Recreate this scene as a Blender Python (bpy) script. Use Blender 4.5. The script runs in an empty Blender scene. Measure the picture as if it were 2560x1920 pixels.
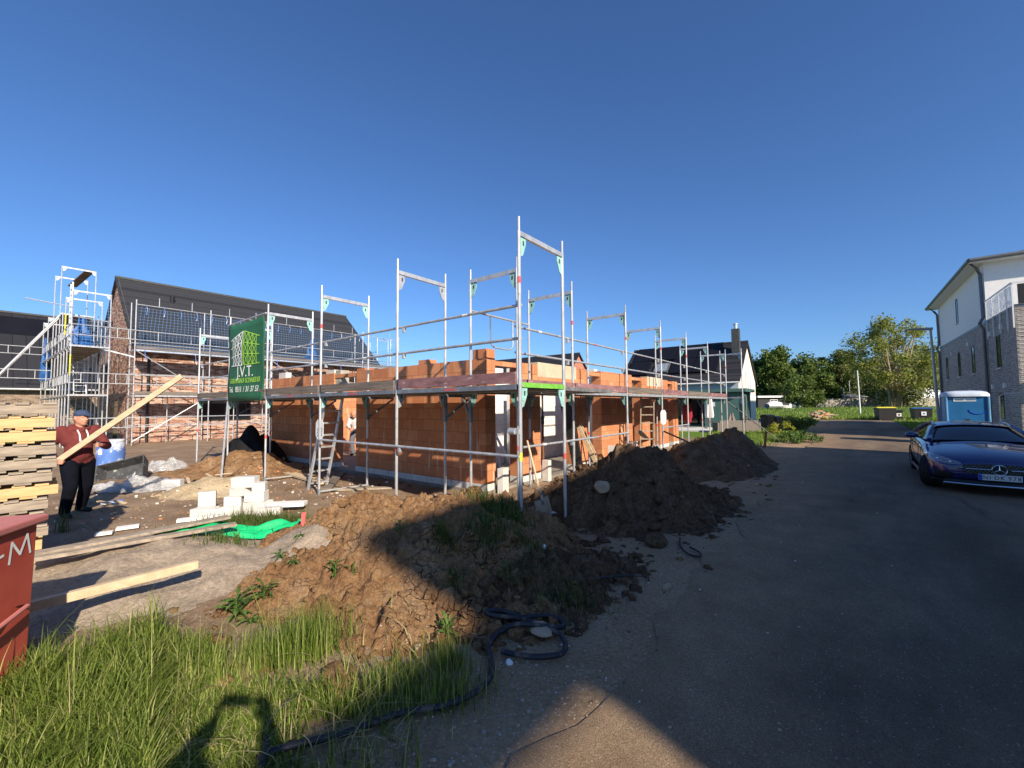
import bpy, bmesh, math, random
import numpy as np
from mathutils import Vector, Matrix, noise
R = math.radians
random.seed(7); rng = np.random.default_rng(7)
scn = bpy.context.scene
COL = scn.collection

# ---------------------------------------------------------------- camera
CAMZ = 1.7
pitch = math.atan(53 / 1062.0); roll = R(.45)
r0 = Vector((1, 0, 0)); u0 = Vector((0, -math.sin(pitch), math.cos(pitch))); f0 = Vector((0, math.cos(pitch), math.sin(pitch)))
r1 = r0 * math.cos(roll) - u0 * math.sin(roll); u1 = u0 * math.cos(roll) + r0 * math.sin(roll)
cd = bpy.data.cameras.new('camera'); cam = bpy.data.objects.new('camera', cd); COL.objects.link(cam)
cd.sensor_width = 36; cd.lens = 36 * 1062 / 2560; cd.clip_start = .05; cd.clip_end = 3000
m = Matrix((r1, u1, -f0)).transposed().to_4x4(); m.translation = (0, 0, CAMZ); cam.matrix_world = m
scn.camera = cam

# ---------------------------------------------------------------- light
SUN_EL = R(29.5); SUN_H = Vector((.525, -.851, 0)).normalized()      # horizontal direction towards the sun
sd = Vector((SUN_H.x * math.cos(SUN_EL), SUN_H.y * math.cos(SUN_EL), math.sin(SUN_EL)))
w = bpy.data.worlds.new('World'); scn.world = w; w.use_nodes = True
nt = w.node_tree; nt.nodes.clear()
sky = nt.nodes.new('ShaderNodeTexSky'); sky.sky_type = 'NISHITA'; sky.sun_disc = False
sky.sun_elevation = SUN_EL; sky.sun_rotation = math.atan2(SUN_H.x, SUN_H.y)
sky.air_density = 1.0; sky.dust_density = .6; sky.ozone_density = 4.5; sky.altitude = 200
bg = nt.nodes.new('ShaderNodeBackground'); bg.inputs[1].default_value = .083
tint = nt.nodes.new('ShaderNodeMix'); tint.data_type = 'RGBA'; tint.blend_type = 'MULTIPLY'; tint.inputs[0].default_value = 1; tint.inputs[7].default_value = (.66, .87, 1.13, 1)
wo = nt.nodes.new('ShaderNodeOutputWorld'); nt.links.new(sky.outputs[0], tint.inputs[6]); nt.links.new(tint.outputs[2], bg.inputs[0]); nt.links.new(bg.outputs[0], wo.inputs[0])
sl = bpy.data.lights.new('sun', 'SUN'); sl.energy = 4.7; sl.angle = R(.75); sl.color = (1, .87, .70)
so = bpy.data.objects.new('sun', sl); COL.objects.link(so); so.location = (20, -30, 40)
so.rotation_euler = sd.to_track_quat('Z', 'Y').to_euler()
vs = scn.view_settings; vs.view_transform = 'Standard'; vs.look = 'None'; vs.exposure = .72; vs.gamma = 1.0; vs.use_curve_mapping = False

# ---------------------------------------------------------------- materials
MT = {}
def nodes(name):
    m = bpy.data.materials.new(name); m.use_nodes = True; n = m.node_tree
    n.nodes.clear()
    b = n.nodes.new('ShaderNodeBsdfPrincipled'); o = n.nodes.new('ShaderNodeOutputMaterial')
    n.links.new(b.outputs[0], o.inputs[0]); MT[name] = m
    return m, n, b, o
def N(n, t, **k):
    x = n.nodes.new('ShaderNode' + t)
    for a, v in k.items():
        if a.startswith('i_'):
            key = a[2:]; key = int(key) if key.isdigit() else key.replace('_', ' ')
            x.inputs[key].default_value = v
        else: setattr(x, a, v)
    return x
def L(n, a, b): n.links.new(a, b)
def mixc(n, fac, a, b, blend='MIX'):
    x = n.nodes.new('ShaderNodeMix'); x.data_type = 'RGBA'; x.blend_type = blend
    for s, v in ((0, fac), (6, a), (7, b)):
        if isinstance(v, (int, float)): x.inputs[s].default_value = v
        elif isinstance(v, (tuple, list)): x.inputs[s].default_value = tuple(v) + ((1,) if len(v) == 3 else ())
        else: n.links.new(v, x.inputs[s])
    return x.outputs[2]
def ramp(n, src, stops, interp='LINEAR'):
    r = n.nodes.new('ShaderNodeValToRGB'); r.color_ramp.interpolation = interp
    e = r.color_ramp.elements
    while len(e) > 1: e.remove(e[-1])
    e[0].position = stops[0][0]; e[0].color = tuple(stops[0][1]) + (1,)
    for p, c in stops[1:]:
        q = e.new(p); q.color = tuple(c) + (1,)
    n.links.new(src, r.inputs[0]); return r.outputs[0]
def sc(c, k): return tuple(max(0, min(1, x * k)) for x in c)
def objco(n): return N(n, 'TexCoord').outputs['Object']
def nz(n, co, scale, detail=4, rough=.6, stretch=None):
    if stretch:
        mp = N(n, 'Mapping'); mp.inputs['Scale'].default_value = stretch; L(n, co, mp.inputs[0]); co = mp.outputs[0]
    x = N(n, 'TexNoise', i_Scale=scale, i_Detail=detail, i_Roughness=rough); L(n, co, x.inputs['Vector']); return x.outputs[0]
def bumpn(n, b, h, strength, dist):
    bp = N(n, 'Bump', i_Strength=strength, i_Distance=dist); L(n, h, bp.inputs['Height']); L(n, bp.outputs[0], b.inputs['Normal'])
def mat(name, col, rough=.75, var=.25, scale=3, bump=.25, bscale=60, bdist=.01, metal=0, col2=None, stretch=None, spec=.4, spots=None):
    m, n, b, o = nodes(name); co = objco(n)
    a = nz(n, co, scale, 6, .65, stretch)
    c = ramp(n, a, [(.3, sc(col, 1 - var)), (.7, sc(col2 or col, 1 + (0 if col2 else var)))])
    if spots:
        s = nz(n, co, spots[1], 3, .6, stretch)
        k = ramp(n, s, [(spots[2], (0, 0, 0)), (spots[2] + .08, (1, 1, 1))])
        c = mixc(n, k, c, spots[0])
    L(n, c, b.inputs['Base Color']); b.inputs['Roughness'].default_value = rough; b.inputs['Metallic'].default_value = metal
    b.inputs['Specular IOR Level'].default_value = spec
    if bump: bumpn(n, b, nz(n, co, bscale, 4, .6, stretch), bump, bdist)
    return m
def facade(n, u=None):
    """(x+y, z) of the object, for walls lying along either axis"""
    s = N(n, 'SeparateXYZ'); L(n, objco(n), s.inputs[0])
    ad = N(n, 'Math', operation='ADD'); L(n, s.outputs[0], ad.inputs[0]); L(n, s.outputs[1], ad.inputs[1])
    c = N(n, 'CombineXYZ'); L(n, ad.outputs[0], c.inputs[0]); L(n, s.outputs[2], c.inputs[1]); return c.outputs[0], s
def brickmat(name, bw, bh, mort, stops, mcol, rough=.85, bump=.5, extra=None, dirt=.25, dscale=.7):
    m, n, b, o = nodes(name); uv, s = facade(n)
    t = N(n, 'TexBrick', i_Scale=1.0); t.inputs['Brick Width'].default_value = bw; t.inputs['Row Height'].default_value = bh
    t.inputs['Mortar Size'].default_value = mort; t.inputs['Mortar Smooth'].default_value = .2
    t.inputs['Color1'].default_value = (0, 0, 0, 1); t.inputs['Color2'].default_value = (1, 1, 1, 1); t.inputs['Mortar'].default_value = (.5, .5, .5, 1)
    L(n, uv, t.inputs['Vector'])
    c = ramp(n, t.outputs['Color'], stops)
    co = objco(n)
    f = nz(n, co, 9, 5, .7)
    c = mixc(n, .35, c, ramp(n, f, [(.3, (.35, .35, .35)), (.7, (.95, .95, .95))]), 'MULTIPLY')
    c = mixc(n, dirt, c, ramp(n, nz(n, co, dscale, 4, .6, (1, 1, .4)), [(.35, (.3, .27, .25)), (.6, (1, 1, 1))]), 'MULTIPLY')
    c = mixc(n, t.outputs['Fac'], c, mcol)
    if extra: c = extra(n, c, co)
    L(n, c, b.inputs['Base Color']); b.inputs['Roughness'].default_value = rough; b.inputs['Specular IOR Level'].default_value = .2
    h = mixc(n, .3, mixc(n, t.outputs['Fac'], (1, 1, 1), (0, 0, 0)), f)
    bumpn(n, b, h, bump, .012)
    return m
def drips(col, amount=.62, sx=7):
    def e(n, c, co):
        a = nz(n, co, 1.0, 4, .65, (sx, sx, .8))
        k = ramp(n, a, [(amount, (0, 0, 0)), (amount + .1, (.75, .75, .75))])
        return mixc(n, k, c, col)
    return e
# masonry
brickmat('clay_block', .375, .25, .005, [(0, (.58, .225, .105)), (.5, (.63, .255, .12)), (1, (.72, .33, .165))], (.27, .115, .065), extra=drips((.66, .50, .37), .60), dirt=.2)
brickmat('white_block', .5, .25, .003, [(0, (.74, .72, .68)), (1, (.84, .82, .78))], (.5, .48, .44), dirt=.1)
brickmat('base_course', .5, .6, .004, [(0, (.66, .65, .62)), (1, (.74, .73, .70))], (.2, .2, .2), extra=drips((.07, .07, .075), .60, 5), dirt=.1)
brickmat('mixed_brick', .25, .0765, .008, [(0, (.11, .05, .035)), (.2, (.28, .105, .065)), (.42, (.42, .18, .11)), (.62, (.55, .33, .24)), (.82, (.68, .52, .42)), (1, (.22, .10, .07))], (.42, .36, .30), dirt=.2)
brickmat('grey_brick', .25, .0765, .010, [(0, (.20, .17, .155)), (.5, (.33, .285, .26)), (1, (.45, .39, .36))], (.50, .47, .44), dirt=.15)
brickmat('brown_brick', .25, .0765, .009, [(0, (.12, .08, .05)), (.5, (.25, .17, .11)), (1, (.38, .28, .2))], (.3, .26, .22))
brickmat('red_brick', .25, .0765, .007, [(0, (.45, .15, .09)), (1, (.58, .22, .14))], (.5, .3, .22))
def tiles(name, bw, bh, c1, c2, mc, rough=.55, bump=1.0, mort=.012):
    m, n, b, o = nodes(name); s = N(n, 'SeparateXYZ'); L(n, objco(n), s.inputs[0])
    c = N(n, 'CombineXYZ'); L(n, s.outputs[0], c.inputs[0]); mu = N(n, 'Math', operation='MULTIPLY'); mu.inputs[1].default_value = 1.5
    L(n, s.outputs[2], mu.inputs[0]); L(n, mu.outputs[0], c.inputs[1])
    t = N(n, 'TexBrick', i_Scale=1.0, offset=0.0); t.inputs['Brick Width'].default_value = bw; t.inputs['Row Height'].default_value = bh
    t.inputs['Mortar Size'].default_value = mort; t.inputs['Mortar Smooth'].default_value = .6
    t.inputs['Color1'].default_value = tuple(c1) + (1,); t.inputs['Color2'].default_value = tuple(c2) + (1,); t.inputs['Mortar'].default_value = tuple(mc) + (1,)
    L(n, c.outputs[0], t.inputs['Vector']); L(n, t.outputs['Color'], b.inputs['Base Color']); b.inputs['Roughness'].default_value = rough
    wv = N(n, 'Math', operation='FRACT'); d = N(n, 'Math', operation='DIVIDE'); d.inputs[1].default_value = bh; L(n, mu.outputs[0], d.inputs[0]); L(n, d.outputs[0], wv.inputs[0])
    bumpn(n, b, wv.outputs[0], bump, .03)
    return m
tiles('anthracite_tile', 60, .4, (.018, .018, .02), (.035, .035, .038), (.10, .10, .105))
tiles('black_seam_roof', .62, 9, (.016, .016, .018), (.022, .022, .025), (.004, .004, .005), mort=.03)
tiles('black_tile', .3, .42, (.014, .014, .016), (.03, .03, .033), (.005, .005, .005), mort=.02)
mat('solar_panel', (.007, .007, .010), .45, .2, 1, 0, spec=.3)
# ground
def soil(name, c1, c2, c3, rough=.95, big=1.2, bump=1.0, pebble=(.55, .5, .42), pk=.66, cracks=0):
    m, n, b, o = nodes(name); co = objco(n)
    a = nz(n, co, big, 8, .7); c = ramp(n, a, [(.3, c1), (.5, c2), (.72, c3)])
    f = nz(n, co, 28, 6, .7); c = mixc(n, .6, c, ramp(n, f, [(.32, (.28, .26, .25)), (.62, (1.0, 1.0, 1.0))]), 'MULTIPLY')
    v = N(n, 'TexVoronoi', i_Scale=55.0); L(n, co, v.inputs['Vector'])
    k = ramp(n, v.outputs['Color'], [(pk, (0, 0, 0)), (pk + .05, (.7, .7, .7))])
    k2 = ramp(n, v.outputs['Distance'], [(.15, (1, 1, 1)), (.35, (0, 0, 0))])
    c = mixc(n, mixc(n, 1.0, k, k2, 'MULTIPLY'), c, pebble)
    L(n, c, b.inputs['Base Color']); b.inputs['Roughness'].default_value = rough; b.inputs['Specular IOR Level'].default_value = .15
    h = mixc(n, .5, f, nz(n, co, 90, 4, .7))
    if cracks:
        wv = N(n, 'Mix'); wv.data_type = 'VECTOR'; wv.inputs[0].default_value = .22; L(n, co, wv.inputs[4]); L(n, N(n, 'TexNoise', i_Scale=6.0).outputs[1], wv.inputs[5])
        cr = N(n, 'TexVoronoi', i_Scale=cracks, feature='DISTANCE_TO_EDGE'); L(n, wv.outputs[1], cr.inputs['Vector'])
        cm = ramp(n, nz(n, co, 1.7, 3, .6), [(.5, (0, 0, 0)), (.62, (1, 1, 1))])
        ck = mixc(n, 1.0, ramp(n, cr.outputs[0], [(0, (.9, .9, .9)), (.035, (0, 0, 0))]), cm, 'MULTIPLY')
        c2 = mixc(n, ck, c, (.07, .035, .02)); L(n, c2, b.inputs['Base Color'])
        h = mixc(n, ck, h, (0, 0, 0))
    bumpn(n, b, h, bump, .045)
    return m
soil('clay_soil', (.29, .145, .07), (.47, .27, .13), (.62, .42, .25), big=2.6, cracks=13, bump=1.4)
soil('dark_soil', (.16, .092, .052), (.29, .175, .10), (.46, .30, .185), big=3.2, bump=1.8)
soil('site_soil', (.22, .145, .088), (.31, .215, .14), (.40, .295, .20), big=.8)
soil('sand', (.36, .285, .21), (.42, .34, .255), (.48, .39, .30), big=2.5, pebble=(.62, .55, .46), pk=.5, bump=.7)
soil('yellow_sand', (.42, .32, .19), (.52, .41, .26), (.60, .49, .34), big=2.5, bump=.5)
# ground sheet: site soil, gravel verge, meadow far off
def ground_mat():
    m, n, b, o = nodes('ground'); co = objco(n)
    g = N(n, 'NewGeometry'); s = N(n, 'SeparateXYZ'); L(n, g.outputs['Position'], s.inputs[0])
    def lin(kx, ky, k0):   # kx*x+ky*y+k0
        a = N(n, 'Math', operation='MULTIPLY'); a.inputs[1].default_value = kx; L(n, s.outputs[0], a.inputs[0])
        c = N(n, 'Math', operation='MULTIPLY_ADD'); c.inputs[1].default_value = ky; L(n, s.outputs[1], c.inputs[0]); L(n, a.outputs[0], c.inputs[2])
        d = N(n, 'Math', operation='ADD'); d.inputs[1].default_value = k0; L(n, c.outputs[0], d.inputs[0]); return d.outputs[0]
    ox, oy = .104, 5.5
    A = lin(-.788, .616, .788 * ox - .616 * oy); B = lin(.616, .788, -.616 * ox - .788 * oy)
    wob = nz(n, co, .5, 5, .6)
    def edge(src, lo, hi, amp):
        a = N(n, 'Math', operation='MULTIPLY_ADD'); a.inputs[1].default_value = amp; L(n, wob, a.inputs[0]); L(n, src, a.inputs[2])
        r = N(n, 'MapRange', i_1=lo + amp / 2, i_2=hi + amp / 2); L(n, a.outputs[0], r.inputs[0]); return r.outputs[0]
    f = nz(n, co, 30, 6, .7); big = nz(n, co, .8, 7, .7)
    v = N(n, 'TexVoronoi', i_Scale=42.0); L(n, co, v.inputs['Vector'])
    peb = mixc(n, 1.0, ramp(n, v.outputs['Color'], [(.55, (0, 0, 0)), (.6, (.8, .8, .8))]), ramp(n, v.outputs['Distance'], [(.15, (1, 1, 1)), (.35, (0, 0, 0))]), 'MULTIPLY')
    soilc = ramp(n, big, [(.3, (.21, .135, .08)), (.5, (.31, .215, .14)), (.72, (.42, .31, .21))])
    grav = ramp(n, big, [(.3, (.30, .20, .115)), (.7, (.46, .325, .20))])
    grass = ramp(n, nz(n, co, .35, 6, .7), [(.3, (.07, .12, .02)), (.7, (.15, .22, .04))])
    lawn = ramp(n, nz(n, co, 2.0, 6, .7), [(.3, (.10, .19, .022)), (.7, (.15, .25, .035))])
    c = mixc(n, edge(A, -.2, -1.4, 1.2), soilc, grav)
    c = mixc(n, mixc(n, 1.0, edge(B, 18.2, 18.8, .6), edge(A, -.3, .3, 1.0), 'MULTIPLY'), c, lawn)
    c = mixc(n, edge(B, 49.3, 50.0, 1.0), c, grass)
    c = mixc(n, edge(A, -6.9, -7.7, 1.2), c, grass)
    c = mixc(n, edge(A, 27.5, 30, 4.0), c, grass)
    c = mixc(n, edge(B, -18, -26, 5.0), c, grass)
    c = mixc(n, .6, c, ramp(n, f, [(.3, (.3, .29, .28)), (.62, (1, 1, 1))]), 'MULTIPLY')
    c = mixc(n, mixc(n, 1.0, peb, edge(B, 20, 16, .5), 'MULTIPLY'), c, (.5, .45, .38))
    L(n, c, b.inputs['Base Color']); b.inputs['Roughness'].default_value = .95; b.inputs['Specular IOR Level'].default_value = .15
    bumpn(n, b, mixc(n, .5, f, nz(n, co, 110, 4, .7)), .8, .02)
ground_mat()
def road_mat():
    m, n, b, o = nodes('asphalt'); co = objco(n); s = N(n, 'SeparateXYZ'); L(n, co, s.inputs[0])
    ab = N(n, 'Math', operation='ABSOLUTE'); sh = N(n, 'Math', operation='SUBTRACT'); sh.inputs[1].default_value = -.35; L(n, s.outputs[1], sh.inputs[0]); L(n, sh.outputs[0], ab.inputs[0])
    wob = nz(n, co, .9, 6, .65); ad = N(n, 'Math', operation='MULTIPLY_ADD'); ad.inputs[1].default_value = 2.4; L(n, wob, ad.inputs[0]); L(n, ab.outputs[0], ad.inputs[2])
    e = N(n, 'MapRange', i_1=2.6, i_2=3.9); L(n, ad.outputs[0], e.inputs[0])
    base = ramp(n, nz(n, co, 1.0, 6, .7, (.25, 1, 1)), [(.3, (.215, .155, .10)), (.7, (.33, .25, .175))])
    dust = ramp(n, nz(n, co, 3, 6, .7), [(.3, (.30, .20, .115)), (.7, (.45, .315, .19))])
    sm = nz(n, co, .6, 7, .72, (.35, 1, 1)); k = N(n, 'MapRange', i_1=.46, i_2=.72, i_4=.6); L(n, sm, k.inputs[0])
    c = mixc(n, k.outputs[0], base, dust)
    tr = N(n, 'TexWave', i_Scale=.19, i_Distortion=1.6); tr.bands_direction = 'Y'; tr.inputs['Detail'].default_value = 3; L(n, co, tr.inputs['Vector'])
    c = mixc(n, .38, c, ramp(n, tr.outputs[0], [(.2, (.5, .5, .52)), (.8, (1, 1, 1))]), 'MULTIPLY')
    pt_ = ramp(n, nz(n, co, .33, 5, .65, (.45, 1, 1)), [(.42, (.62, .62, .64)), (.5, (1, 1, 1))]); c = mixc(n, .8, c, pt_, 'MULTIPLY')
    st_ = ramp(n, nz(n, co, 2.2, 4, .6, (.12, 1, 1)), [(.62, (1, 1, 1)), (.70, (.55, .52, .5))]); c = mixc(n, .7, c, st_, 'MULTIPLY')
    v = N(n, 'TexVoronoi', i_Scale=.22, feature='DISTANCE_TO_EDGE'); L(n, mixc(n, .08, co, N(n, 'TexNoise', i_Scale=2.5).outputs[1]), v.inputs['Vector'])
    c = mixc(n, mixc(n, 1.0, ramp(n, v.outputs[0], [(.0, (.7, .7, .7)), (.0022, (0, 0, 0))]), ramp(n, nz(n, co, .7, 3, .6), [(.5, (0, 0, 0)), (.6, (1, 1, 1))]), 'MULTIPLY'), c, (.05, .045, .04))
    c = mixc(n, e.outputs[0], c, dust)
    f = nz(n, co, 140, 4, .75); c = mixc(n, .85, c, ramp(n, f, [(.36, (.25, .25, .26)), (.62, (1.0, 1.0, 1.0))]), 'MULTIPLY')
    gv = N(n, 'TexVoronoi', i_Scale=48.0); L(n, co, gv.inputs['Vector']); gk = mixc(n, 1.0, ramp(n, gv.outputs['Color'], [(.70, (0, 0, 0)), (.74, (.8, .8, .8))]), ramp(n, gv.outputs['Distance'], [(.12, (1, 1, 1)), (.3, (0, 0, 0))]), 'MULTIPLY'); c = mixc(n, gk, c, (.42, .37, .30))
    L(n, c, b.inputs['Base Color']); b.inputs['Roughness'].default_value = .88; b.inputs['Specular IOR Level'].default_value = .25
    bumpn(n, b, mixc(n, .4, f, nz(n, co, 14, 5, .7)), .7, .012)
road_mat()
# metals, wood, plastics
mat('galvanised', (.56, .575, .59), .42, .25, 9, .15, 120, .003, metal=.55, stretch=(1, 1, .4), spots=((.24, .22, .2), 14, .66))
mat('grey_steel', (.23, .25, .28), .5, .3, 5, .15, 90, .003, metal=.5)
mat('dark_steel', (.045, .045, .05), .5, .3, 6, .1)
mat('teal_paint', (.27, .52, .48), .5, .3, 8, .1, spots=((.25, .27, .27), 18, .6))
mat('green_paint', (.16, .45, .055), .5, .35, 8, .1, spots=((.35, .37, .33), 22, .6))
mat('yellow_paint', (.6, .6, .08), .5, .2, 8, .1)
mat('red_label', (.55, .10, .09), .5, .2, 40, 0)
mat('white_label', (.75, .75, .72), .5, .15, 8, 0)
mat('black_ink', (.02, .02, .022), .6, .1, 8, 0)
mat('rust', (.19, .075, .035), .85, .4, 10, .4)
mat('old_board', (.17, .14, .115), .85, .45, 5, .5, 30, .01, stretch=(.25, .25, 6))
mat('purple_board', (.235, .12, .125), .7, .4, 4, .3, 30, .008, spots=((.37, .30, .27), 7, .6), stretch=(.6, .6, 2))
mat('deck_steel', (.15, .15, .155), .6, .4, 6, .3)
mat('new_wood', (.56, .41, .25), .7, .16, 2.2, .25, 30, .004, col2=(.66, .52, .35), stretch=(1, 7, 7))
mat('pallet_new', (.62, .39, .17), .75, .2, 3, .3, 40, .004, col2=(.70, .48, .24), stretch=(1, 6, 6))
mat('pallet_old', (.29, .235, .18), .85, .35, 3, .5, 40, .006, col2=(.47, .39, .30), stretch=(1, 6, 6))
mat('concrete', (.36, .33, .27), .9, .25, 2.5, .4, 60, .006)
mat('concrete_pale', (.50, .43, .31), .9, .2, 3, .4, 50, .006, spots=((.40, .35, .2), 4, .6))
mat('slab_concrete', (.23, .20, .165), .9, .3, 2, .3)
mat('lime_block', (.60, .585, .55), .85, .08, 6, .3, 80, .003)
mat('white_foam', (.78, .78, .76), .7, .05, 6, .1)
mat('render_white', (.80, .79, .76), .9, .05, 5, .35, 130, .004)
mat('render_cream', (.78, .73, .61), .9, .04, 3, .2)
mat('render_teal', (.055, .125, .115), .8, .12, 3, .2)
mat('render_band', (.38, .43, .50), .8, .06, 3, .1)
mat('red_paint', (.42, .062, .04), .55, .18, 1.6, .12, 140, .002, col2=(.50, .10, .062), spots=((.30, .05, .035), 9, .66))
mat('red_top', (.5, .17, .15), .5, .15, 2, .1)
mat('banner_green', (.02, .115, .055), .65, .12, 5, .25, 25, .004)
mat('banner_lime', (.30, .56, .06), .6, .1, 5, 0)
mat('banner_white', (.78, .80, .78), .6, .05, 5, 0)
mat('black_hose', (.02, .022, .03), .55, .3, 9, .3, 60, .002, spots=((.10, .085, .065), 11, .55))
mat('black_plastic', (.02, .02, .021), .5, .25, 6, .1)
mat('dirty_black', (.055, .057, .06), .7, .5, 5, .3, spots=((.45, .44, .42), 9, .62))
mat('barrel_blue', (.10, .20, .52), .5, .2, 3, .2, spots=((.55, .58, .66), 3.2, .5))
mat('blue_plastic', (.02, .14, .33), .4, .12, 3, .05)
mat('toilet_side', (.09, .24, .42), .45, .12, 3, .05)
mat('toilet_roof', (.50, .58, .68), .5, .08, 3, .1)
mat('yellow_plastic', (.80, .68, .02), .4, .08, 3, .02)
mat('blue_lid', (.02, .09, .30), .4, .1, 3, .02)
mat('green_tarp', (.012, .46, .16), .45, .2, 4, .2)
mat('blue_tarp', (.012, .085, .28), .5, .25, 4, .3)
mat('black_tarp', (.010, .010, .011), .7, .3, 4, .4, spec=.2)
mat('white_cover', (.74, .74, .75), .6, .06, 4, .1)
mat('rock_stone', (.42, .31, .21), .85, .25, 3, .5, 25, .02)
mat('dark_stone', (.10, .098, .095), .85, .25, 3, .5, 25, .02)
mat('pebble', (.36, .32, .27), .85, .4, 9, .2)
mat('red_stake', (.80, .12, .12), .6, .2, 5, .1)
mat('rattan', (.17, .145, .125), .8, .3, 5, .8, 60, .01, stretch=(1, 1, 6))
mat('parasol_cloth', (.70, .66, .64), .85, .08, 4, .2)
mat('slate', (.055, .06, .062), .6, .3, 6, .4)
mat('zinc', (.16, .165, .175), .45, .15, 4, .05, metal=.4)
mat('white_pvc', (.74, .74, .74), .4, .04, 4, 0)
mat('lamp_metal', (.42, .44, .45), .45, .1, 4, .02, metal=.5)
mat('bark', (.13, .10, .07), .95, .3, 4, .8, 15, .03)
mat('pale_bark', (.30, .24, .15), .95, .3, 4, .6, 15, .02)
mat('shed_wood', (.028, .028, .03), .7, .2, 4, .2)
mat('car_blue', (.004, .011, .105), .22, .1, 3, 0, spec=.6)
MT['car_blue'].node_tree.nodes['Principled BSDF'].inputs['Coat Weight'].default_value = 1.0
MT['car_blue'].node_tree.nodes['Principled BSDF'].inputs['Coat Roughness'].default_value = .03
mat('chrome', (.75, .76, .78), .12, .05, 3, 0, metal=1)
mat('alloy', (.35, .36, .38), .3, .05, 3, 0, metal=.9)
mat('tyre', (.014, .014, .015), .8, .15, 8, .2)
mat('headlight_glass', (.25, .28, .32), .08, .2, 12, 0, metal=.3, spec=.8)
mat('plate_white', (.75, .75, .73), .4, .03, 4, 0); mat('plate_blue', (.01, .08, .5), .4, .05, 4, 0)
mat('skin', (.52, .25, .16), .6, .12, 20, .1)
mat('hoodie_red', (.145, .026, .024), .9, .2, 9, .5, 120, .003)
mat('hoodie_white', (.55, .53, .52), .9, .12, 9, .4, 60, .004)
mat('trousers_black', (.006, .007, .012), 1, .2, 9, .3, spec=.05)
mat('trousers_grey', (.13, .14, .17), .9, .2, 9, .3)
mat('cap_blue', (.035, .055, .11), .85, .2, 20, .3)
mat('hair_grey', (.13, .105, .09), .9, .3, 40, .5)
mat('white_cord', (.7, .68, .66), .8, .05, 4, 0)
mat('shoe', (.012, .012, .014), .7, .2, 9, .1)
mat('jacket_red', (.33, .02, .035), .9, .2, 9, .3)
mat('flag_black', (.01, .01, .01), .8, 0, 4, 0); mat('flag_red', (.5, .02, .02), .8, 0, 4, 0); mat('flag_gold', (.75, .5, .04), .8, 0, 4, 0)
def glass(name, col, rough=.06, metal=0.0, spec=.9):
    m, n, b, o = nodes(name); b.inputs['Base Color'].default_value = tuple(col) + (1,); b.inputs['Roughness'].default_value = rough
    b.inputs['Specular IOR Level'].default_value = spec; b.inputs['Metallic'].default_value = metal
glass('window_glass', (.012, .014, .018)); glass('car_glass', (.006, .008, .011), .03)
def clear(name, tint, alpha, rough=.1):
    m, n, b, o = nodes(name); b.inputs['Base Color'].default_value = tuple(tint) + (1,); b.inputs['Roughness'].default_value = rough
    co = objco(n); a = nz(n, co, 6, 5, .7); r = N(n, 'MapRange', i_1=.35, i_2=.65, i_3=alpha - .25, i_4=alpha + .25); L(n, a, r.inputs[0])
    L(n, r.outputs[0], b.inputs['Alpha']); bumpn(n, b, nz(n, co, 12, 5, .7), .6, .03)
clear('plastic_sheet', (.50, .51, .52), .45, .14); clear('balcony_glass', (.35, .45, .55), .5, .05)
def net(name, col, cell, th):
    m, n, b, o = nodes(name); b.inputs['Base Color'].default_value = tuple(col) + (1,); b.inputs['Roughness'].default_value = .6
    uv, s = facade(n); sp = N(n, 'SeparateXYZ'); L(n, uv, sp.inputs[0]); outs = []
    for k in (0, 1):
        d = N(n, 'Math', operation='DIVIDE'); d.inputs[1].default_value = cell; L(n, sp.outputs[k], d.inputs[0])
        fr = N(n, 'Math', operation='FRACT'); L(n, d.outputs[0], fr.inputs[0])
        g = N(n, 'Math', operation='LESS_THAN'); g.inputs[1].default_value = th; L(n, fr.outputs[0], g.inputs[0]); outs.append(g.outputs[0])
    mx = N(n, 'Math', operation='MAXIMUM'); L(n, outs[0], mx.inputs[0]); L(n, outs[1], mx.inputs[1]); L(n, mx.outputs[0], b.inputs['Alpha'])
net('safety_net', (.08, .22, .46), .14, .06)
net('wire_mesh', (.25, .26, .27), .12, .05)
def leaf(name, stops, trans=.35):
    m, n, b, o = nodes(name); g = N(n, 'NewGeometry')
    c = ramp(n, g.outputs['Random Per Island'], stops); L(n, c, b.inputs['Base Color']); b.inputs['Roughness'].default_value = .6
    b.inputs['Specular IOR Level'].default_value = .25
    t = N(n, 'BsdfTranslucent'); L(n, c, t.inputs[0]); mx = N(n, 'MixShader', i_0=trans); L(n, b.outputs[0], mx.inputs[1]); L(n, t.outputs[0], mx.inputs[2])
    L(n, mx.outputs[0], o.inputs[0])
leaf('grass_blade', [(0, (.085, .14, .018)), (.5, (.19, .27, .045)), (.85, (.36, .43, .10)), (1, (.54, .52, .22))], .5)
leaf('dark_grass', [(0, (.045, .085, .015)), (.6, (.09, .14, .025)), (1, (.2, .2, .08))], .35)
leaf('weed_leaf', [(0, (.05, .10, .018)), (1, (.13, .22, .05))], .3)
leaf('meadow_blade', [(0, (.10, .19, .025)), (.6, (.20, .31, .05)), (1, (.32, .36, .09))], .35)
leaf('leaf_mid', [(0, (.05, .09, .016)), (.6, (.11, .165, .035)), (1, (.20, .25, .06))])
leaf('leaf_dark', [(0, (.018, .038, .010)), (.7, (.045, .075, .018)), (1, (.08, .115, .028))], .25)
leaf('leaf_light', [(0, (.15, .19, .03)), (.6, (.26, .29, .06)), (1, (.38, .38, .10))], .45)
leaf('leaf_grey', [(0, (.09, .12, .03)), (.6, (.17, .20, .055)), (1, (.26, .27, .10))], .4)
leaf('leaf_yellow', [(0, (.22, .26, .03)), (.6, (.36, .38, .05)), (1, (.50, .46, .08))], .4)
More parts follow.
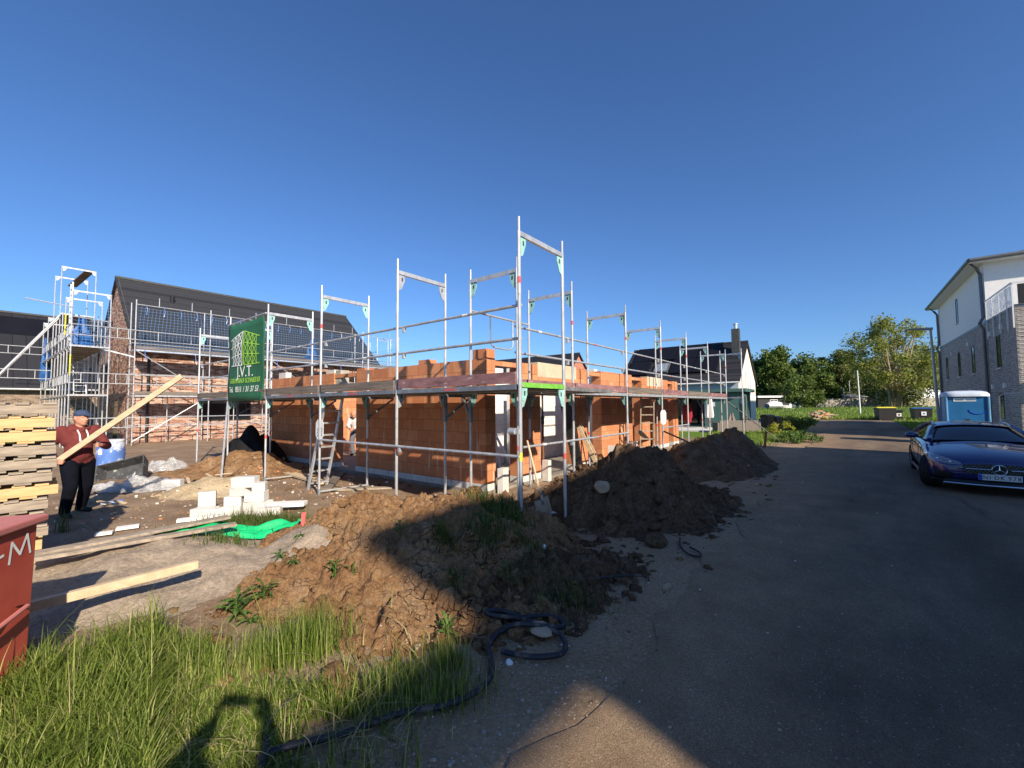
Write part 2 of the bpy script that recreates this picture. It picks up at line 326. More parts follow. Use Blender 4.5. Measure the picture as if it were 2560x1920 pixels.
leaf('dry_stalk', [(0, (.36, .30, .14)), (.6, (.5, .42, .22)), (1, (.30, .33, .10))], .3)
# ---------------------------------------------------------------- mesh helpers
O2 = Vector((.104, 5.5, 0)); LV = Vector((-.788, .616, 0)); RV = Vector((.616, .788, 0)); HROT = math.atan2(.788, .616)
def W(b, a, z=0): return O2 + RV * b + LV * a + Vector((0, 0, z))
HM = Matrix.Translation(O2) @ Matrix.Rotation(HROT, 4, 'Z')
SP = {}                                                   # object -> matrix from builder space to its local space
def frame_of(v):
    v = Vector(v).normalized(); up = Vector((0, 0, 1)) if abs(v.z) < .95 else Vector((1, 0, 0))
    x = v.cross(up).normalized(); y = x.cross(v).normalized(); return x, y, v
class MB:
    def __init__(s): s.v = []; s.f = []; s.m = []; s.mats = []
    def mi(s, n):
        if n not in s.mats: s.mats.append(n)
        return s.mats.index(n)
    def add(s, vs, fs, m):
        k = len(s.v); s.v += [tuple(p) for p in vs]; i = s.mi(m)
        for f in fs: s.f.append(tuple(k + q for q in f)); s.m.append(i)
        return s
    def hexa(s, p, m): return s.add(p, [(0, 3, 2, 1), (4, 5, 6, 7), (0, 1, 5, 4), (1, 2, 6, 5), (2, 3, 7, 6), (3, 0, 4, 7)], m)
    def box(s, x0, x1, y0, y1, z0, z1, m):
        return s.hexa([(x0, y0, z0), (x1, y0, z0), (x1, y1, z0), (x0, y1, z0), (x0, y0, z1), (x1, y0, z1), (x1, y1, z1), (x0, y1, z1)], m)
    def bar(s, p, q, w, h, m, up=None):
        p, q = Vector(p), Vector(q); x, y, z = frame_of(q - p)
        if up is not None:
            x = (q - p).cross(Vector(up)).normalized(); y = x.cross(q - p).normalized()
        c = [(-w / 2, -h / 2), (w / 2, -h / 2), (w / 2, h / 2), (-w / 2, h / 2)]
        return s.hexa([p + x * a + y * b for a, b in c] + [q + x * a + y * b for a, b in c], m)
    def tube(s, p, q, r, m, n=8, r2=None, cap=True):
        p, q = Vector(p), Vector(q); x, y, z = frame_of(q - p); r2 = r if r2 is None else r2
        an = [2 * math.pi * i / n for i in range(n)]
        vs = [p + (x * math.cos(t) + y * math.sin(t)) * r for t in an] + [q + (x * math.cos(t) + y * math.sin(t)) * r2 for t in an]
        fs = [(i, (i + 1) % n, n + (i + 1) % n, n + i) for i in range(n)]
        if cap: fs += [tuple(range(n))[::-1], tuple(range(n, 2 * n))]
        return s.add(vs, fs, m)
    def path(s, pts, r, m, n=8):
        pts = [Vector(p) for p in pts]; k = len(pts); vs = []; rs = r if isinstance(r, (list, tuple)) else [r] * k
        px = None
        for i, p in enumerate(pts):
            d = (pts[min(i + 1, k - 1)] - pts[max(i - 1, 0)]).normalized()
            if px is None: x, y, _ = frame_of(d)
            else:
                x = (px - d * px.dot(d)).normalized(); y = d.cross(x)
            px = x
            vs += [p + (x * math.cos(2 * math.pi * j / n) + y * math.sin(2 * math.pi * j / n)) * rs[i] for j in range(n)]
        fs = [(i * n + j, i * n + (j + 1) % n, (i + 1) * n + (j + 1) % n, (i + 1) * n + j) for i in range(k - 1) for j in range(n)]
        fs += [tuple(range(n))[::-1], tuple(range((k - 1) * n, k * n))]
        return s.add(vs, fs, m)
    def lathe(s, prof, m, n=20, c=(0, 0, 0), axis='z'):
        vs = []
        for r, z in prof:
            for j in range(n):
                t = 2 * math.pi * j / n; a, b = r * math.cos(t), r * math.sin(t)
                v = (a, b, z) if axis == 'z' else (a, z, b)
                vs.append((c[0] + v[0], c[1] + v[1], c[2] + v[2]))
        k = len(prof)
        fs = [(i * n + j, i * n + (j + 1) % n, (i + 1) * n + (j + 1) % n, (i + 1) * n + j) for i in range(k - 1) for j in range(n)]
        fs += [tuple(range(n))[::-1], tuple(range((k - 1) * n, k * n))]
        if axis != 'z': fs = [f[::-1] for f in fs]
        return s.add(vs, fs, m)
    def prism(s, poly, vec, m):
        """closed 3-D polygon swept along vec"""
        n = len(poly); vec = Vector(vec); a = [Vector(p) for p in poly]; b = [p + vec for p in a]
        return s.add(a + b, [tuple(range(n))[::-1], tuple(range(n, 2 * n))] + [(i, (i + 1) % n, n + (i + 1) % n, n + i) for i in range(n)], m)
    def ball(s, c, r, m, n=10, k=6, sq=(1, 1, 1)):
        vs = [(c[0], c[1], c[2] - r * sq[2])]
        for i in range(1, k):
            ph = -math.pi / 2 + math.pi * i / k
            for j in range(n):
                t = 2 * math.pi * j / n
                vs.append((c[0] + r * sq[0] * math.cos(ph) * math.cos(t), c[1] + r * sq[1] * math.cos(ph) * math.sin(t), c[2] + r * sq[2] * math.sin(ph)))
        vs.append((c[0], c[1], c[2] + r * sq[2])); e = len(vs) - 1
        fs = [(0, 1 + (j + 1) % n, 1 + j) for j in range(n)]
        for i in range(k - 2):
            fs += [(1 + i * n + j, 1 + i * n + (j + 1) % n, 1 + (i + 1) * n + (j + 1) % n, 1 + (i + 1) * n + j) for j in range(n)]
        fs += [(e, 1 + (k - 2) * n + j, 1 + (k - 2) * n + (j + 1) % n) for j in range(n)]
        return s.add(vs, fs, m)
    def build(s, name, parent=None, smooth=False, bevel=0, space='H', sub=0, split=35):
        T = SP.get(parent)
        if T is None: T = HM if space == 'H' else Matrix.Identity(4)
        me = bpy.data.meshes.new(name)
        A = np.array(s.v, dtype=np.float64).reshape(-1, 3); Mx = np.array(T)
        A = A @ Mx[:3, :3].T + Mx[:3, 3]
        me.from_pydata(A.tolist(), [], s.f)
        for n in s.mats: me.materials.append(MT[n])
        if len(s.mats) > 1: me.polygons.foreach_set('material_index', s.m)
        me.validate(); me.update()
        o = bpy.data.objects.new(name, me); COL.objects.link(o)
        if parent is not None: o.parent = parent; SP[o] = T
        if smooth:
            me.polygons.foreach_set('use_smooth', [True] * len(me.polygons))
            if split: 
                try: me.set_sharp_from_angle(angle=R(split))
                except Exception: pass
        if bevel:
            b = o.modifiers.new('bevel', 'BEVEL'); b.width = bevel; b.segments = 2; b.limit_method = 'ANGLE'; b.angle_limit = R(40)
        if sub:
            b = o.modifiers.new('sub', 'SUBSURF'); b.levels = b.render_levels = sub
        return o
def tag(o, label=None, cat=None, group=None, kind=None):
    for k, v in (('label', label), ('category', cat), ('group', group), ('kind', kind)):
        if v: o[k] = v
    return o
def root(name, label, cat, at, group=None, space='H', rot=0.0):
    """Empty at the thing's base; its parts are written in house coordinates (b, a, z) or world coordinates"""
    e = bpy.data.objects.new(name, None); COL.objects.link(e); e.empty_display_size = .2
    if space == 'H':
        e.location = W(*at); e.rotation_euler = (0, 0, HROT); SP[e] = Matrix.Translation((-at[0], -at[1], -at[2]))
    elif space == 'W':
        e.location = at; e.rotation_euler = (0, 0, 0); SP[e] = Matrix.Translation((-at[0], -at[1], -at[2]))
    else:                                                 # local: parts written in the thing's own space
        e.location = at; e.rotation_euler = (0, 0, rot); SP[e] = Matrix.Identity(4)
    return tag(e, label, cat, group)
def copy_tree(o, parent=None):
    c = o.copy(); COL.objects.link(c)
    if parent is not None: c.parent = parent
    for ch in list(o.children): copy_tree(ch, c)
    return c
def solo(mb, name, label, cat, at, group=None, space='W', **k):
    """a thing that is one mesh with its origin at its base"""
    T = Matrix.Translation((-at[0], -at[1], -at[2]))
    o = mb_build_local(mb, name, T, **k)
    o.location = W(*at) if space == 'H' else at
    if space == 'H': o.rotation_euler = (0, 0, HROT)
    return tag(o, label, cat, group)
def mb_build_local(mb, name, T, **k):
    key = 'local'; SP[key] = T
    class P: pass
    o = None
    saved = SP.get(None); SP[None] = T
    o = mb.build(name, None, **k)
    if saved is None: SP.pop(None)
    else: SP[None] = saved
    return o
def evaluated(o, name=None):
    dg = bpy.context.evaluated_depsgraph_get(); dg.update()
    me = bpy.data.meshes.new_from_object(o.evaluated_get(dg)); old = o.data; o.modifiers.clear(); o.data = me; return o
def text_mb(mb, s, size, mtx, m, depth=.004, align='CENTER', sx=1.0):
    c = bpy.data.curves.new('lettering', 'FONT'); c.body = s; c.size = size; c.extrude = depth / 2; c.align_x = align; c.align_y = 'CENTER'; c.resolution_u = 3
    o = bpy.data.objects.new('lettering', c); COL.objects.link(o)
    dg = bpy.context.evaluated_depsgraph_get(); dg.update()
    me = bpy.data.meshes.new_from_object(o.evaluated_get(dg))
    vs = [mtx @ Vector((v.co.x * sx, v.co.y, v.co.z)) for v in me.vertices]; mb.add(vs, [tuple(p.vertices) for p in me.polygons], m)
    bpy.data.objects.remove(o); bpy.data.curves.remove(c); bpy.data.meshes.remove(me)
def fbm(x, y, z=0, oct=4, sc_=1.0):
    return noise.fractal(Vector((x * sc_, y * sc_, z)), 1.0, 2.0, oct)

# ---------------------------------------------------------------- ground, road
def smooth01(t): t = max(0, min(1, t)); return t * t * (3 - 2 * t)
def ba_of(x, y): d = Vector((x, y, 0)) - O2; return d.dot(RV), d.dot(LV)
def ground_z(x, y):
    b, a = ba_of(x, y); d = math.hypot(x, y)
    z = -.05 - .03 * smooth01((a - 3) / 8)
    z = z * smooth01((a + 2.6) / 1.6) - .012 * (1 - smooth01((a + 2.6) / 1.6))
    if a < -7: z -= .02
    z += .75 * smooth01((b - 53) / 45)
    if d < 30 and -2.4 < a:
        k = smooth01((a + 2.4) / 1.5); z += k * (.035 * fbm(x, y, 3, 4, .9) + .010 * fbm(x, y, 9, 3, 7))
    return z
def axis(fine0, fine1, step, lo, hi):
    a = list(np.arange(fine0, fine1, step)); s = step; p = fine0
    while p > lo: s *= 1.25; p -= s; a.insert(0, p)
    s = step; p = a[-1]
    while p < hi: s *= 1.25; p += s; a.append(p)
    return a
gx, gy = axis(-13, 4, .075, -900, 900), axis(1.0, 15, .075, -300, 1500)
mb = MB(); nx = len(gx)
mb.add([(x, y, ground_z(x, y)) for y in gy for x in gx], [(j * nx + i, j * nx + i + 1, (j + 1) * nx + i + 1, (j + 1) * nx + i) for j in range(len(gy) - 1) for i in range(nx - 1)], 'ground')
g = mb.build('ground', smooth=True, space='W', split=0); tag(g, 'brown trodden site soil, gravel verge and rough meadow ground', None, None, 'structure')
# the road: long axis x along the house row; local origin on its centre line
rm = MB(); RC = -4.75; pts = []; nb = 420
for i in range(nb + 1):
    b = -30 + i * (78.0 / nb)
    wl = 2.65 + .28 * fbm(b, 1, 0, 5, .9); wr = 2.75 + .2 * fbm(b, 7, 0, 4, .6)
    for t in (-1, -.93, -.3, .3, .93, 1):
        pts.append((b, RC + (t * wl if t > 0 else t * wr), .004 if abs(t) < 1 else -.010))
rm.add(pts, [(i * 6 + j, i * 6 + 6 + j, i * 6 + 7 + j, i * 6 + j + 1) for i in range(nb) for j in range(5)], 'asphalt')
for v in range(len(rm.v)): x, y, z = rm.v[v]; rm.v[v] = (x, y - RC, z)
for f in range(len(rm.f)): rm.f[f] = rm.f[f][::-1]
SP['r'] = Matrix.Identity(4)
o = mb_build_local(rm, 'road', Matrix.Identity(4), smooth=True, split=0); o.location = W(0, RC, 0); o.rotation_euler = (0, 0, HROT)
for p in o.data.polygons:
    if p.normal.z < 0: o.data.flip_normals(); break
tag(o, 'worn dusty asphalt lane running away along the building plot', None, None, 'structure')
cm = MB(); cm.add([(47.4, 60, .0), (47.4, -60, .0), (49.2, -60, .0), (49.2, 60, .0)], [(0, 1, 2, 3)], 'asphalt')
for v in range(4): x, y, z = cm.v[v]; cm.v[v] = (y, -(x - 48), .006)
o = mb_build_local(cm, 'crossing_lane', Matrix.Identity(4)); o.location = W(48, 0, 0); o.rotation_euler = (0, 0, HROT + math.pi / 2)
o.name = 'lane'; tag(o, 'pale lane crossing the far end of the road', None, None, 'structure')
for p in o.data.polygons:
    if p.normal.z < 0: o.data.flip_normals(); break

# ---------------------------------------------------------------- soil heaps
def heap(name, label, cat, at, rx, ry, h, m, res, seed, lump=.05, rot=0.0, peaks=None, skirt=1.25, rough=.12, base=-.06, clods=0, sharp=1.0, slump=None):
    """height field on an ellipse; rot turns its long axis; peaks adds extra summits (dx, dy, radius, height)"""
    n = int(2 * rx * skirt / res); k = int(2 * ry * skirt / res); vs = []; zz = []; ca, sa = math.cos(rot), math.sin(rot)
    for j in range(k + 1):
        for i in range(n + 1):
            x = -rx * skirt + i * res; y = -ry * skirt + j * res
            q = math.hypot(x / rx, y / ry) + .16 * fbm(x, y, seed, 3, 1.1)
            z = h * (1 - smooth01(q)) ** sharp
            for dx, dy, pr, ph in (peaks or []):
                z = max(z, ph * (1 - smooth01(math.hypot(x - dx, y - dy) / pr + .12 * fbm(x, y, seed + 4, 3, 1.5))))
            kq = smooth01((1.2 - q) / .5)
            z += kq * (rough * fbm(x, y, seed + 8, 4, 1.7) * (.35 + min(1, z / max(.01, h))))
            if lump:
                p = Vector((x, y, seed)); wq = Vector((fbm(x, y, 5, 2, 4), fbm(x, y, 6, 2, 4), 0)) * .06; p = p + wq
                for fr, am in ((4.5, .62), (10.5, .42), (23, .20)):
                    d = noise.voronoi(p * fr)[0]; z += kq * lump * am * (min(1, (d[1] - d[0]) * 2.6) - .55 + .8 * (noise.cell(p * fr + Vector((.37, .11, 0))) - .5) * 0)
                z += kq * lump * .8 * fbm(x, y, seed + 2, 3, 9)
            z -= .10 * smooth01((q - .95) / .3)
            vs.append((x * ca - y * sa, x * sa + y * ca, z)); zz.append(z)
    fs = []
    for j in range(k):
        for i in range(n):
            q = (j * (n + 1) + i, j * (n + 1) + i + 1, (j + 1) * (n + 1) + i + 1, (j + 1) * (n + 1) + i)
            if max(zz[t] for t in q) > -.085: fs.append(q)
    mb = MB(); mb.add(vs, fs, m)
    rr = random.Random(seed)
    for c in range(clods):
        t = rr.uniform(0, 6.283); q = rr.uniform(.35, 1.12); x, y = rx * q * math.cos(t), ry * q * math.sin(t)
        i = int((x + rx * skirt) / res); j = int((y + ry * skirt) / res)
        if not (0 <= i <= n and 0 <= j <= k): continue
        z = max(zz[j * (n + 1) + i], -.0); r = rr.choice((.012, .015, .02, .025, .03, .045, .06)) * rr.uniform(.7, 1.2)
        a = len(mb.v); mb.ball((x * ca - y * sa, x * sa + y * ca, z + r * .12), r, m, 8, 6, (rr.uniform(.8, 1.3), rr.uniform(.8, 1.3), rr.uniform(.6, .9)))
        for v in range(a, len(mb.v)):
            p = Vector(mb.v[v]); e = (noise.noise(p * (.9 / r)) * .9 + noise.noise(p * (2.6 / r)) * .35) * r; cc = Vector((x * ca - y * sa, x * sa + y * ca, z + r * .2)); d = (p - cc); mb.v[v] = tuple(p + d.normalized() * e)
    o = mb_build_local(mb, name, Matrix.Identity(4), smooth=True, split=0, space='W'); o.location = (at[0], at[1], base)
    return tag(o, label, cat, None)
h1 = heap('soil_heap', 'ochre clay heap with weeds, nearest to the viewer, half sunlit', 'soil heap', (-.98, 4.95), 2.15, 2.15, .62, 'clay_soil', .017, 11, lump=.075, rough=.15, clods=420, peaks=[(-.9, .9, 1.5, .58), (.75, .7, 1.3, .60)], rot=.12)
h2 = heap('soil_heap', 'big dark soil heap beside the road with a pale boulder on it', 'soil heap', tuple(W(2.85, -.30))[:2], 2.15, 1.9, .92, 'dark_soil', .021, 23, lump=.085, rot=HROT, rough=.16, clods=900, sharp=.9)
h3 = heap('soil_heap', 'dark soil heap further along the road, with two rounded tops', 'soil heap', tuple(W(8.4, -.25))[:2], 3.0, 1.7, .82, 'dark_soil', .04, 31, lump=.07, rot=HROT, clods=200, peaks=[(1.6, -.35, 1.2, .98)])
h4 = heap('soil_heap', 'low spread of reddish soil behind the white blocks, under the scaffold end', 'soil heap', (-7.55, 12.0), 2.6, 1.5, .50, 'clay_soil', .06, 41, lump=.04, rot=-.4, clods=120)
h5 = heap('soil_heap', 'low lumpy tail of dark clods between clay heap and gravel verge', 'soil heap', (.15, 4.35), 1.5, .95, .24, 'dark_soil', .02, 53, lump=.085, rot=.5, clods=300, rough=.08)
h6 = heap('sand_heap', 'flat grey sand heap with a beam lying across it', 'sand heap', (-4.0, 4.75), 2.0, 1.30, .27, 'sand', .04, 61, lump=.012, rot=-.28, rough=.06, sharp=.75, peaks=[(1.55, .75, .9, .40)])
h7 = heap('sand_heap', 'small yellow sand heap with broken wood beside the white blocks', 'sand heap', (-6.35, 9.0), 1.0, .75, .30, 'yellow_sand', .05, 71, lump=.02, rot=.3, rough=.06, clods=30)
HEAPS = (h1, h2, h3, h4, h5, h6, h7)
from mathutils.bvhtree import BVHTree
BV = []
bpy.context.view_layer.update()
for o in HEAPS + (g,):
    BV.append((BVHTree.FromPolygons([o.matrix_world @ v.co for v in o.data.vertices], [tuple(p.vertices) for p in o.data.polygons]), o))
def top_z(x, y):
    z = -9
    for t, o in BV:
        h = t.ray_cast(Vector((x, y, 6)), Vector((0, 0, -1)))
        if h[0] is not None: z = max(z, h[0].z)
    return z if z > -8 else ground_z(x, y)
# ---------------------------------------------------------------- unfinished brick house in the middle
T_ = .30; ZS, ZB, ZT = .01, .14, 2.64
sh = root('unfinished_house', 'roofless ground floor of orange clay blocks inside the scaffold', 'building shell', (1.93, 2.31, -.1))
MB().box(1.9, 14.36, 2.28, 12.0, -.2, ZS, 'slab_concrete').build('floor_slab', sh)
def pier(b0, b1, a0, a1, top=ZT, base=True, extra=()):
    if base: MB().box(b0 - .004, b1 + .004, a0 - .004, a1 + .004, ZS, ZB, 'base_course').build('base_course', sh)
    m_ = MB().box(b0, b1, a0, a1, ZB if base else ZS, top, 'clay_block')
    for x in extra: m_.box(*x, 'clay_block')
    return m_.build('wall', sh)
B0, B1 = 1.93, 1.93 + T_; A0, A1 = 2.31, 2.31 + T_
pier(B0, B1, A0, 6.88, extra=[(B0 + .02, B1 - .01, A0 + .002, A0 + .36, ZT, ZT + .2), (B0 + .05, B1 - .03, 4.05, 4.42, ZT, ZT + .11), (B0, B1, 6.5, 6.86, ZT, ZT + .06)])
pier(B0, B1, 8.0, 11.95)
MB().box(B0 + .02, B0 + .12, 6.88, 8.0, 2.50, 2.60, 'clay_block').build('lintel', sh)
MB().box(B0 + .04, B1, 7.74, 7.995, 2.2, 2.72, 'concrete').build('concrete_block', sh)
MB().box(B0 + .06, B1 - .02, 8.1, 8.55, ZT + .003, ZT + .11, 'lime_block').build('lime_block', sh)
MB().box(B0 + .1, B1 - .02, 11.2, 11.7, ZT + .003, ZT + .2, 'lime_block').build('lime_block', sh)
piers = [(3.08, 3.85), (5.43, 6.19), (7.02, 9.32), (10.2, 10.95), (12.0, 13.0), (13.6, 14.3)]
for k, (p, q) in enumerate(piers): pier(p, q, A0, A1, top=ZT + (.0, .02, .04, 0, .02, 0)[k])
for p, q in ((B1, 3.08), (6.19, 7.02), (9.32, 10.2), (13.0, 13.6)):
    MB().box(p + .003, q - .003, A0 + .02, A0 + .13, 2.52, 2.62, 'clay_block').build('lintel', sh)
for p, q in ((3.75, 5.55), (10.7, 12.25)):
    MB().box(p, q, A0 - .012, A1 - .06, 2.36, 2.70, 'concrete_pale').box(p, q, A0 - .016, A1 - .06, 2.27, 2.357, 'clay_block').build('concrete_lintel', sh)
# rear walls and inner partitions of white blocks
MB().box(14.05, 14.3, A1 + .003, 11.95, ZS, ZT, 'clay_block').build('wall', sh)
MB().box(B1, 6.0, 11.7, 11.95, ZS, ZT - .2, 'clay_block').box(7.4, 14.04, 11.7, 11.95, ZS, ZT, 'clay_block').build('wall', sh)
for bx in ((2.95, 3.1, 3.45, 4.2), (3.75, 5.3, 4.6, 4.775), (5.3, 9.2, 4.3, 4.475), (6.3, 9.2, 6.0, 6.175), (9.5, 9.675, 2.9, 7.6), (3.3, 3.475, 3.6, 4.6), (6.3, 6.475, 6.9, 10.8), (7.3, 7.5, 2.66, 3.3)):
    MB().box(*bx, ZS, 2.78, 'white_block').build('partition_wall', sh)
MB().box(6.1, 6.28, 7.1, 7.5, ZS, 2.7, 'concrete_pale').build('concrete_column', sh)
# upright white blocks beside the openings
def block(b, a, z, sx, sy, sz, label, rz=0, grp='white lime blocks lying about the building site', m='lime_block', name='lime_block'):
    e = MB().box(-sx / 2, sx / 2, -sy / 2, sy / 2, 0, sz, m)
    o = mb_build_local(e, name, Matrix.Identity(4), bevel=.004); o.location = W(b, a, z); o.rotation_euler = (0, 0, HROT + rz)
    return tag(o, label, 'block', grp)
block(2.28, 2.16, -.06, .24, .13, .50, 'white block standing upright at the corner of the brick house', .2)
block(3.93, 2.2, -.06, .13, .17, .48, 'white block standing upright beside the leaning shovel handle opening', 0)
block(6.80, 1.84, -.08, .12, .32, .62, 'white block upright in front of the doorway, right of the ladder foot', .15)
block(8.06, 1.84, -.08, .12, .34, .66, 'white block upright behind the ladder foot, left of the doorway', -.1)

# ---------------------------------------------------------------- scaffold round the unfinished house
sf = root('scaffold', 'galvanised scaffold with mint corner plates round the orange brick shell', 'scaffold', (0, 0, -.1))
def gusset(parent, b, a, z, db, da, m='teal_paint', s=.15):
    d = Vector((db, da, 0)).normalized(); p = Vector((b, a, z)); t = d.cross(Vector((0, 0, 1))) * .006
    q = [p + d * .022, p + d * s, p + d * s - Vector((0, 0, .09)), p + d * (s * .55) - Vector((0, 0, .24)), p + d * .022 - Vector((0, 0, .27))]
    m_ = MB().prism([x - t for x in q], t * 2, m)
    c = p + d * .09 - Vector((0, 0, .075)); m_.box(c.x - .012, c.x + .012, c.y - .012, c.y + .012, c.z - .03, c.z + .03, 'dark_steel')
    return m_.build('gusset', parent)
def frame(parent, po, pi, z0, z1, tier=(2.0, 4.0), gm='teal_paint', green=False, label=None, r=.0242, base=True, marks=True, gus=True):
    m_ = MB(); d = Vector((pi[0] - po[0], pi[1] - po[1], 0)).normalized()
    for k, p in enumerate((po, pi)):
        zz = z0[k] if isinstance(z0, (tuple, list)) else z0
        m_.tube((p[0], p[1], zz), (p[0], p[1], z1), r, 'galvanised', 10)
        m_.tube((p[0], p[1], z1), (p[0], p[1], z1 + .19), r * .8, 'galvanised', 8)
        m_.tube((p[0], p[1], tier[0] - .05), (p[0], p[1], tier[0] + .05), r * 1.2, 'galvanised', 10)
        if base: m_.box(p[0] - .07, p[0] + .07, p[1] - .07, p[1] + .07, zz - .012, zz, 'grey_steel'); m_.tube((p[0], p[1], zz), (p[0], p[1], zz + .12), r * 1.5, 'grey_steel', 8)
    for t in tier:
        m_.bar((po[0] + d.x * .02, po[1] + d.y * .02, t - .035), (pi[0] - d.x * .02, pi[1] - d.y * .02, t - .035), .045, .065, 'green_paint' if green and t == tier[0] else 'galvanised', up=(0, 0, 1))
    if marks:
        for p, h in (((po, .95),) if int(po[0] * 3 + po[1] * 2) % 2 else ((po, 3.3), (pi, .9))):
            m_.tube((p[0], p[1], h), (p[0], p[1], h + .085), r * 1.06, 'red_label', 10)
    f_ = m_.build('frame', parent, smooth=True)
    if gus:
        for t in tier:
            gusset(f_, po[0], po[1], t - .07, d.x, d.y, gm); gusset(f_, pi[0], pi[1], t - .07, -d.x, -d.y, gm)
    return f_
LA = [0, 2.57, 5.07, 7.6, 10.0, 12.5]; RB = [1.2, 3.02, 5.68, 8.25, 10.85, 13.8, 17.0]
for k, a in enumerate(LA):
    frame(sf, (0, a), (1.09, a), (-.07, -.12), 4.0, green=(k == 0), gm='teal_paint' if k != 1 else 'galvanised')
for k, b in enumerate(RB): frame(sf, (b, .95), (b, 2.02), -.1, 4.0)
frame(sf, (17.05, .3), (17.35, 1.25), -.1, 4.0, tier=(2.0, 4.0))
def rails(parent, pts, zs, r=.021, m='galvanised'):
    for p, q in zip(pts[:-1], pts[1:]):
        for z in zs:
            m_ = MB().tube((p[0], p[1], z), (q[0], q[1], z), r, m, 8)
            d = (Vector(q) - Vector(p)).normalized()
            e = Vector(q) - d * .12
            m_.box(e.x - .025, e.x + .025, e.y - .025, e.y + .025, z - .09, z - .02, m)
            c = Vector(p) + (Vector(q) - Vector(p)) * .4
            if int(abs(p[0] * 5 + p[1] * 3 + z * 4)) % 3 == 0: m_.tube((c.x - d.x * .05, c.y - d.y * .05, z), (c.x + d.x * .05, c.y + d.y * .05, z), r * 1.05, 'red_label' if (int(p[0] * 7 + z * 10)) % 2 else 'white_label', 8)
            m_.build('guard_rail', parent, smooth=True)
rails(sf, [(.045, a) for a in LA], (2.58, 3.02)); rails(sf, [(-.03, a) for a in LA[:3]], (1.04,))
rails(sf, [(b, .995) for b in RB], (2.58, 3.02)); rails(sf, [(b, .92) for b in RB[:3]], (1.0,)); rails(sf, [(b, .92) for b in RB[3:5]], (1.0,))
# decks (steel planks with gaps), console planks towards the wall, toe boards
def deck(parent, x0, x1, strips, z, along, m='deck_steel', th=.06, name='deck'):
    for s0, s1 in strips:
        m_ = MB()
        if along == 'a': m_.box(s0, s1, x0 + .012, x1 - .012, z - th, z, m)
        else: m_.box(x0 + .012, x1 - .012, s0, s1, z - th, z, m)
        m_.build(name, parent)
for p, q in zip(LA[:-1], LA[1:]):
    deck(sf, p, q, [(.03, .355), (.375, .70), (.72, 1.055), (1.13, 1.44), (1.455, 1.80)], 1.975, 'a')
for p, q in zip(RB[:-1], RB[1:]):
    deck(sf, p, q, [(.97, 1.245), (1.30, 1.575), (1.63, 1.90), (1.95, 2.19)], 1.975, 'b')
deck(sf, 1.85, 2.9, [(.05, .4), (.42, .9)], 1.97, 'b')
tm = ['purple_board', 'old_board', 'old_board', 'old_board', 'old_board']
for k, (p, q) in enumerate(zip(LA[:-1], LA[1:])):
    m_ = MB().box(-.035, -.005, p + .05, q - .03, 1.985, 2.135, tm[k])
    m_.box(-.04, -.036, q - .09, q - .04, 1.98, 2.14, 'dark_steel'); m_.build('toe_board', sf, bevel=.004)
    MB().box(-.03, .0, p + .05, q - .05, 1.905, 1.972, 'grey_steel').box(-.033, -.031, p + 1.15, p + 1.4, 1.92, 1.95, 'red_label').build('ledger', sf)
tm = ['purple_board', 'purple_board', 'old_board', 'purple_board', 'old_board', 'purple_board']
for k, (p, q) in enumerate(zip(RB[:-1], RB[1:])):
    MB().box(p + .06, q - .03, .915, .945, 1.985, 2.135, tm[k]).build('toe_board', sf, bevel=.004)
    MB().box(p + .06, q - .06, .92, .948, 1.905, 1.972, 'galvanised').build('ledger', sf)
# consoles below the deck
def console(b, a, db, da, ln):
    m_ = MB(); e = (b + db * ln, a + da * ln)
    m_.bar((b, a, 1.885), (e[0], e[1], 1.885), .04, .05, 'grey_steel', up=(0, 0, 1)); m_.bar((b, a, 1.45), (e[0], e[1], 1.86), .035, .035, 'grey_steel')
    m_.bar((b, a, 1.40), (b, a, 1.9), .06, .06, 'grey_steel', up=(1, 0, 0)); m_.build('console', sf)
for a in LA[1:]: console(1.09, a, 1, 0, .68)
for a in (1.25, 3.8, 6.3): console(1.09, a + .02, 1, 0, .68) if False else None
for b in RB: console(b, 2.02, 0, 1, .2)
# hoop on the end guard, coupler, diagonal braces
m_ = MB(); zt = 3.43
m_.tube((1.2, 2.02, zt), (3.02, 2.02, zt), .021, 'galvanised', 8)
m_.path([(1.75, 2.02, zt), (1.75, 2.02, 2.93), (1.8, 2.02, 2.85), (1.9, 2.02, 2.82), (2.3, 2.02, 2.82), (2.4, 2.02, 2.85), (2.45, 2.02, 2.93), (2.45, 2.02, zt)], .016, 'galvanised', 8)
m_.build('guard_hoop', sf, smooth=True)
m_ = MB().tube((-.02, .16, 1.36), (-.02, .06, 1.36), .045, 'galvanised', 12).tube((-.025, .165, 1.36), (-.025, .155, 1.36), .03, 'black_ink', 12).box(-.04, .03, .0, .08, 1.33, 1.39, 'galvanised').build('coupler', sf)
MB().tube((-.02, 10.0, 1.85), (-.55, 8.7, -.06), .024, 'galvanised', 8).build('brace', sf, smooth=True)
MB().tube((17.0, .93, 1.8), (17.9, -1.0, -.02), .024, 'dark_steel', 8).build('brace', sf, smooth=True)
MB().tube((8.2, .9, .9), (7.7, -.3, .5), .026, 'black_plastic', 8).build('brace', sf, smooth=True)
m_ = MB()
for p, q in (((.0, 2.55), (1.09, 2.55)), ((0, 5.05), (1.09, 5.05)), ((0, 7.58), (1.09, 7.58))): m_ = MB().tube((p[0], p[1], .0), (q[0], q[1], -.03), .02, 'galvanised', 8).build('sole_bar', sf, smooth=True)
m_ = MB().tube((0, 0, .98), (0, 0, 1.09), .0255, 'yellow_paint', 10).build('label_band', sf)

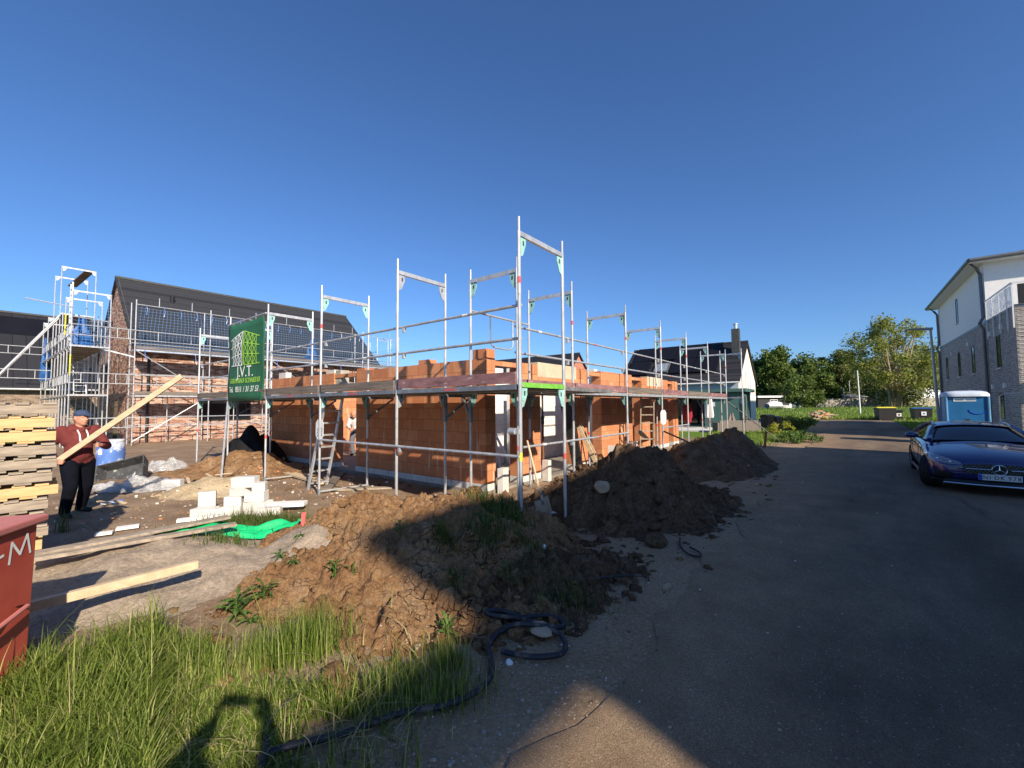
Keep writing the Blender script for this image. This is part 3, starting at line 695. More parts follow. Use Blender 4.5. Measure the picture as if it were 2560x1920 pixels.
# plates, banner, ladders hung on or leaning against it
def plate(b, a, z, label, hh=.36, w_=.26, m='white_label', rz=0.0, lines=True):
    s = root('info_plate', label, 'sign', tuple(W(b, a, z)), 'white information plates tied to the scaffold', space='L', rot=rz)
    w2 = w_ / 2; c = .07
    poly = [(-w2, 0, c), (-w2 + c, 0, 0), (w2 - c, 0, 0), (w2, 0, c), (w2, 0, hh - c), (w2 - c, 0, hh), (-w2 + c, 0, hh), (-w2, 0, hh - c)]
    MB().prism(poly, (0, .006, 0), m).build('panel', s)
    if lines:
        q = MB()
        for x, z0 in ((-.085, .06), (.07, .08)):
            for i in range(5): q.box(x + .012 * (i % 2), x + .03, -.003, -.001, z0 + i * .035, z0 + i * .035 + .018, 'black_ink')
        q.build('print', s)
    return s
plate(-.01, 5.07, 1.04, 'white plate with clipped corners tied to the post left of the ladder', rz=R(-38), hh=.40, w_=.30)
p2 = plate(8.25, .92, 1.1, 'pale grey plate tied to the right scaffold post beside the far ladder', rz=R(40), hh=.42, w_=.30, lines=False)
q = MB()
for i in range(6): q.box(-.10, .10 - .03 * (i % 3), -.004, -.001, .09 + i * .04, .105 + i * .04, 'concrete')
q.build('print', p2)

# banner between two posts
bn = root('banner', 'green scaffolder banner with white and lime lettering', 'banner', (-.05, 7.65, 1.75))
m_ = MB(); n = 16; k = 14; BA0, BA1 = 9.86, 7.72; vs = []
def banner_pt(u, v, off=0.0):   # u 0..1 from left (a=9.86) to right, v 0..1 bottom to top
    a = BA0 + (BA1 - BA0) * u; zt_ = 3.93 + .03 * math.sin(u * math.pi) * -1; zb_ = 1.86
    bb = -.06 - .05 * math.sin(u * 5.2) * math.sin(v * math.pi) - .02 * math.sin(v * 9 + u * 3)
    return (bb - off, a + .05 * (.5 - abs(v - .5)) * (1 if u < .5 else -1), zb_ + (zt_ - zb_) * v)
vs = [banner_pt(i / n, j / k) for j in range(k + 1) for i in range(n + 1)]
m_.add(vs, [(j * (n + 1) + i, j * (n + 1) + i + 1, (j + 1) * (n + 1) + i + 1, (j + 1) * (n + 1) + i) for j in range(k) for i in range(n)], 'banner_green')
o = m_.build('cloth', bn, smooth=True); sd_ = o.modifiers.new('s', 'SOLIDIFY'); sd_.thickness = .004
MB().tube((-.05, 10.0, 3.95), (-.05, 7.6, 3.97), .02, 'galvanised', 8).build('top_bar', bn, smooth=True)
def banner_strokes(segs, m, wd, name):
    q = MB()
    for (u0, v0, u1, v1) in segs:
        st = 5; prev = None
        dx, dy = (u1 - u0) * 2.14, (v1 - v0) * 2.07; ln = math.hypot(dx, dy) or 1; nxv, nyv = -dy / ln * wd / 2 / 2.14, dx / ln * wd / 2 / 2.07
        for i in range(st + 1):
            t = i / st; u, v = u0 + (u1 - u0) * t, v0 + (v1 - v0) * t
            cur = (banner_pt(u + nxv, v + nyv, .012), banner_pt(u - nxv, v - nyv, .012))
            if prev: q.add([prev[0], prev[1], cur[1], cur[0]], [(0, 1, 2, 3), (3, 2, 1, 0)][:1], m)
            prev = cur
    return q.build(name, bn)
# emblem: two sketched scaffold faces meeting at a corner
seg = []
L0, C0 = .17, .47
def gridseg(xa, xb, fy):
    out = []; cols = [0, .33, .66, 1]
    def P(c, r): # c 0 outer..1 corner, r 0..3
        x = xa + (xb - xa) * c; top = .80 + .085 * c; bot = .455 - .0 * c
        return x, bot + (top - bot) * r / 3
    for c in cols: out.append(P(c, 0) + P(c, 3))
    for r in range(4): out.append(P(-.25 if fy else -.25, r) + P(1, r))
    for a_, b_ in zip(cols[:-1], cols[1:]):
        for r in range(3):
            out.append(P(a_, r) + P(b_, r + 1)); out.append(P(a_, r + 1) + P(b_, r))
    return out
banner_strokes(gridseg(.20, .47, 0), 'banner_white', .026, 'emblem')
banner_strokes(gridseg(.80, .50, 1), 'banner_lime', .026, 'emblem')
def banner_text(s, size, u, v, m, sx=1.0):
    q = MB(); text_mb(q, s, size, Matrix.Identity(4), m, depth=.002, sx=sx)
    for i, p in enumerate(q.v):
        q.v[i] = banner_pt(u + p[0] / 2.14, v + p[1] / 2.07, .014 + p[2])
    q.build('lettering', bn)
banner_text('J.V.T.', .40, .52, .365, 'banner_white', .95)
banner_text('GERÜSTBAU SCHNEIDER', .185, .51, .255, 'banner_lime', .80)
for w_, u_ in (('Tel.', .165), ('0511', .385), ('/', .515), ('31', .60), ('37', .715), ('53', .83)): banner_text(w_, .21, u_, .145, 'banner_white', .86)

def ladder(name, label, p0, p1, side, w_, rungs, m='galvanised', round_=False):
    """p0 foot centre, p1 top centre, side = direction of the rungs (house coordinates)"""
    s = root(name, label, 'ladder', tuple(p0), 'ladders leaning against the scaffold decks'); p0, p1, side = Vector(p0), Vector(p1), Vector(side).normalized()
    for k in (-1, 1):
        MB().bar(p0 + side * k * w_ / 2, p1 + side * k * w_ * .46, .03, .07, m, up=(p1 - p0).cross(side)).build('stile', s)
    for i in range(rungs):
        t = (i + .6) / (rungs + .2); c = p0.lerp(p1, t); MB().bar(c - side * (w_ / 2 - .01), c + side * (w_ / 2 - .01), .032, .03, m, up=(p1 - p0).cross(side)).build('rung', s)
    return s
ladder('ladder', 'grey aluminium ladder leaning at the doorway left of the brick wall', (.27, 5.68, -.07), (.38, 5.16, 2.02), (1, 0, 0), .40, 8)
ladder('ladder', 'pale wooden ladder leaning at the right side of the scaffold', (8.02, 1.36, .05), (8.06, 1.32, 2.0), (.6, -1, 0), .40, 8, 'pallet_old')
# ---------------------------------------------------------------- neighbouring brick house (left) and its scaffold
def windowp(parent, x0, x1, y0, y1, z0, z1, out, fm='black_plastic', gm='window_glass', fw=.06, name='window', bars=1):
    """flat window on a wall; out = outward unit (dx, dy); frame proud of the wall, pane inside the frame"""
    fr = MB(); ox, oy = out
    if oy == 0:
        X = x0; d0, d1 = sorted((X - ox * .05, X + ox * .02)); g0, g1 = sorted((X - ox * .045, X + ox * .004))
        for p, q, r_, t in ((y0, y0 + fw, z0, z1), (y1 - fw, y1, z0, z1), (y0 + fw, y1 - fw, z0, z0 + fw), (y0 + fw, y1 - fw, z1 - fw, z1)): fr.box(d0, d1, p, q, r_, t, fm)
        for i in range(bars):
            c = y0 + (y1 - y0) * (i + 1) / (bars + 1); fr.box(d0, d1, c - fw / 2, c + fw / 2, z0 + fw, z1 - fw, fm)
        f_ = fr.build(name, parent); MB().box(g0, g1, y0 + fw, y1 - fw, z0 + fw, z1 - fw, gm).build('pane', f_)
    else:
        Y = y0; d0, d1 = sorted((Y - oy * .05, Y + oy * .02)); g0, g1 = sorted((Y - oy * .045, Y + oy * .004))
        for p, q, r_, t in ((x0, x0 + fw, z0, z1), (x1 - fw, x1, z0, z1), (x0 + fw, x1 - fw, z0, z0 + fw), (x0 + fw, x1 - fw, z1 - fw, z1)): fr.box(p, q, d0, d1, r_, t, fm)
        for i in range(bars):
            c = x0 + (x1 - x0) * (i + 1) / (bars + 1); fr.box(c - fw / 2, c + fw / 2, d0, d1, z0 + fw, z1 - fw, fm)
        f_ = fr.build(name, parent); MB().box(x0 + fw, x1 - fw, g0, g1, z0 + fw, z1 - fw, gm).build('pane', f_)
    return f_
def gable_x(parent, b0, b1, a0, a1, z0, ze, zr, wallm, roofm, over=.35, overg=.12, th=.18, gutter='zinc'):
    """house whose ridge runs along b; gables at b0 and b1"""
    am = (a0 + a1) / 2; wl = MB()
    wl.add([(b0, a0, z0), (b1, a0, z0), (b1, a0, ze), (b0, a0, ze)], [(0, 1, 2, 3)], wallm)
    wl.add([(b0, a1, z0), (b1, a1, z0), (b1, a1, ze), (b0, a1, ze)], [(3, 2, 1, 0)], wallm)
    for b, f in ((b0, (4, 3, 2, 1, 0)), (b1, (0, 1, 2, 3, 4))):
        wl.add([(b, a0, z0), (b, a1, z0), (b, a1, ze), (b, am, zr - .1), (b, a0, ze)], [f], wallm)
    wl.build('wall', parent)
    sl_ = (zr - ze) / (am - a0)
    for sgn, ae in ((-1, a0), (1, a1)):
        e = ae + sgn * over; zz = ze - over * sl_
        p = [(b0 - overg, e, zz + .05), (b1 + overg, e, zz + .05), (b1 + overg, am, zr + .05), (b0 - overg, am, zr + .05)]
        r_ = MB(); r_.hexa([(x, y, z) for x, y, z in p] + [(x, y, z + th) for x, y, z in p], roofm); ro = r_.build('roof', parent)
        if gutter: MB().tube((b0 - overg, e + sgn * .05, zz + .08), (b1 + overg, e + sgn * .05, zz + .08), .065, gutter, 10).build('gutter', parent, smooth=True)
    MB().bar((b0 - overg, am, zr + .05 + th), (b1 + overg, am, zr + .05 + th), .22, .12, 'slate', up=(0, 0, 1)).build('ridge', parent)
def gable_y(parent, b0, b1, a0, a1, z0, ze, zr, wallm, roofm, over=.3, overg=.15, th=.16, gutter='zinc'):
    """house whose ridge runs along a; gables at a0 and a1"""
    bm_ = (b0 + b1) / 2; wl = MB()
    wl.add([(b0, a0, z0), (b0, a1, z0), (b0, a1, ze), (b0, a0, ze)], [(3, 2, 1, 0)], wallm)
    wl.add([(b1, a0, z0), (b1, a1, z0), (b1, a1, ze), (b1, a0, ze)], [(0, 1, 2, 3)], wallm)
    for a, f in ((a0, (0, 1, 2, 3, 4)), (a1, (4, 3, 2, 1, 0))):
        wl.add([(b0, a, z0), (b1, a, z0), (b1, a, ze), (bm_, a, zr - .1), (b0, a, ze)], [f], wallm)
    wl.build('wall', parent); sl_ = (zr - ze) / (bm_ - b0); rs = []
    for sgn, be in ((-1, b0), (1, b1)):
        e = be + sgn * over; zz = ze - over * sl_
        p = [(e, a0 - overg, zz + .05), (bm_, a0 - overg, zr + .05), (bm_, a1 + overg, zr + .05), (e, a1 + overg, zz + .05)]
        rs.append(MB().hexa(p + [(x, y, z + th) for x, y, z in p], roofm).build('roof', parent))
        if gutter: MB().tube((e + sgn * .05, a0 - overg, zz + .08), (e + sgn * .05, a1 + overg, zz + .08), .06, gutter, 10).build('gutter', parent, smooth=True)
    MB().bar((bm_, a0 - overg, zr + .05 + th), (bm_, a1 + overg, zr + .05 + th), .2, .1, 'slate', up=(0, 0, 1)).build('ridge', parent)
    return rs
H2 = root('brick_house', 'brick house under scaffold with long black tiled roof, left behind the banner', 'house', (.75, 25.2, -.1))
gable_x(H2, .75, 15.1, 25.2, 34.8, -.2, 4.85, 9.15, 'mixed_brick', 'anthracite_tile', over=.35)
for x0, x1, z0, z1 in ((3.6, 6.2, .95, 2.15), (8.6, 9.9, .3, 2.4), (11.3, 13.2, .95, 2.2)):
    MB().box(x0, x1, 25.19, 25.24, z0, z1, 'window_glass').build('window_opening', H2)
    windowp(H2, x0, x1, 25.19, 25.19, z0, z1, (0, -1), bars=1)
MB().box(.742, .76, 28.6, 29.7, -.1, 2.1, 'window_glass').build('doorway', H2)
windowp(H2, .745, .745, 31.5, 32.4, 2.9, 4.3, (-1, 0))
MB().tube((1.3, 25.05, 4.4), (1.3, 25.05, 0), .06, 'black_plastic', 10).build('downpipe', H2, smooth=True)
for x in (3.0, 11.2): MB().tube((x, 28.6, 8.0), (x, 28.5, 8.45), .12, 'black_plastic', 10).build('roof_vent', H2, smooth=True)
# roof window of the brick house, with a crumple of blue net
sf2 = root('scaffold', 'tall grey scaffold wrapped round the brick house on the left', 'scaffold', (.5, 23.5, -.1))
FB = [.45 + 3.07 * k for k in range(6)]
def fr2(po, pi, z1, tiers, z0=-.1, gm='galvanised'):
    m_ = MB(); 
    for p in (po, pi):
        m_.tube((p[0], p[1], z0), (p[0], p[1], z1), .026, 'galvanised', 6)
    for t in tiers: m_.bar((po[0], po[1], t), (pi[0], pi[1], t), .045, .07, 'galvanised', up=(0, 0, 1))
    d = Vector((pi[0] - po[0], pi[1] - po[1], 0)).normalized()
    f_ = m_.build('frame', sf2)
    t = tiers[-1]
    for p, s in ((po, 1), (pi, -1)):
        q = Vector((p[0], p[1], t - .03)); e = d * s; tt = e.cross(Vector((0, 0, 1))) * .006
        MB().prism([q + e * .03 - tt, q + e * .18 - tt, q + e * .10 - Vector((0, 0, .15)) - tt, q + e * .03 - Vector((0, 0, .17)) - tt], tt * 2, gm).build('gusset', f_)
for b in FB: fr2((b, 23.5), (b, 24.5), 6.95, (2.3, 4.5))
for a, z in ((23.5, 7.0), (24.6, 5.6), (25.6, 7.0), (26.6, 6.4), (27.7, 8.95), (29.0, 6.4), (30.3, 8.95), (32.8, 7.0), (35.3, 7.0)):
    fr2((-1.7, a), (-.45, a), z, (2.3, 4.5) if z < 6.9 else (2.3, 4.5, z - .05) if z < 8 else (2.3, 4.5, 6.5, z - .05))
def rails2(pts, zs, r=.024):
    for p, q in zip(pts[:-1], pts[1:]):
        m_ = MB()
        for z in zs: m_.tube((p[0], p[1], z), (q[0], q[1], z), r, 'galvanised', 6)
        d = Vector((q[0] - p[0], q[1] - p[1], 0)).normalized()
        for zz in zs[::2]:
            for t in (.28, .72):
                c = Vector((p[0], p[1], 0)).lerp(Vector((q[0], q[1], 0)), t); m_.tube((c.x, c.y, zz), (c.x, c.y, zz + .45), .018, 'galvanised', 5)
        m_.build('guard_rail', sf2)
fp = [(b, 23.46) for b in FB]
for zz in ((.8, 1.25), (2.85, 3.3), (5.0, 5.45)): rails2(fp, zz)
rails2(fp, (6.72,), .022)
rails2([(-1.7, a) for a in (23.5, 25.6, 27.7, 30.3, 32.8, 35.3)], (2.85, 3.3)); rails2([(-1.7, a) for a in (23.5, 25.6, 27.7, 30.3, 32.8, 35.3)], (5.0, 5.45))
for zz in ((.8, 1.25), (2.85, 3.3), (5.0, 5.45)): rails2([(-1.7, 23.46), (-.45, 23.46), (.45, 23.46)], zz)
rails2([(-3.6, 35.3), (-1.7, 35.3)], (5.0, 5.45)); rails2([(-3.8, 30.3), (-1.7, 30.3)], (3.3, 3.75))
MB().tube((-1.7, 23.47, 6.2), (-3.1, 23.5, 6.35), .024, 'galvanised', 6).tube((-1.7, 23.47, 5.8), (-.45, 23.47, 5.7), .024, 'galvanised', 6).build('guard_rail', sf2)
for p, q in zip(FB[:-1], FB[1:]):
    for z in (2.35, 4.55):
        MB().box(p + .02, q - .02, 23.55, 24.5, z - .06, z, 'old_board').build('deck', sf2)
        MB().box(p + .04, q - .04, 23.43, 23.46, z, z + .16, 'old_board').build('toe_board', sf2)
        MB().box(p + .04, q - .04, 23.42, 23.45, z - .09, z - .02, 'galvanised').build('ledger', sf2)
for p, q in ((23.5, 25.6), (25.6, 27.7), (27.7, 30.3), (30.3, 32.8), (32.8, 35.3)):
    for z in (2.35, 4.55):
        MB().box(-1.65, -.5, p + .02, q - .02, z - .06, z, 'old_board').build('deck', sf2)
        MB().box(-1.74, -1.71, p + .02, q - .02, z - .09, z - .02, 'galvanised').build('ledger', sf2)
MB().box(-1.65, -.5, 27.75, 30.25, 6.44, 6.5, 'old_board').build('deck', sf2)
MB().hexa([(-.85, 27.72, 8.93), (-.5, 27.72, 8.93), (-.9, 30.2, 8.45), (-1.25, 30.2, 8.45), (-.85, 27.72, 8.98), (-.5, 27.72, 8.98), (-.9, 30.2, 8.5), (-1.25, 30.2, 8.5)], 'old_board').build('tilted_deck', sf2)
MB().tube((-1.72, 27.6, 6.4), (-5.6, 26.0, -.1), .045, 'galvanised', 8).build('raking_strut', sf2, smooth=True)
MB().tube((-1.72, 27.9, 6.3), (-5.6, 26.5, -.1), .045, 'galvanised', 8).build('raking_strut', sf2, smooth=True)
MB().bar((.45, 23.5, 4.15), (-.9, 23.6, 4.5), .04, .06, 'galvanised').build('brace', sf2)
for a, b, m_n in ((25.6, -1.7, 'yellow_paint'), (23.5, -1.7, 'yellow_paint')):
    MB().tube((b, a, 5.2 if a > 25 else 3.2), (b, a, 6.2 if a > 25 else 4.1), .029, m_n, 8).build('painted_sleeve', sf2)
m_ = MB()
for s in (-.22, .22): m_.bar((-1.0 + s, 26.6, 2.4), (-1.0 + s, 27.4, 4.5), .04, .06, 'galvanised')
for i in range(7): t = (i + .5) / 7; m_.bar((-1.22, 26.6 + .8 * t, 2.4 + 2.1 * t), (-.78, 26.6 + .8 * t, 2.4 + 2.1 * t), .03, .03, 'galvanised')
m_.build('inner_ladder', sf2)
m_ = MB()
for s in (-.3, .3): m_.bar((-1.4, 27.0 + s, 4.6), (-1.4, 27.0 + s, 8.0), .05, .06, 'galvanised')
for i in range(11): m_.bar((-1.4, 26.7, 4.8 + i * .29), (-1.4, 27.3, 4.8 + i * .29), .035, .035, 'galvanised')
m_.build('inner_ladder', sf2)
for k in range(0, 5, 2):
    MB().tube((FB[k], 23.44, .1), (FB[k + 1], 23.44, 2.3), .022, 'galvanised', 6).build('brace', sf2); MB().tube((FB[k + 1], 23.44, 2.35), (FB[k], 23.44, 4.5), .022, 'galvanised', 6).build('brace', sf2)
for p, q in zip(FB[:-1], FB[1:]):
    for z in (.85, 2.9, 3.4, 4.95): MB().tube((p, 24.52, z), (q, 24.52, z), .022, 'galvanised', 6).build('guard_rail', sf2)
    MB().tube(((p + q) / 2, 24.5, -.1), ((p + q) / 2, 24.5, 2.3), .024, 'galvanised', 6).build('inner_post', sf2)
# sagging blue safety net along the eave
def netsheet(name, label, p, q, z0, z1, nx_=30, nz_=8, sag=.12, amp=.06):
    m_ = MB(); p, q = Vector(p), Vector(q); d = q - p; nn = Vector((-d.y, d.x)).normalized(); vs = []
    for j in range(nz_ + 1):
        for i in range(nx_ + 1):
            u, v = i / nx_, j / nz_; c = p + d * u; off = amp * math.sin(u * 21 + v * 2) * math.sin(v * math.pi)
            zt_ = z1 - sag * abs(math.sin(u * math.pi * 7)); vs.append((c.x + nn.x * off, c.y + nn.y * off, z0 + (zt_ - z0) * v))
    m_.add(vs, [(j * (nx_ + 1) + i, j * (nx_ + 1) + i + 1, (j + 1) * (nx_ + 1) + i + 1, (j + 1) * (nx_ + 1) + i) for j in range(nz_) for i in range(nx_)], 'safety_net')
    return solo(m_, name, label, 'safety net', (p.x, p.y, z0), 'blue safety nets', space='H', smooth=True)
netsheet('safety_net', 'long blue safety net hung along the eave of the brick house', (.5, 23.40), (15.8, 23.40), 4.45, 6.68, 70)
netsheet('safety_net', 'blue net closing the tall scaffold tower at the gable end', (-1.66, 23.40), (-.45, 23.40), 4.5, 6.9, 8, amp=.03)
def crumple(name, label, at, r, m, h, seed, n=18, k=14, cat='safety net'):
    m_ = MB(); vs = []
    for j in range(k + 1):
        v = j / k
        for i in range(n):
            t = 6.283 * i / n; rr = r * (1.15 - .55 * v + .25 * math.sin(v * 5)) * (1 + .28 * math.sin(t * 5 + v * 4 + seed) + .3 * noise.noise(Vector((math.cos(t) * 2, math.sin(t) * 2, v * 3 + seed))))
            vs.append((at[0] + rr * math.cos(t), at[1] + rr * math.sin(t) * .6, at[2] + h * v))
    m_.add(vs, [(j * n + i, j * n + (i + 1) % n, (j + 1) * n + (i + 1) % n, (j + 1) * n + i) for j in range(k) for i in range(n)] + [tuple(range(n))[::-1], tuple(range(k * n, k * n + n))], m)
    return solo(m_, name, label, cat, at, 'bunched blue nets', space='H', smooth=True)
crumple('bunched_net', 'bunch of bright blue net on the tower deck beside the gable', (-1.25, 24.6, 4.56), .26, 'blue_tarp', 1.35, 3)
crumple('bunched_net', 'bunch of dark blue net low on the far left scaffold tower', (-1.6, 34.9, 3.4), .16, 'blue_tarp', 2.6, 7)
crumple('bunched_net', 'bunched blue net at the eave behind the green banner', (9.2, 23.75, 4.6), .25, 'blue_tarp', 1.5, 12)
# thin ties hanging from the net rail
for i in range(22):
    b = .8 + i * .68; MB().path([(b, 23.42, 6.74), (b + .06, 23.40, 6.5), (b + .02, 23.41, 6.25)], .018, 'barrel_blue', 5).build('net_tie', sf2)
    if i % 3 == 0: MB().path([(b, 23.40, 4.5), (b + .03, 23.39, 4.2), (b + .07, 23.39, 3.95)], .02, 'barrel_blue', 5).build('net_tie', sf2)
# scaffold top behind the brick house, right
sfr = root('scaffold', 'distant scaffold with blue net showing behind the right end of the long roof', 'scaffold', (16.2, 26, -.1))
for b, a in ((16.3, 27.0), (16.3, 29.6), (17.2, 31.8), (18.6, 34.4), (20.2, 36.5)):
    m_ = MB()
    for q in (0, 1.05): m_.tube((b + q, a, -.1), (b + q, a, 7.4 - (b - 16) * .25), .026, 'galvanised', 6)
    for t in (2.3, 4.4, 7.25 - (b - 16) * .25): m_.bar((b, a, t), (b + 1.05, a, t), .045, .07, 'galvanised')
    m_.build('frame', sfr)
for p, q in (((16.3, 27), (16.3, 29.6)), ((16.3, 29.6), (17.2, 31.8)), ((17.2, 31.8), (18.6, 34.4)), ((18.6, 34.4), (20.2, 36.5))):
    m_ = MB()
    for z in (5.0, 5.5, 6.2): m_.tube((p[0], p[1], z), (q[0], q[1], z), .024, 'galvanised', 6)
    m_.box(min(p[0], q[0]), max(p[0], q[0]) + 1, p[1], q[1], 4.35, 4.45, 'old_board'); m_.build('guard_rail', sfr)
netsheet('safety_net', 'pale blue net on the distant scaffold right of the long roof', (16.35, 27.0), (20.1, 36.4), 4.5, 6.6, 30)
netsheet('safety_net', 'blue net beside the right gable end of the long roof', (15.9, 23.6), (16.3, 27.0), 4.6, 6.3, 12)

# black tiled house at the far left edge
H3 = root('dark_house', 'black roofed house with pale brown bricks at the left edge', 'house', (-12, 38.3, -.1))
gable_x(H3, -14, 2.5, 38.3, 48, -.2, 3.3, 8.35, 'brown_brick', 'black_seam_roof', over=.4, gutter='galvanised')
MB().hexa([(-9, 41.55, 6.72), (2.1, 41.55, 6.72), (2.1, 42.9, 8.12), (-9, 42.9, 8.12), (-9, 41.45, 6.82), (2.1, 41.45, 6.82), (2.1, 42.8, 8.22), (-9, 42.8, 8.22)], 'solar_panel').build('solar_panel', H3)

# houses beyond the building site
H4 = root('red_gable_house', 'far house with black roof and red brick gable above the clay walls', 'house', (31.5, 18.9, -.1))
gable_y(H4, 31.8, 39.4, 18.9, 32, -.2, 3.3, 7.0, 'red_brick', 'black_tile', over=.4, gutter=None)
H5 = root('cream_house', 'cream gabled house with black solar roof, chimney and dark green annexe', 'house', (31.2, 2.9, -.1))
gable_y(H5, 31.4, 39.0, 2.95, 12.4, -.2, 3.5, 6.65, 'render_cream', 'black_tile', over=.35, gutter='white_pvc')
MB().box(31.385, 31.405, 2.96, 12.39, 2.75, 3.35, 'render_band').build('grey_band', H5)
def onroof(a0, a1, t0, t1, lift, m, name, parent=H5):   # t along the slope 0 eave..1 ridge, front slope
    def P(t, k): return 31.05 + (35.2 - 31.05) * t - k * .6, 3.37 + (6.86 - 3.37) * t + k * .8
    q = []
    for t in (t0, t1):
        q.append((P(t, .02), P(t, lift)))
    (e0, f0_), (e1, f1_) = q
    mb_ = MB().hexa([(e0[0], a0, e0[1]), (e1[0], a0, e1[1]), (e1[0], a1, e1[1]), (e0[0], a1, e0[1]), (f0_[0], a0, f0_[1]), (f1_[0], a0, f1_[1]), (f1_[0], a1, f1_[1]), (f0_[0], a1, f0_[1])], m)
    return mb_.build(name, parent)
for k in range(4): onroof(4.6 + k * 1.85, 6.4 + k * 1.85, .60, .97, .2, 'solar_panel', 'solar_panel')
for k in range(2): onroof(4.6 + k * 1.85, 6.4 + k * 1.85, .22, .59, .2, 'solar_panel', 'solar_panel')
onroof(10.2, 12.05, .22, .59, .2, 'solar_panel', 'solar_panel')
rw = onroof(8.5, 9.7, .26, .5, .2, 'zinc', 'roof_window'); onroof(8.6, 9.6, .28, .48, .23, 'balcony_glass', 'roof_pane')
ch = MB().box(33.6, 34.2, 3.2, 3.75, 5.0, 7.75, 'slate').build('chimney', H5)
MB().tube((33.9, 3.47, 7.75), (33.9, 3.47, 8.1), .13, 'galvanised', 12).tube((33.9, 3.47, 8.1), (33.9, 3.47, 8.2), .18, 'galvanised', 12).build('chimney_pot', ch)
for b in (34.2, 35.2, 36.2): MB().box(b, b + .38, 2.925, 2.948, 2.4 if b > 34.5 else 2.4, 4.3 if b < 36 else 4.05, 'render_band').build('window_niche', H5)
for z, e in ((0, 1),): pass
rf2 = MB().box(27.6, 31.38, 1.9, 7.0, 2.5, 2.72, 'render_teal').build('flat_roof', H5)
MB().box(28.0, 31.38, 2.2, 4.6, -.1, 2.497, 'render_teal').build('annexe', H5)
for a in (6.6,): MB().box(27.9, 28.1, a, a + .2, -.1, 2.495, 'black_plastic').build('post', H5)
MB().box(31.36, 31.397, 4.65, 12.3, .0, 2.5, 'render_teal').box(31.34, 31.358, 5.2, 7.4, .05, 2.2, 'window_glass').build('terrace_wall', H5)
MB().tube((27.95, 2.1, 2.5), (27.95, 2.1, 0), .05, 'zinc', 8).build('downpipe', H5)
for b in (29.0, 30.0): MB().box(b, b + .35, 2.18, 2.2, .2, 2.2, 'window_glass').build('window', H5)
MB().box(27.97, 27.995, 3.9, 4.1, 1.5, 1.8, 'white_pvc').build('wall_lamp', H5)
MB().box(23.8, 28.0, 1.9, 9.5, -.06, .04, 'lime_block').build('terrace', H5)
# ---------------------------------------------------------------- three-storey house on the right
HC = root('apartment_house', 'three storey grey brick and white plaster house at the right edge', 'house', (26.6, -9, -.05))
zw = 5.6
MB().box(26.6, 39.6, -19, -9, zw + .1, 8.6, 'render_white').build('upper_wall', HC)
MB().box(22.2, 39.6, -19, -9.0, -.1, zw, 'grey_brick').build('brick_wall', HC)
MB().box(22.195, 39.61, -19, -8.985, zw - .02, zw + .12, 'zinc').build('parapet_strip', HC)
ov = .55; zb = 8.6; p = [(26.6 - ov, -9 + ov, zb), (39.6 + ov, -9 + ov, zb), (39.6 + ov, -19 - ov, zb), (26.6 - ov, -19 - ov, zb)]
m_ = MB(); m_.hexa([p[0], p[3], p[2], p[1]] + [(x, y, zb + .1) for x, y, z in (p[0], p[3], p[2], p[1])], 'render_white'); m_.build('soffit', HC)
m_ = MB(); q = [(x, y, zb + .11) for x, y, z in p]; top = [(31.5, -14, 10.3), (34.5, -14, 10.3)]
m_.add(q + top, [(1, 0, 4, 5), (2, 1, 5), (3, 2, 5, 4), (0, 3, 4)], 'anthracite_tile'); m_.build('roof', HC)
m_ = MB(); 
for i in range(4): m_.tube((p[i][0], p[i][1], zb + .12), (p[(i + 1) % 4][0], p[(i + 1) % 4][1], zb + .12), .1, 'zinc', 10)
m_.build('gutter', HC, smooth=True)
for b in (39.35, 26.75):
    MB().path([(b if b > 30 else 26.4, -8.5, zb + .05), (b if b > 30 else 26.45, -8.75, zb - .25), (b, -8.9, zb - .5), (b, -8.92, zw + .3), (b, -8.78, zw), (b, -8.9, zw - .3), (b, -8.92, 0)], .07, 'zinc', 10).build('downpipe', HC, smooth=True)
def wn(b, z0, z1, wd): 
    f_ = windowp(HC, b, b + wd, -8.995, -8.995, z0, z1, (0, 1), fm='black_plastic', fw=.05, bars=0); MB().box(b - .08, b + wd + .08, -9.0, -8.93, z0 - .07, z0 - .005, 'lime_block').build('sill', f_)
wn(32.9, 6.55, 8.05, .5)
for b in (36.9, 33.0, 29.4, 24.5): wn(b, 3.25, 4.75, .62)
for b in (36.9, 33.0, 29.4, 24.5): wn(b, .9, 2.1, .62)
for b, z in ((35.2, 4.75), (30.5, 4.85), (25.9, 4.85), (24.0, 4.95), (25.9, 2.3), (24.0, 2.3), (30.5, 2.2)): MB().box(b, b + .18, -9.02, -8.92, z, z + .22, 'white_pvc').build('vent_cover', HC)
windowp(HC, 26.595, 26.595, -14.2, -11.8, 6.0, 7.9, (-1, 0), bars=1)
MB().box(26.585, 26.598, -19, -9.003, zw + .12, 8.0, 'render_white').build('plaster_panel', HC)
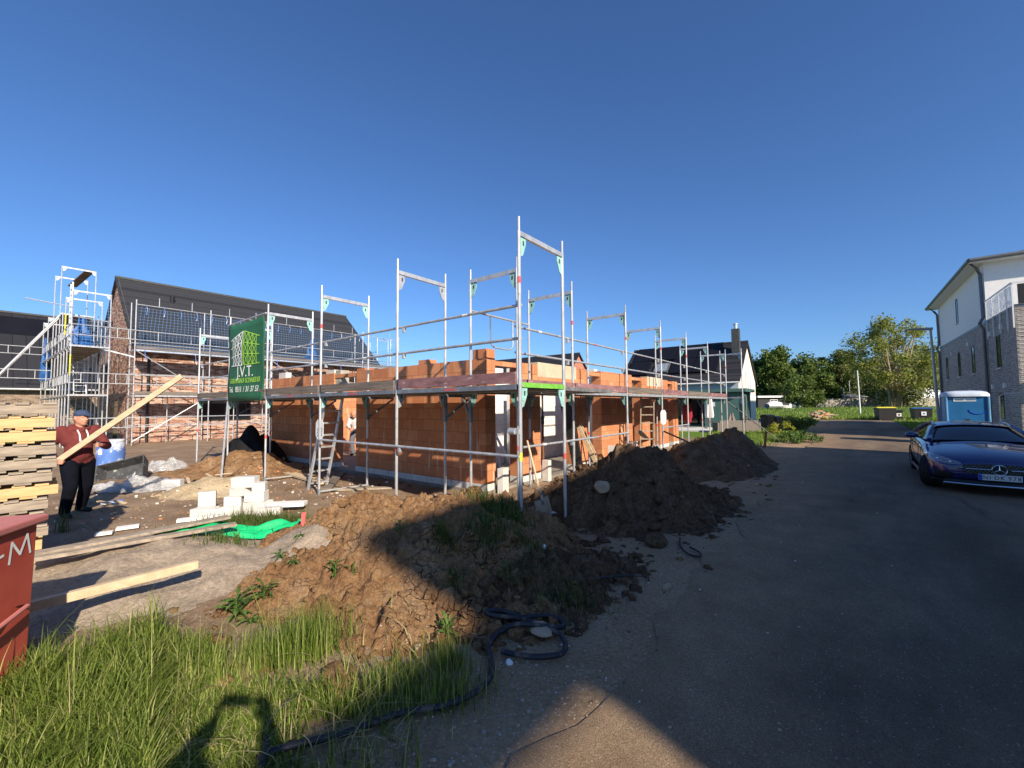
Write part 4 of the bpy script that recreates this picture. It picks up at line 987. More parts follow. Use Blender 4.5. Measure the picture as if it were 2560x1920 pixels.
# roof terrace railing
m_ = MB()
for b in (26.3, 25.2, 24.1, 23.0, 22.2): m_.box(b - .025, b + .025, -8.975, -8.93, 4.75, 6.6, 'white_pvc')
m_.box(22.15, 26.5, -8.98, -8.93, 6.6, 6.66, 'white_pvc'); m_.box(22.15, 22.2, -19, -8.98, 6.6, 6.66, 'white_pvc')
rl = m_.build('railing', HC)
for b in (22.25, 23.05, 24.15, 25.25): MB().box(b + .0, b + .73 if b < 23 else b + 1.0, -8.965, -8.953, 5.72, 6.55, 'balcony_glass').build('glass_panel', rl)
MB().box(22.155, 22.17, -18, -9.1, 5.72, 6.55, 'black_plastic').build('dark_panel', rl)
m_ = MB()
for i in range(30): m_.box(22.185, 22.198, -10.2, -9.05, .3 + i * .17, .3 + i * .17 + .03, 'lime_block')
m_.build('pale_courses', HC)
MB().box(21.6, 22.19, -19, -9.6, 2.55, 2.75, 'lime_block').build('canopy', HC)

# shadow-casting neighbours out of view (behind and right of the viewer)
HB = root('neighbour_house', 'long house just outside the right edge, throwing the broad shadow over road and heaps', 'house', (-6.0, -12, -.05))
a_r, zr = -12.0, 7.98; be = 10.8
MB().box(-5.72, be, -20, -12.05, -.1, 6.0, 'grey_brick').build('wall', HB)
m_ = MB(); m_.prism([(-5.72, -12.05, 6.0), (-5.72, -12.05, 7.8), (-5.72, -20, 6.002)], (be + 5.72, 0, 0), 'render_white').build('gable', HB)
q = [(-6.6, -12, zr - .22), (be + .3, -12, zr - .22), (be + .3, -20.5, 2.4 + 3.2), (-5.7, -20.5, 2.4 + 3.2)]
MB().hexa(q + [(x, y, z + .22) for x, y, z in q], 'black_tile').build('roof', HB)
MB().box(-12.0, -5.74, -12.25, -11.9, 6.13, 6.6, 'lime_block').box(-12.2, -12.0, -12.2, -11.95, -.1, 6.6, 'lime_block').build('shadow_beam', HB)  # unseen beam and post, added to cast the shadow stripe over the verge

# ---------------------------------------------------------------- portable toilet
pt = root('portable_toilet', 'blue portable toilet with white domed roof behind the car', 'toilet', (0, 0, 0), space='L', rot=HROT)
pt.location = (18.15, 17.1, -.03)
S = .575; Hh = 1.93
def toilet_side(axis_, sgn, m, door=False):
    p_ = MB()
    if axis_ == 'x': p_.box(*sorted((sgn * S, sgn * (S - .03))), -S + .03, S - .03, .1, Hh, m)
    else: p_.box(-S + .0, S - .0, *sorted((sgn * S, sgn * (S - .03))), .1, Hh, m)
    return p_
door = toilet_side('x', -1, 'blue_plastic').build('door', pt)
toilet_side('x', 1, 'blue_plastic').build('wall', pt); toilet_side('y', 1, 'toilet_side').build('wall', pt); toilet_side('y', -1, 'toilet_side').build('wall', pt)
for x in (-1, 1):
    for y in (-1, 1): MB().tube((x * S, y * S, .05), (x * S, y * S, Hh), .045, 'toilet_side', 10).build('corner_post', pt, smooth=True)
MB().box(-S - .03, S + .03, -S - .03, S + .03, 0, .1, 'black_plastic').build('base', pt)
m_ = MB(); prof = [(0, .66), (.09, .655), (.17, .59), (.215, .46), (.235, .25)]; vs = []
n = 28
for h, r_ in prof:
    for i in range(n):
        t = 6.2832 * i / n; c, s_ = math.cos(t), math.sin(t); k = (abs(c) ** 6 + abs(s_) ** 6) ** (-1 / 6); vs.append((r_ * c * k, r_ * s_ * k, Hh + h))
m_.add(vs, [(j * n + i, j * n + (i + 1) % n, (j + 1) * n + (i + 1) % n, (j + 1) * n + i) for j in range(len(prof) - 1) for i in range(n)] + [tuple(range(n))[::-1], tuple(range((len(prof) - 1) * n, len(prof) * n))], 'toilet_roof')
m_.build('roof', pt, smooth=True, split=60)
m_ = MB().box(-S - .012, -S - .002, -.25, .37, Hh - .19, Hh - .05, 'white_label')
for i in range(14): 
    if i != 6: m_.box(-S - .016, -S - .0125, .32 - i * .042 - .03, .32 - i * .042, Hh - .155, Hh - .095, 'toilet_side')
m_.build('sign', door)
for yc, zc, r_ in ((-.28, 1.42, .23), (.25, .95, .3)):
    m_ = MB(); m_.path([(-S - .006, yc + r_ * math.cos(t), zc + r_ * .75 * math.sin(t)) for t in [math.pi + i * math.pi / 12 for i in range(13)]], .016, 'plate_blue', 6); m_.build('moulding', door)
MB().box(-S - .014, -S - .002, -.05, .05, .9, 1.05, 'black_plastic').build('handle', door)

# site fence panels by the grey brick wall
def fence(name, label, p, q, hgt, cat='fence'):
    p, q = Vector(p), Vector(q); s = root(name, label, cat, (p.x, p.y, 0)); m_ = MB(); r_ = .021
    P = lambda c, z: (c.x, c.y, z)
    d = (q - p).normalized(); m_.path([P(p, .05), P(p, hgt - .1), P(p + d * .1, hgt), P(q - d * .1, hgt), P(q, hgt - .1), P(q, .05)], r_, 'grey_steel', 8)
    m_.tube(P(p, .2), P(q, .2), r_, 'grey_steel', 8); m_.build('frame', s, smooth=True)
    m_ = MB(); m_.add([P(p, .2), P(q, .2), P(q, hgt), P(p, hgt)], [(0, 1, 2, 3)], 'wire_mesh'); m_.build('mesh', s)
    for c in (p, q): MB().box(c.x - .3, c.x + .3, c.y - .11, c.y + .11, -.04, .1, 'concrete').build('foot', s)
    return s
fence('site_fence', 'wire site fence panel right of the blue toilet', (20.3, -8.05, 0), (18.6, -10.3, 0), 2.0)

# ---------------------------------------------------------------- blue coupe
CY = math.atan2(-.809, -.588)
car = root('parked_car', 'dark blue two-door car parked at the right, facing the viewer', 'car', (10.06, 9.36, 0), space='L', rot=CY - R(3)); car.scale = (1, 1, .94)
ST = [(2.235, .50, .34, .50, .575, .60), (2.20, .66, .28, .54, .635, .665), (2.10, .80, .22, .60, .70, .735), (1.85, .885, .18, .68, .785, .82), (1.42, .905, .17, .74, .855, .90), (.95, .905, .17, .80, .915, .955), (.62, .905, .17, .85, .945, .985), (0, .905, .17, .885, .95, .98), (-.7, .905, .17, .91, .96, .99), (-1.42, .905, .18, .915, .99, 1.02), (-1.95, .87, .22, .88, 1.0, 1.035), (-2.3, .80, .30, .80, .955, .985), (-2.44, .62, .42, .66, .80, .83)]
m_ = MB(); vs = []; PN = 17
for x, w_, z0, zs, zt_, zc in ST:
    half = [(0, z0), (w_ * .8, z0), (w_ * .97, z0 + .1), (w_ * 1.0, (z0 + zs) * .5 - .03), (w_ * .985, zs - .07), (w_ * .955, zs), (w_ * .84, zs + (zt_ - zs) * .8), (w_ * .5, zt_ + .005), (0, zc)]
    ring = half + [(-y, z) for y, z in half[-2:0:-1]]
    vs += [(x, y, z) for y, z in ring]
pn = len(ring)
m_.add(vs, [(i * pn + j, (i + 1) * pn + j, (i + 1) * pn + (j + 1) % pn, i * pn + (j + 1) % pn) for i in range(len(ST) - 1) for j in range(pn)] + [tuple(range(pn)), tuple(range((len(ST) - 1) * pn, len(ST) * pn))[::-1]], 'car_blue')
body = m_.build('body', car, smooth=True, sub=2, split=0)
def bool_cut(o, cutters):
    tmp = []
    for c in cutters:
        k = c.build('cut', None, space='W'); k.matrix_world = Matrix.Identity(4); md = o.modifiers.new('b', 'BOOLEAN'); md.operation = 'DIFFERENCE'; md.object = k; md.solver = 'EXACT'; tmp.append(k)
    par, mw = o.parent, o.matrix_world.copy(); o.parent = None; o.matrix_world = Matrix.Identity(4); bpy.context.view_layer.update()
    evaluated(o); o.parent = par; o.matrix_parent_inverse = Matrix.Identity(4); o.matrix_basis = Matrix.Identity(4)
    for k in tmp: bpy.data.objects.remove(k)
    for p in o.data.polygons: p.use_smooth = True
    try: o.data.set_sharp_from_angle(angle=R(40))
    except Exception: pass
AX = (1.42, -1.42)
cut = []
for x in AX:
    for s in (-1, 1):
        cut.append(MB().lathe([(.365, s * 1.1), (.365, s * .55)][::s], 'black_plastic', 36, (x, 0, .33), 'y'))
cut.append(MB().box(1.9, 2.6, -.5, .5, .235, .29, 'black_plastic'))
for s in (-1, 1): cut.append(MB().prism([(1.75, s * .45, .27), (1.75, s * .84, .27), (1.75, s * .84, .46), (1.75, s * .60, .44)], (1, 0, 0), 'black_plastic'))
bool_cut(body, cut)
MB().box(-2.0, 2.02, -.70, .70, .19, .55, 'black_plastic').build('underbody', car)
BT = BVHTree.FromPolygons([v.co.copy() for v in body.data.vertices], [tuple(p.vertices) for p in body.data.polygons])
def skin_patch(lo, hi, n, k, off):
    def at(c, t): i = min(int(t * (len(c) - 1)), len(c) - 2); f = t * (len(c) - 1) - i; return c[i][0] * (1 - f) + c[i + 1][0] * f, c[i][1] * (1 - f) + c[i + 1][1] * f
    out = []
    for j in range(k + 1):
        for i in range(n + 1):
            a, b = at(lo, i / n), at(hi, i / n); y, z = a[0] * (1 - j / k) + b[0] * j / k, a[1] * (1 - j / k) + b[1] * j / k
            h = BT.ray_cast(Vector((4, y, z)), Vector((-1, 0, 0))); out.append((h[0] + h[1] * off) if h[0] is not None else Vector((2.1, y, z)))
    return out
m_ = MB()
for x in AX:
    for s in (-1, 1): m_.lathe([(.36, s * .55), (.36, s * .80)][::s], 'black_plastic', 30, (x, 0, .34), 'y')
# greenhouse
GS = [(.80, .66, .955), (.42, .615, 1.13), (.05, .575, 1.265), (-.25, .56, 1.31), (-.6, .55, 1.325), (-1.0, .545, 1.30), (-1.45, .55, 1.19), (-1.9, .57, 1.05), (-2.05, .58, 1.01)]
m_ = MB(); vs = []
for x, yt, zt_ in GS:
    yb = .80 if -1.6 < x < .7 else .74; zb_ = .93 if x > -1.5 else .985
    half = [(yb, min(zb_, zt_ - .01)), (yb + (yt - yb) * .55, zb_ + (zt_ - zb_) * .6), (yt, zt_ - .035 if zt_ > 1.1 else zt_), (yt * .55, zt_ + .005), (0, zt_ + .012)]
    vs += [(x, y, z) for y, z in half + [(-y, z) for y, z in half[-2::-1]]]
gn = 9
m_.add(vs, [(i * gn + j, (i + 1) * gn + j, (i + 1) * gn + j + 1, i * gn + j + 1) for i in range(len(GS) - 1) for j in range(gn - 1)], 'car_glass')
gh = m_.build('windows', car, smooth=True, split=50, sub=1)
m_ = MB(); vs = []
for x, yt, zt_ in [(.10, .585, 1.25)] + GS[2:6] + [(-1.12, .545, 1.275)]:
    half = [(yt + .012, zt_ - .06), (yt + .004, zt_ - .02), (yt * .55, zt_ + .02), (0, zt_ + .027)]; vs += [(x, y, z) for y, z in half + [(-y, z) for y, z in half[-2::-1]]]
m_.add(vs, [(i * 7 + j, (i + 1) * 7 + j, (i + 1) * 7 + j + 1, i * 7 + j + 1) for i in range(5) for j in range(6)], 'car_blue'); rf_ = m_.build('roof', car, smooth=True, sub=1, split=0)
for s in (-1, 1):
    MB().path([(.84, s * .745, .95), (.43, s * .665, 1.125), (.08, s * .585, 1.255)], [.045, .036, .034], 'car_blue', 8).build('pillar', car, smooth=True)
    MB().path([(.10, s * .58, 1.255), (-.3, s * .57, 1.30), (-.65, s * .56, 1.31), (-1.1, s * .565, 1.265), (-1.6, s * .66, 1.10), (-2.0, s * .73, 1.0)], [.03, .026, .026, .035, .08, .06], 'car_blue', 8).build('pillar', car, smooth=True)
    MB().path([(.72, s * .80, .955), (-.3, s * .80, .965), (-1.3, s * .79, 1.0)], .012, 'chrome', 6).build('trim', car, smooth=True)
    mi_ = MB(); mi_.ball((.52, s * 1.0, 1.03), .11, 'car_blue', 12, 8, (.75, 1.05, .65)); mi_.bar((.55, s * .82, .98), (.54, s * .95, 1.0), .03, .05, 'black_plastic'); mi_.build('mirror', car, smooth=True)
    dr = MB(); dr.path([(.62, s * .915, .26), (.60, s * .921, .5), (.66, s * .905, .86)], .006, 'black_ink', 5); dr.path([(-.95, s * .915, .30), (-.92, s * .921, .5), (-.98, s * .90, .9)], .006, 'black_ink', 5); dr.build('door_gap', car)
    MB().bar((-.66, s * .922, .80), (-.86, s * .922, .805), .02, .035, 'car_blue', up=(0, 0, 1)).build('door_handle', car)
    MB().bar((1.0, s * .90, .22), (-1.0, s * .90, .22), .03, .05, 'zinc').build('sill_strip', car)
    # headlight
    lo = [(s * .47, .575), (s * .60, .565), (s * .72, .585), (s * .82, .625), (s * .875, .68)]; hi = [(s * .47, .60), (s * .60, .645), (s * .72, .685), (s * .82, .705), (s * .875, .70)]
    m_ = MB(); G = skin_patch(lo, hi, 12, 4, .012); m_.add(G, [(j * 13 + i, j * 13 + i + 1, (j + 1) * 13 + i + 1, (j + 1) * 13 + i) for j in range(4) for i in range(12)], 'headlight_glass')
    h_ = m_.build('headlight', car, smooth=True); MB().path([G[4 * 13 + i] + Vector((.006, 0, .002)) for i in range(13)], .008, 'chrome', 6).build('light_strip', h_)
    for t in (3, 7): MB().ball(G[2 * 13 + t] + Vector((.002, 0, 0)), .026, 'chrome', 10, 6, (.4, 1, 1)).build('lens', h_, smooth=True)
    MB().path([(2.16, s * .35, .40), (2.05, s * .62, .40), (1.93, s * .80, .46)], .02, 'car_blue', 6).build('bumper_fin', car, smooth=True)
G = skin_patch([(y * .1, .225) for y in (-5, -2.5, 0, 2.5, 5)], [(y * .1, .30) for y in (-5, -2.5, 0, 2.5, 5)], 12, 3, .006)
MB().add(G, [(j * 13 + i, j * 13 + i + 1, (j + 1) * 13 + i + 1, (j + 1) * 13 + i) for j in range(3) for i in range(12)], 'black_plastic').build('air_intake', car, smooth=True)
for s in (-1, 1):
    G = skin_patch([(s * .58, .235), (s * .70, .24), (s * .80, .27)], [(s * .58, .40), (s * .70, .43), (s * .80, .45)], 8, 4, .006); MB().add(G, [(j * 9 + i, j * 9 + i + 1, (j + 1) * 9 + i + 1, (j + 1) * 9 + i) for j in range(4) for i in range(8)], 'black_plastic').build('air_intake', car, smooth=True)
MB().path([(1.93, -.84, .205), (2.14, -.70, .20), (2.24, -.3, .20), (2.25, 0, .20), (2.24, .3, .20), (2.14, .70, .20), (1.93, .84, .205)], .016, 'chrome', 6).build('front_lip', car, smooth=True)
MB().path([(1.9, -.82, .23), (2.10, -.66, .23), (2.2, -.3, .23), (2.2, .3, .23), (2.10, .66, .23), (1.9, .82, .23)], .05, 'black_plastic', 6).build('splitter', car, smooth=True)
# grille with star
gy = [-.46 + i * .092 for i in range(11)]
G = skin_patch([(y * .9, .405) for y in gy], [(y, .605 - .03 * (abs(y) / .46) ** 2) for y in gy], 20, 6, .008)
m_ = MB().add(G, [(j * 21 + i, j * 21 + i + 1, (j + 1) * 21 + i + 1, (j + 1) * 21 + i) for j in range(6) for i in range(20)], 'black_plastic'); gr = m_.build('grille', car, smooth=True)
G2 = skin_patch([(y * .88, .42) for y in gy], [(y * .97, .592 - .03 * (abs(y) / .46) ** 2) for y in gy], 34, 6, .012)
m_ = MB()
for j in range(7):
    for i in range(35):
        p = G2[j * 35 + i]
        if (i + j) % 2 == 0 and math.hypot(p.y, p.z - .505) > .11: m_.box(p.x - .006, p.x + .004, p.y - .007, p.y + .007, p.z - .005, p.z + .005, 'chrome')
m_.build('diamond_studs', gr)
G3 = skin_patch([(y, .505) for y in gy], [(y, .506) for y in gy], 20, 1, .018)
for q in (G3[:9], G3[12:21]): MB().path(q, .009, 'chrome', 6).build('bar', gr, smooth=True)
sx = max(p.x for p in G) + .012
m_ = MB(); m_.path([(sx, .092 * math.cos(t), .505 + .092 * math.sin(t)) for t in [i * 6.2832 / 28 for i in range(29)]], .009, 'chrome', 8)
for i in range(3):
    t = math.pi / 2 + i * 2.0944; m_.tube((sx, 0, .505), (sx, .088 * math.cos(t), .505 + .088 * math.sin(t)), .014, 'chrome', 6, r2=.003)
m_.build('star_emblem', gr, smooth=True)
MB().tube((sx - .03, 0, .505), (sx - .006, 0, .505), .09, 'black_ink', 24).build('emblem_disc', gr)
px_ = sx + .008
m_ = MB().box(px_ - .03, px_, -.26, .26, .305, .415, 'plate_white').build('number_plate', car)
MB().box(px_ + .0005, px_ + .002, -.26, -.215, .307, .413, 'plate_blue').build('country_strip', m_); q = MB(); 
T1 = Matrix.Translation((px_ + .002, 0, .357)) @ Matrix(((0, 0, 1, 0), (1, 0, 0, 0), (0, 1, 0, 0), (0, 0, 0, 1)))

for ch_, xo in (('N', -.175), ('I', -.12), ('·', -.085), ('D', -.04), ('K', .03), ('9', .115), ('7', .17), ('8', .225)):
    q = MB(); text_mb(q, ch_, .105, Matrix.Translation((0, xo, 0)) @ T1, 'black_ink', depth=.002, sx=.82); q.build('letter', m_)
MB().box(.70, .705, -.55, -.42, 1.0, 1.04, 'teal_paint').build('badge', car) if False else None
# wheels
def wheel(x, s, steer):
    e = bpy.data.objects.new('wheel', None); COL.objects.link(e); e.parent = car; e.location = (x, s * .79, .335); e.rotation_euler = (0, 0, steer); SP[e] = Matrix.Identity(4)
    k = s
    pr = [(.225, -.10), (.30, -.115), (.325, -.10), (.335, -.07), (.335, .07), (.325, .10), (.30, .115), (.235, .108), (.225, .09)]
    m_ = MB().lathe([(r_, z * k) for r_, z in (pr if k > 0 else pr)], 'tyre', 36, axis='y'); m_.build('tyre', e, smooth=True)
    m_ = MB()
    for g_ in (-.045, 0, .045): m_.lathe([(.336, g_ - .006), (.337, g_), (.336, g_ + .006)], 'black_ink', 36, axis='y')
    m_.lathe([(.225, k * .02), (.232, k * .10), (.222, k * .10), (.21, k * .03)], 'alloy', 32, axis='y'); m_.lathe([(.21, k * .0), (.21, k * .02)], 'black_ink', 24, axis='y')
    for i in range(10):
        t = i * .6283; m_.bar((.03 * math.cos(t), k * .075, .03 * math.sin(t)), (.222 * math.cos(t), k * .09, .222 * math.sin(t)), .022, .03, 'alloy')
    m_.lathe([(.05, k * .06), (.045, k * .09)], 'alloy', 16, axis='y'); m_.build('rim', e)
for x, st in ((1.42, R(-20)), (-1.42, 0)):
    for s in (-1, 1): wheel(x, s, st)
# ---------------------------------------------------------------- foreground things
def pix(px, py, z=None, y=None):
    """where the sight line through a point of the photograph meets the soil (or a height z, or a distance y)"""
    d = f0 + r1 * ((px - 1280) / 1062) + u1 * ((960 - py) / 1062); c = Vector((0, 0, CAMZ))
    if z is not None: return c + d * ((z - CAMZ) / d.z)
    if y is not None: return c + d * (y / d.y)
    best = None
    for t, o in BV:
        h = t.ray_cast(c, d.normalized())
        if h[0] is not None and (best is None or h[3] < best[1]): best = (h[0], h[3])
    return best[0]
# red steel skip
SK = R(18)
rc = root('steel_skip', 'red steel skip with white painted lettering at the lower left edge', 'skip', (-3.12, 2.90, 0), space='L', rot=SK)
MB().hexa([(-1.8, -1.7, -.06), (.04, -1.7, -.06), (.04, -.22, -.06), (-1.8, -.22, -.06), (-1.8, -2.1, .95), (-.03, -2.1, .95), (-.03, -.05, .95), (-1.8, -.05, .95)], 'red_paint').build('body', rc, bevel=.012)
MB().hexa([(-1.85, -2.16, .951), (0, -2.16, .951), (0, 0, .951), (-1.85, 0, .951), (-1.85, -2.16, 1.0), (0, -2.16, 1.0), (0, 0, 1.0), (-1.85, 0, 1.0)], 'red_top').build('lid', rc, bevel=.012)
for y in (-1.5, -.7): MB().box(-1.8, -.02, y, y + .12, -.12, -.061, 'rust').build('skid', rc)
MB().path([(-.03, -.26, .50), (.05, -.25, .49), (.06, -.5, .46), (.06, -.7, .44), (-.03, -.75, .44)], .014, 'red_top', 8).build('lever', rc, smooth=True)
MB().path([(-.02, -.15, .47), (.02, -.45, .43), (.02, -.7, .43)], .008, 'black_ink', 6).build('chain', rc, smooth=True)
def skip_pt(y, z): return (.04 - .07 * (z + .06) / 1.01 + .003, y, z)
def brush(strokes, wd, nm):
    m_ = MB()
    for st in strokes:
        for k, (p, q) in enumerate(zip(st[:-1], st[1:])):
            d = Vector((q[0] - p[0], q[1] - p[1])); n_ = Vector((-d.y, d.x)).normalized() * wd / 2; e = d.normalized() * wd * .2; p2, q2 = Vector(p) - e, Vector(q) + e
            pts_ = [skip_pt(*(p2 - n_)), skip_pt(*(q2 - n_ * .8)), skip_pt(*(q2 + n_ * .9)), skip_pt(*(p2 + n_ * .85))]
            m_.add([(x + .0006 * k, y, z) for x, y, z in pts_], [(0, 1, 2, 3)], 'white_label')
    m_.build(nm, rc)
brush([[(-.30, .765), (-.27, .885), (-.215, .80), (-.15, .905), (-.135, .785)]], .020, 'letter')
brush([[(-.42, .815), (-.335, .83)], [(-.38, .77), (-.375, .87)]], .018, 'letter')
brush([[(-.56, .76), (-.54, .88), (-.48, .88), (-.45, .84), (-.54, .81), (-.46, .755)]], .018, 'letter')

# pallet stack
PR = R(48); pa = Vector((-4.92, 4.58, 0)); pdx = Vector((math.cos(PR), math.sin(PR), 0)); pdy = Vector((-math.sin(PR), math.cos(PR), 0))
def pallet_proto(wood, label):
    s = root('pallet', label, 'pallet', (0, 0, 0), 'stacked wooden pallets', space='L')
    for y in (.0, .33, .66):
        m_ = MB()
        for t in range(1): m_.box(-1.05, 0, y, y + .045, .021, .118, wood)
        m_.build('bearer', s, bevel=.003)
    rr = random.Random(len(label))
    for z in (0, .1185):
        x = -1.04
        while x < -.1:
            w_ = rr.choice((.09, .10, .12, .14)); w_ = min(w_, -.01 - x)
            MB().box(x, x + w_, -.012 + rr.uniform(-.012, .012), .715, z, z + .02, wood).build('slat', s); x += w_ + rr.uniform(.04, .10)
    return s
def pallet_place(o, k, z, dx, dy):
    o.location = pa + pdx * dx + pdy * dy + Vector((0, 0, z)); o.rotation_euler = (0, 0, PR + random.uniform(-.015, .015))
kinds = ['old', 'new', 'new', 'old', 'old', 'old', 'new', 'old', 'old', 'old', 'new', 'new']      # from the top down
pl = ['topmost weathered grey pallet of the stack beside the man', 'yellow pallet second from the top of the stack, printed upside down', 'clean yellow pallet third from the top of the stack', 'grey weathered pallet fourth from the top of the stack', 'grey weathered pallet fifth from the top of the stack', 'grey weathered pallet in the middle of the stack, above the printed yellow one', 'yellow printed pallet in the middle of the stack, sticking out to the right', 'grey weathered pallet just below the printed yellow one in mid stack', 'weathered pallet ninth from the top, partly behind the red skip', 'weathered pallet tenth from the top of the stack, behind the skip lid', 'yellow pallet second from the bottom of the stack', 'lowest yellow pallet of the stack, on the ground']
proto = {'new': None, 'old': None}
for i, kd in enumerate(kinds):
    if proto[kd] is None: o = proto[kd] = pallet_proto('pallet_' + kd, pl[i])
    else: o = copy_tree(proto[kd])
    o['label'] = pl[i]
    pallet_place(o, i, .06 + (11 - i) * .1425, (.02, .0, .015, .02, .03, .0, .05, -.02, -.04, -.01, -.05, -.09)[i], random.uniform(-.02, .02))
    if i in (1, 6):
        q = MB(); T1 = Matrix.Translation((-.62 if i == 6 else -.86, -.0025, .07)) @ Matrix(((-1, 0, 0, 0), (0, 0, -1, 0), (0, -1, 0, 0), (0, 0, 0, 1)))
        text_mb(q, '70x100', .062, T1, 'black_ink', depth=.002)
        t_ = q.build('print', o)

# blue barrel, mortar tub, sheets of plastic
bp = pix(275, 1185, z=-.06)
br = root('barrel', 'blue plastic barrel smeared with white mortar behind the man', 'barrel', tuple(bp), space='L')
MB().lathe([(.24, 0), (.275, .05), (.285, .2), (.30, .3), (.285, .42), (.30, .55), (.285, .7), (.275, .84), (.25, .9)], 'barrel_blue', 28).build('body', br, smooth=True)
MB().lathe([(.265, .86), (.275, .87), (.275, .91), (.265, .92)], 'white_pvc', 28).build('rim', br, smooth=True)
q = MB().box(-.05, .05, -.302, -.296, .55, .68, 'white_label').build('label', br)
tb = pix(318, 1188, z=.0)
tub = root('mortar_tub', 'black mortar tub caked with cement, tipped on its side by the barrel', 'tub', tuple(tb), space='L', rot=R(18)); tub.rotation_euler = (R(62), R(-14), R(14))
def tray(l, w_, h, tp, th, m):
    o_ = [(-l / 2 + tp, -w_ / 2 + tp, 0), (l / 2 - tp, -w_ / 2 + tp, 0), (l / 2 - tp, w_ / 2 - tp, 0), (-l / 2 + tp, w_ / 2 - tp, 0), (-l / 2, -w_ / 2, h), (l / 2, -w_ / 2, h), (l / 2, w_ / 2, h), (-l / 2, w_ / 2, h)]
    i_ = [(x * .94, y * .9, z if z else th) for x, y, z in o_]
    return MB().add(o_ + i_, [(3, 2, 1, 0), (0, 1, 5, 4), (1, 2, 6, 5), (2, 3, 7, 6), (3, 0, 4, 7), (8, 9, 10, 11), (12, 13, 9, 8), (13, 14, 10, 9), (14, 15, 11, 10), (15, 12, 8, 11), (4, 5, 13, 12), (5, 6, 14, 13), (6, 7, 15, 14), (7, 4, 12, 15)], m)
tray(1.05, .62, .30, .06, .02, 'dirty_black').build('shell', tub, bevel=.01)
def sheet(name, label, c, rx, ry, h, m, seed, cat, group=None, res=40, fold=.35, rot=0):
    m_ = MB(); vs = []
    for j in range(res + 1):
        for i in range(res + 1):
            u, v = i / res * 2 - 1, j / res * 2 - 1
            uu, vv = u * math.sqrt(1 - v * v / 2), v * math.sqrt(1 - u * u / 2); q = math.hypot(uu, vv)
            e = 1 + .22 * noise.noise(Vector((math.atan2(vv, uu) * 1.3, seed, 0)))
            x, y = uu * rx * e, vv * ry * e
            rg = abs(noise.noise(Vector((x * 2.2 / rx, y * 2.2 / ry, seed)))) + .10 * abs(noise.noise(Vector((x * 5 / rx, y * 5 / ry, seed + 3))))
            z = h * (1 - q ** 2.2) * (1 - fold + fold * 2.2 * rg) + .03 * rg
            X, Y = x * math.cos(rot) - y * math.sin(rot), x * math.sin(rot) + y * math.cos(rot)
            vs.append((X, Y, z + top_z(c[0] + X, c[1] + Y) + .012 - c[2]))
    m_.add(vs, [(j * (res + 1) + i, j * (res + 1) + i + 1, (j + 1) * (res + 1) + i + 1, (j + 1) * (res + 1) + i) for j in range(res) for i in range(res)], m)
    o = mb_build_local(m_, name, Matrix.Identity(4), smooth=True, split=0, space='W'); o.location = c; return tag(o, label, cat, group)
for (px, py, rx, ry, h, lb) in ((400, 1176, .70, .35, .34, 'crumpled clear plastic sheet behind the mortar tub'), (370, 1222, .75, .38, .26, 'crumpled clear plastic sheet in front of the mortar tub'), (262, 1222, .55, .25, .14, 'flat trailing plastic sheet at the foot of the blue barrel')):
    p = pix(px, py, z=-.05); sheet('plastic_sheet', lb, (p.x, p.y, -.05), rx, ry, h, 'plastic_sheet', px * .1, 'plastic sheet', 'clear plastic sheets left by the barrel', rot=.3, fold=.5, res=70)
p = pix(575, 1338, z=.05); sheet('green_tarp', 'bright green tarpaulin half hidden under weeds and planks', (p.x + .1, p.y + .05, 0), .95, .26, .16, 'green_tarp', 5.5, 'tarpaulin', rot=.55, fold=.55)
p = pix(640, 1100, y=13.2); sheet('black_tarp', 'black tarpaulin heap behind the left scaffold strut', (p.x, p.y, -.05), 1.0, .7, .95, 'black_tarp', 8.5, 'tarpaulin', rot=.3, fold=.25)

# white lime blocks
def wblock(px, py, z, label, rz=0, size=(.25, .175, .15), d=None):
    p = pix(px, py, z=z if z < .05 else None) if d is None else pix(px, py, y=d)
    e = MB().box(-size[0] / 2, size[0] / 2, -size[1] / 2, size[1] / 2, 0, size[2], 'lime_block')
    o = mb_build_local(e, 'lime_block', Matrix.Identity(4), bevel=.006); o.location = (p.x, p.y, z); o.rotation_euler = (0, 0, rz); return tag(o, label, 'block', 'white lime blocks lying about the building site')
B_ = [(-5.02, 7.02, -.06, .1, (.33, .24, .13), 'lowest white block of the small left pile, lying flat'), (-5.06, 7.12, .073, .5, (.24, .12, .24), 'white block with drill marks standing on the small left pile'), (-4.83, 7.03, -.06, .6, (.20, .17, .12), 'small white block wedged at the right of the small left pile'),
      (-4.60, 7.08, -.06, .25, (.26, .24, .15), 'bottom left white block of the tall pile'), (-4.25, 7.18, -.06, -.1, (.37, .24, .20), 'bottom right white block of the tall pile'), (-4.60, 7.10, .092, .3, (.25, .20, .15), 'second white block on the left side of the tall pile'),
      (-4.28, 7.18, .142, .15, (.30, .22, .16), 'second white block on the right side of the tall pile'), (-4.53, 7.14, .244, -.2, (.24, .20, .13), 'third white block of the tall pile, under the top one'), (-4.24, 7.2, .304, .3, (.19, .19, .14), 'white block turned endwise beside the top of the tall pile'), (-4.46, 7.16, .376, .12, (.36, .2, .17), 'topmost white block of the tall pile'), (-3.98, 7.05, -.06, .3, (.34, .22, .13), 'white block half under the green tarpaulin')]
for x, y, z, rz, sz, lb in B_:
    e = MB().box(-sz[0] / 2, sz[0] / 2, -sz[1] / 2, sz[1] / 2, 0, sz[2], 'lime_block'); o = mb_build_local(e, 'lime_block', Matrix.Identity(4), bevel=.007); o.location = (x, y, z); o.rotation_euler = (0, 0, rz); tag(o, lb, 'block', 'white lime blocks lying about the building site')
wblock(432, 1216, -.02, 'white hollow block with two holes lying near the yellow sand', .2, (.36, .17, .15))
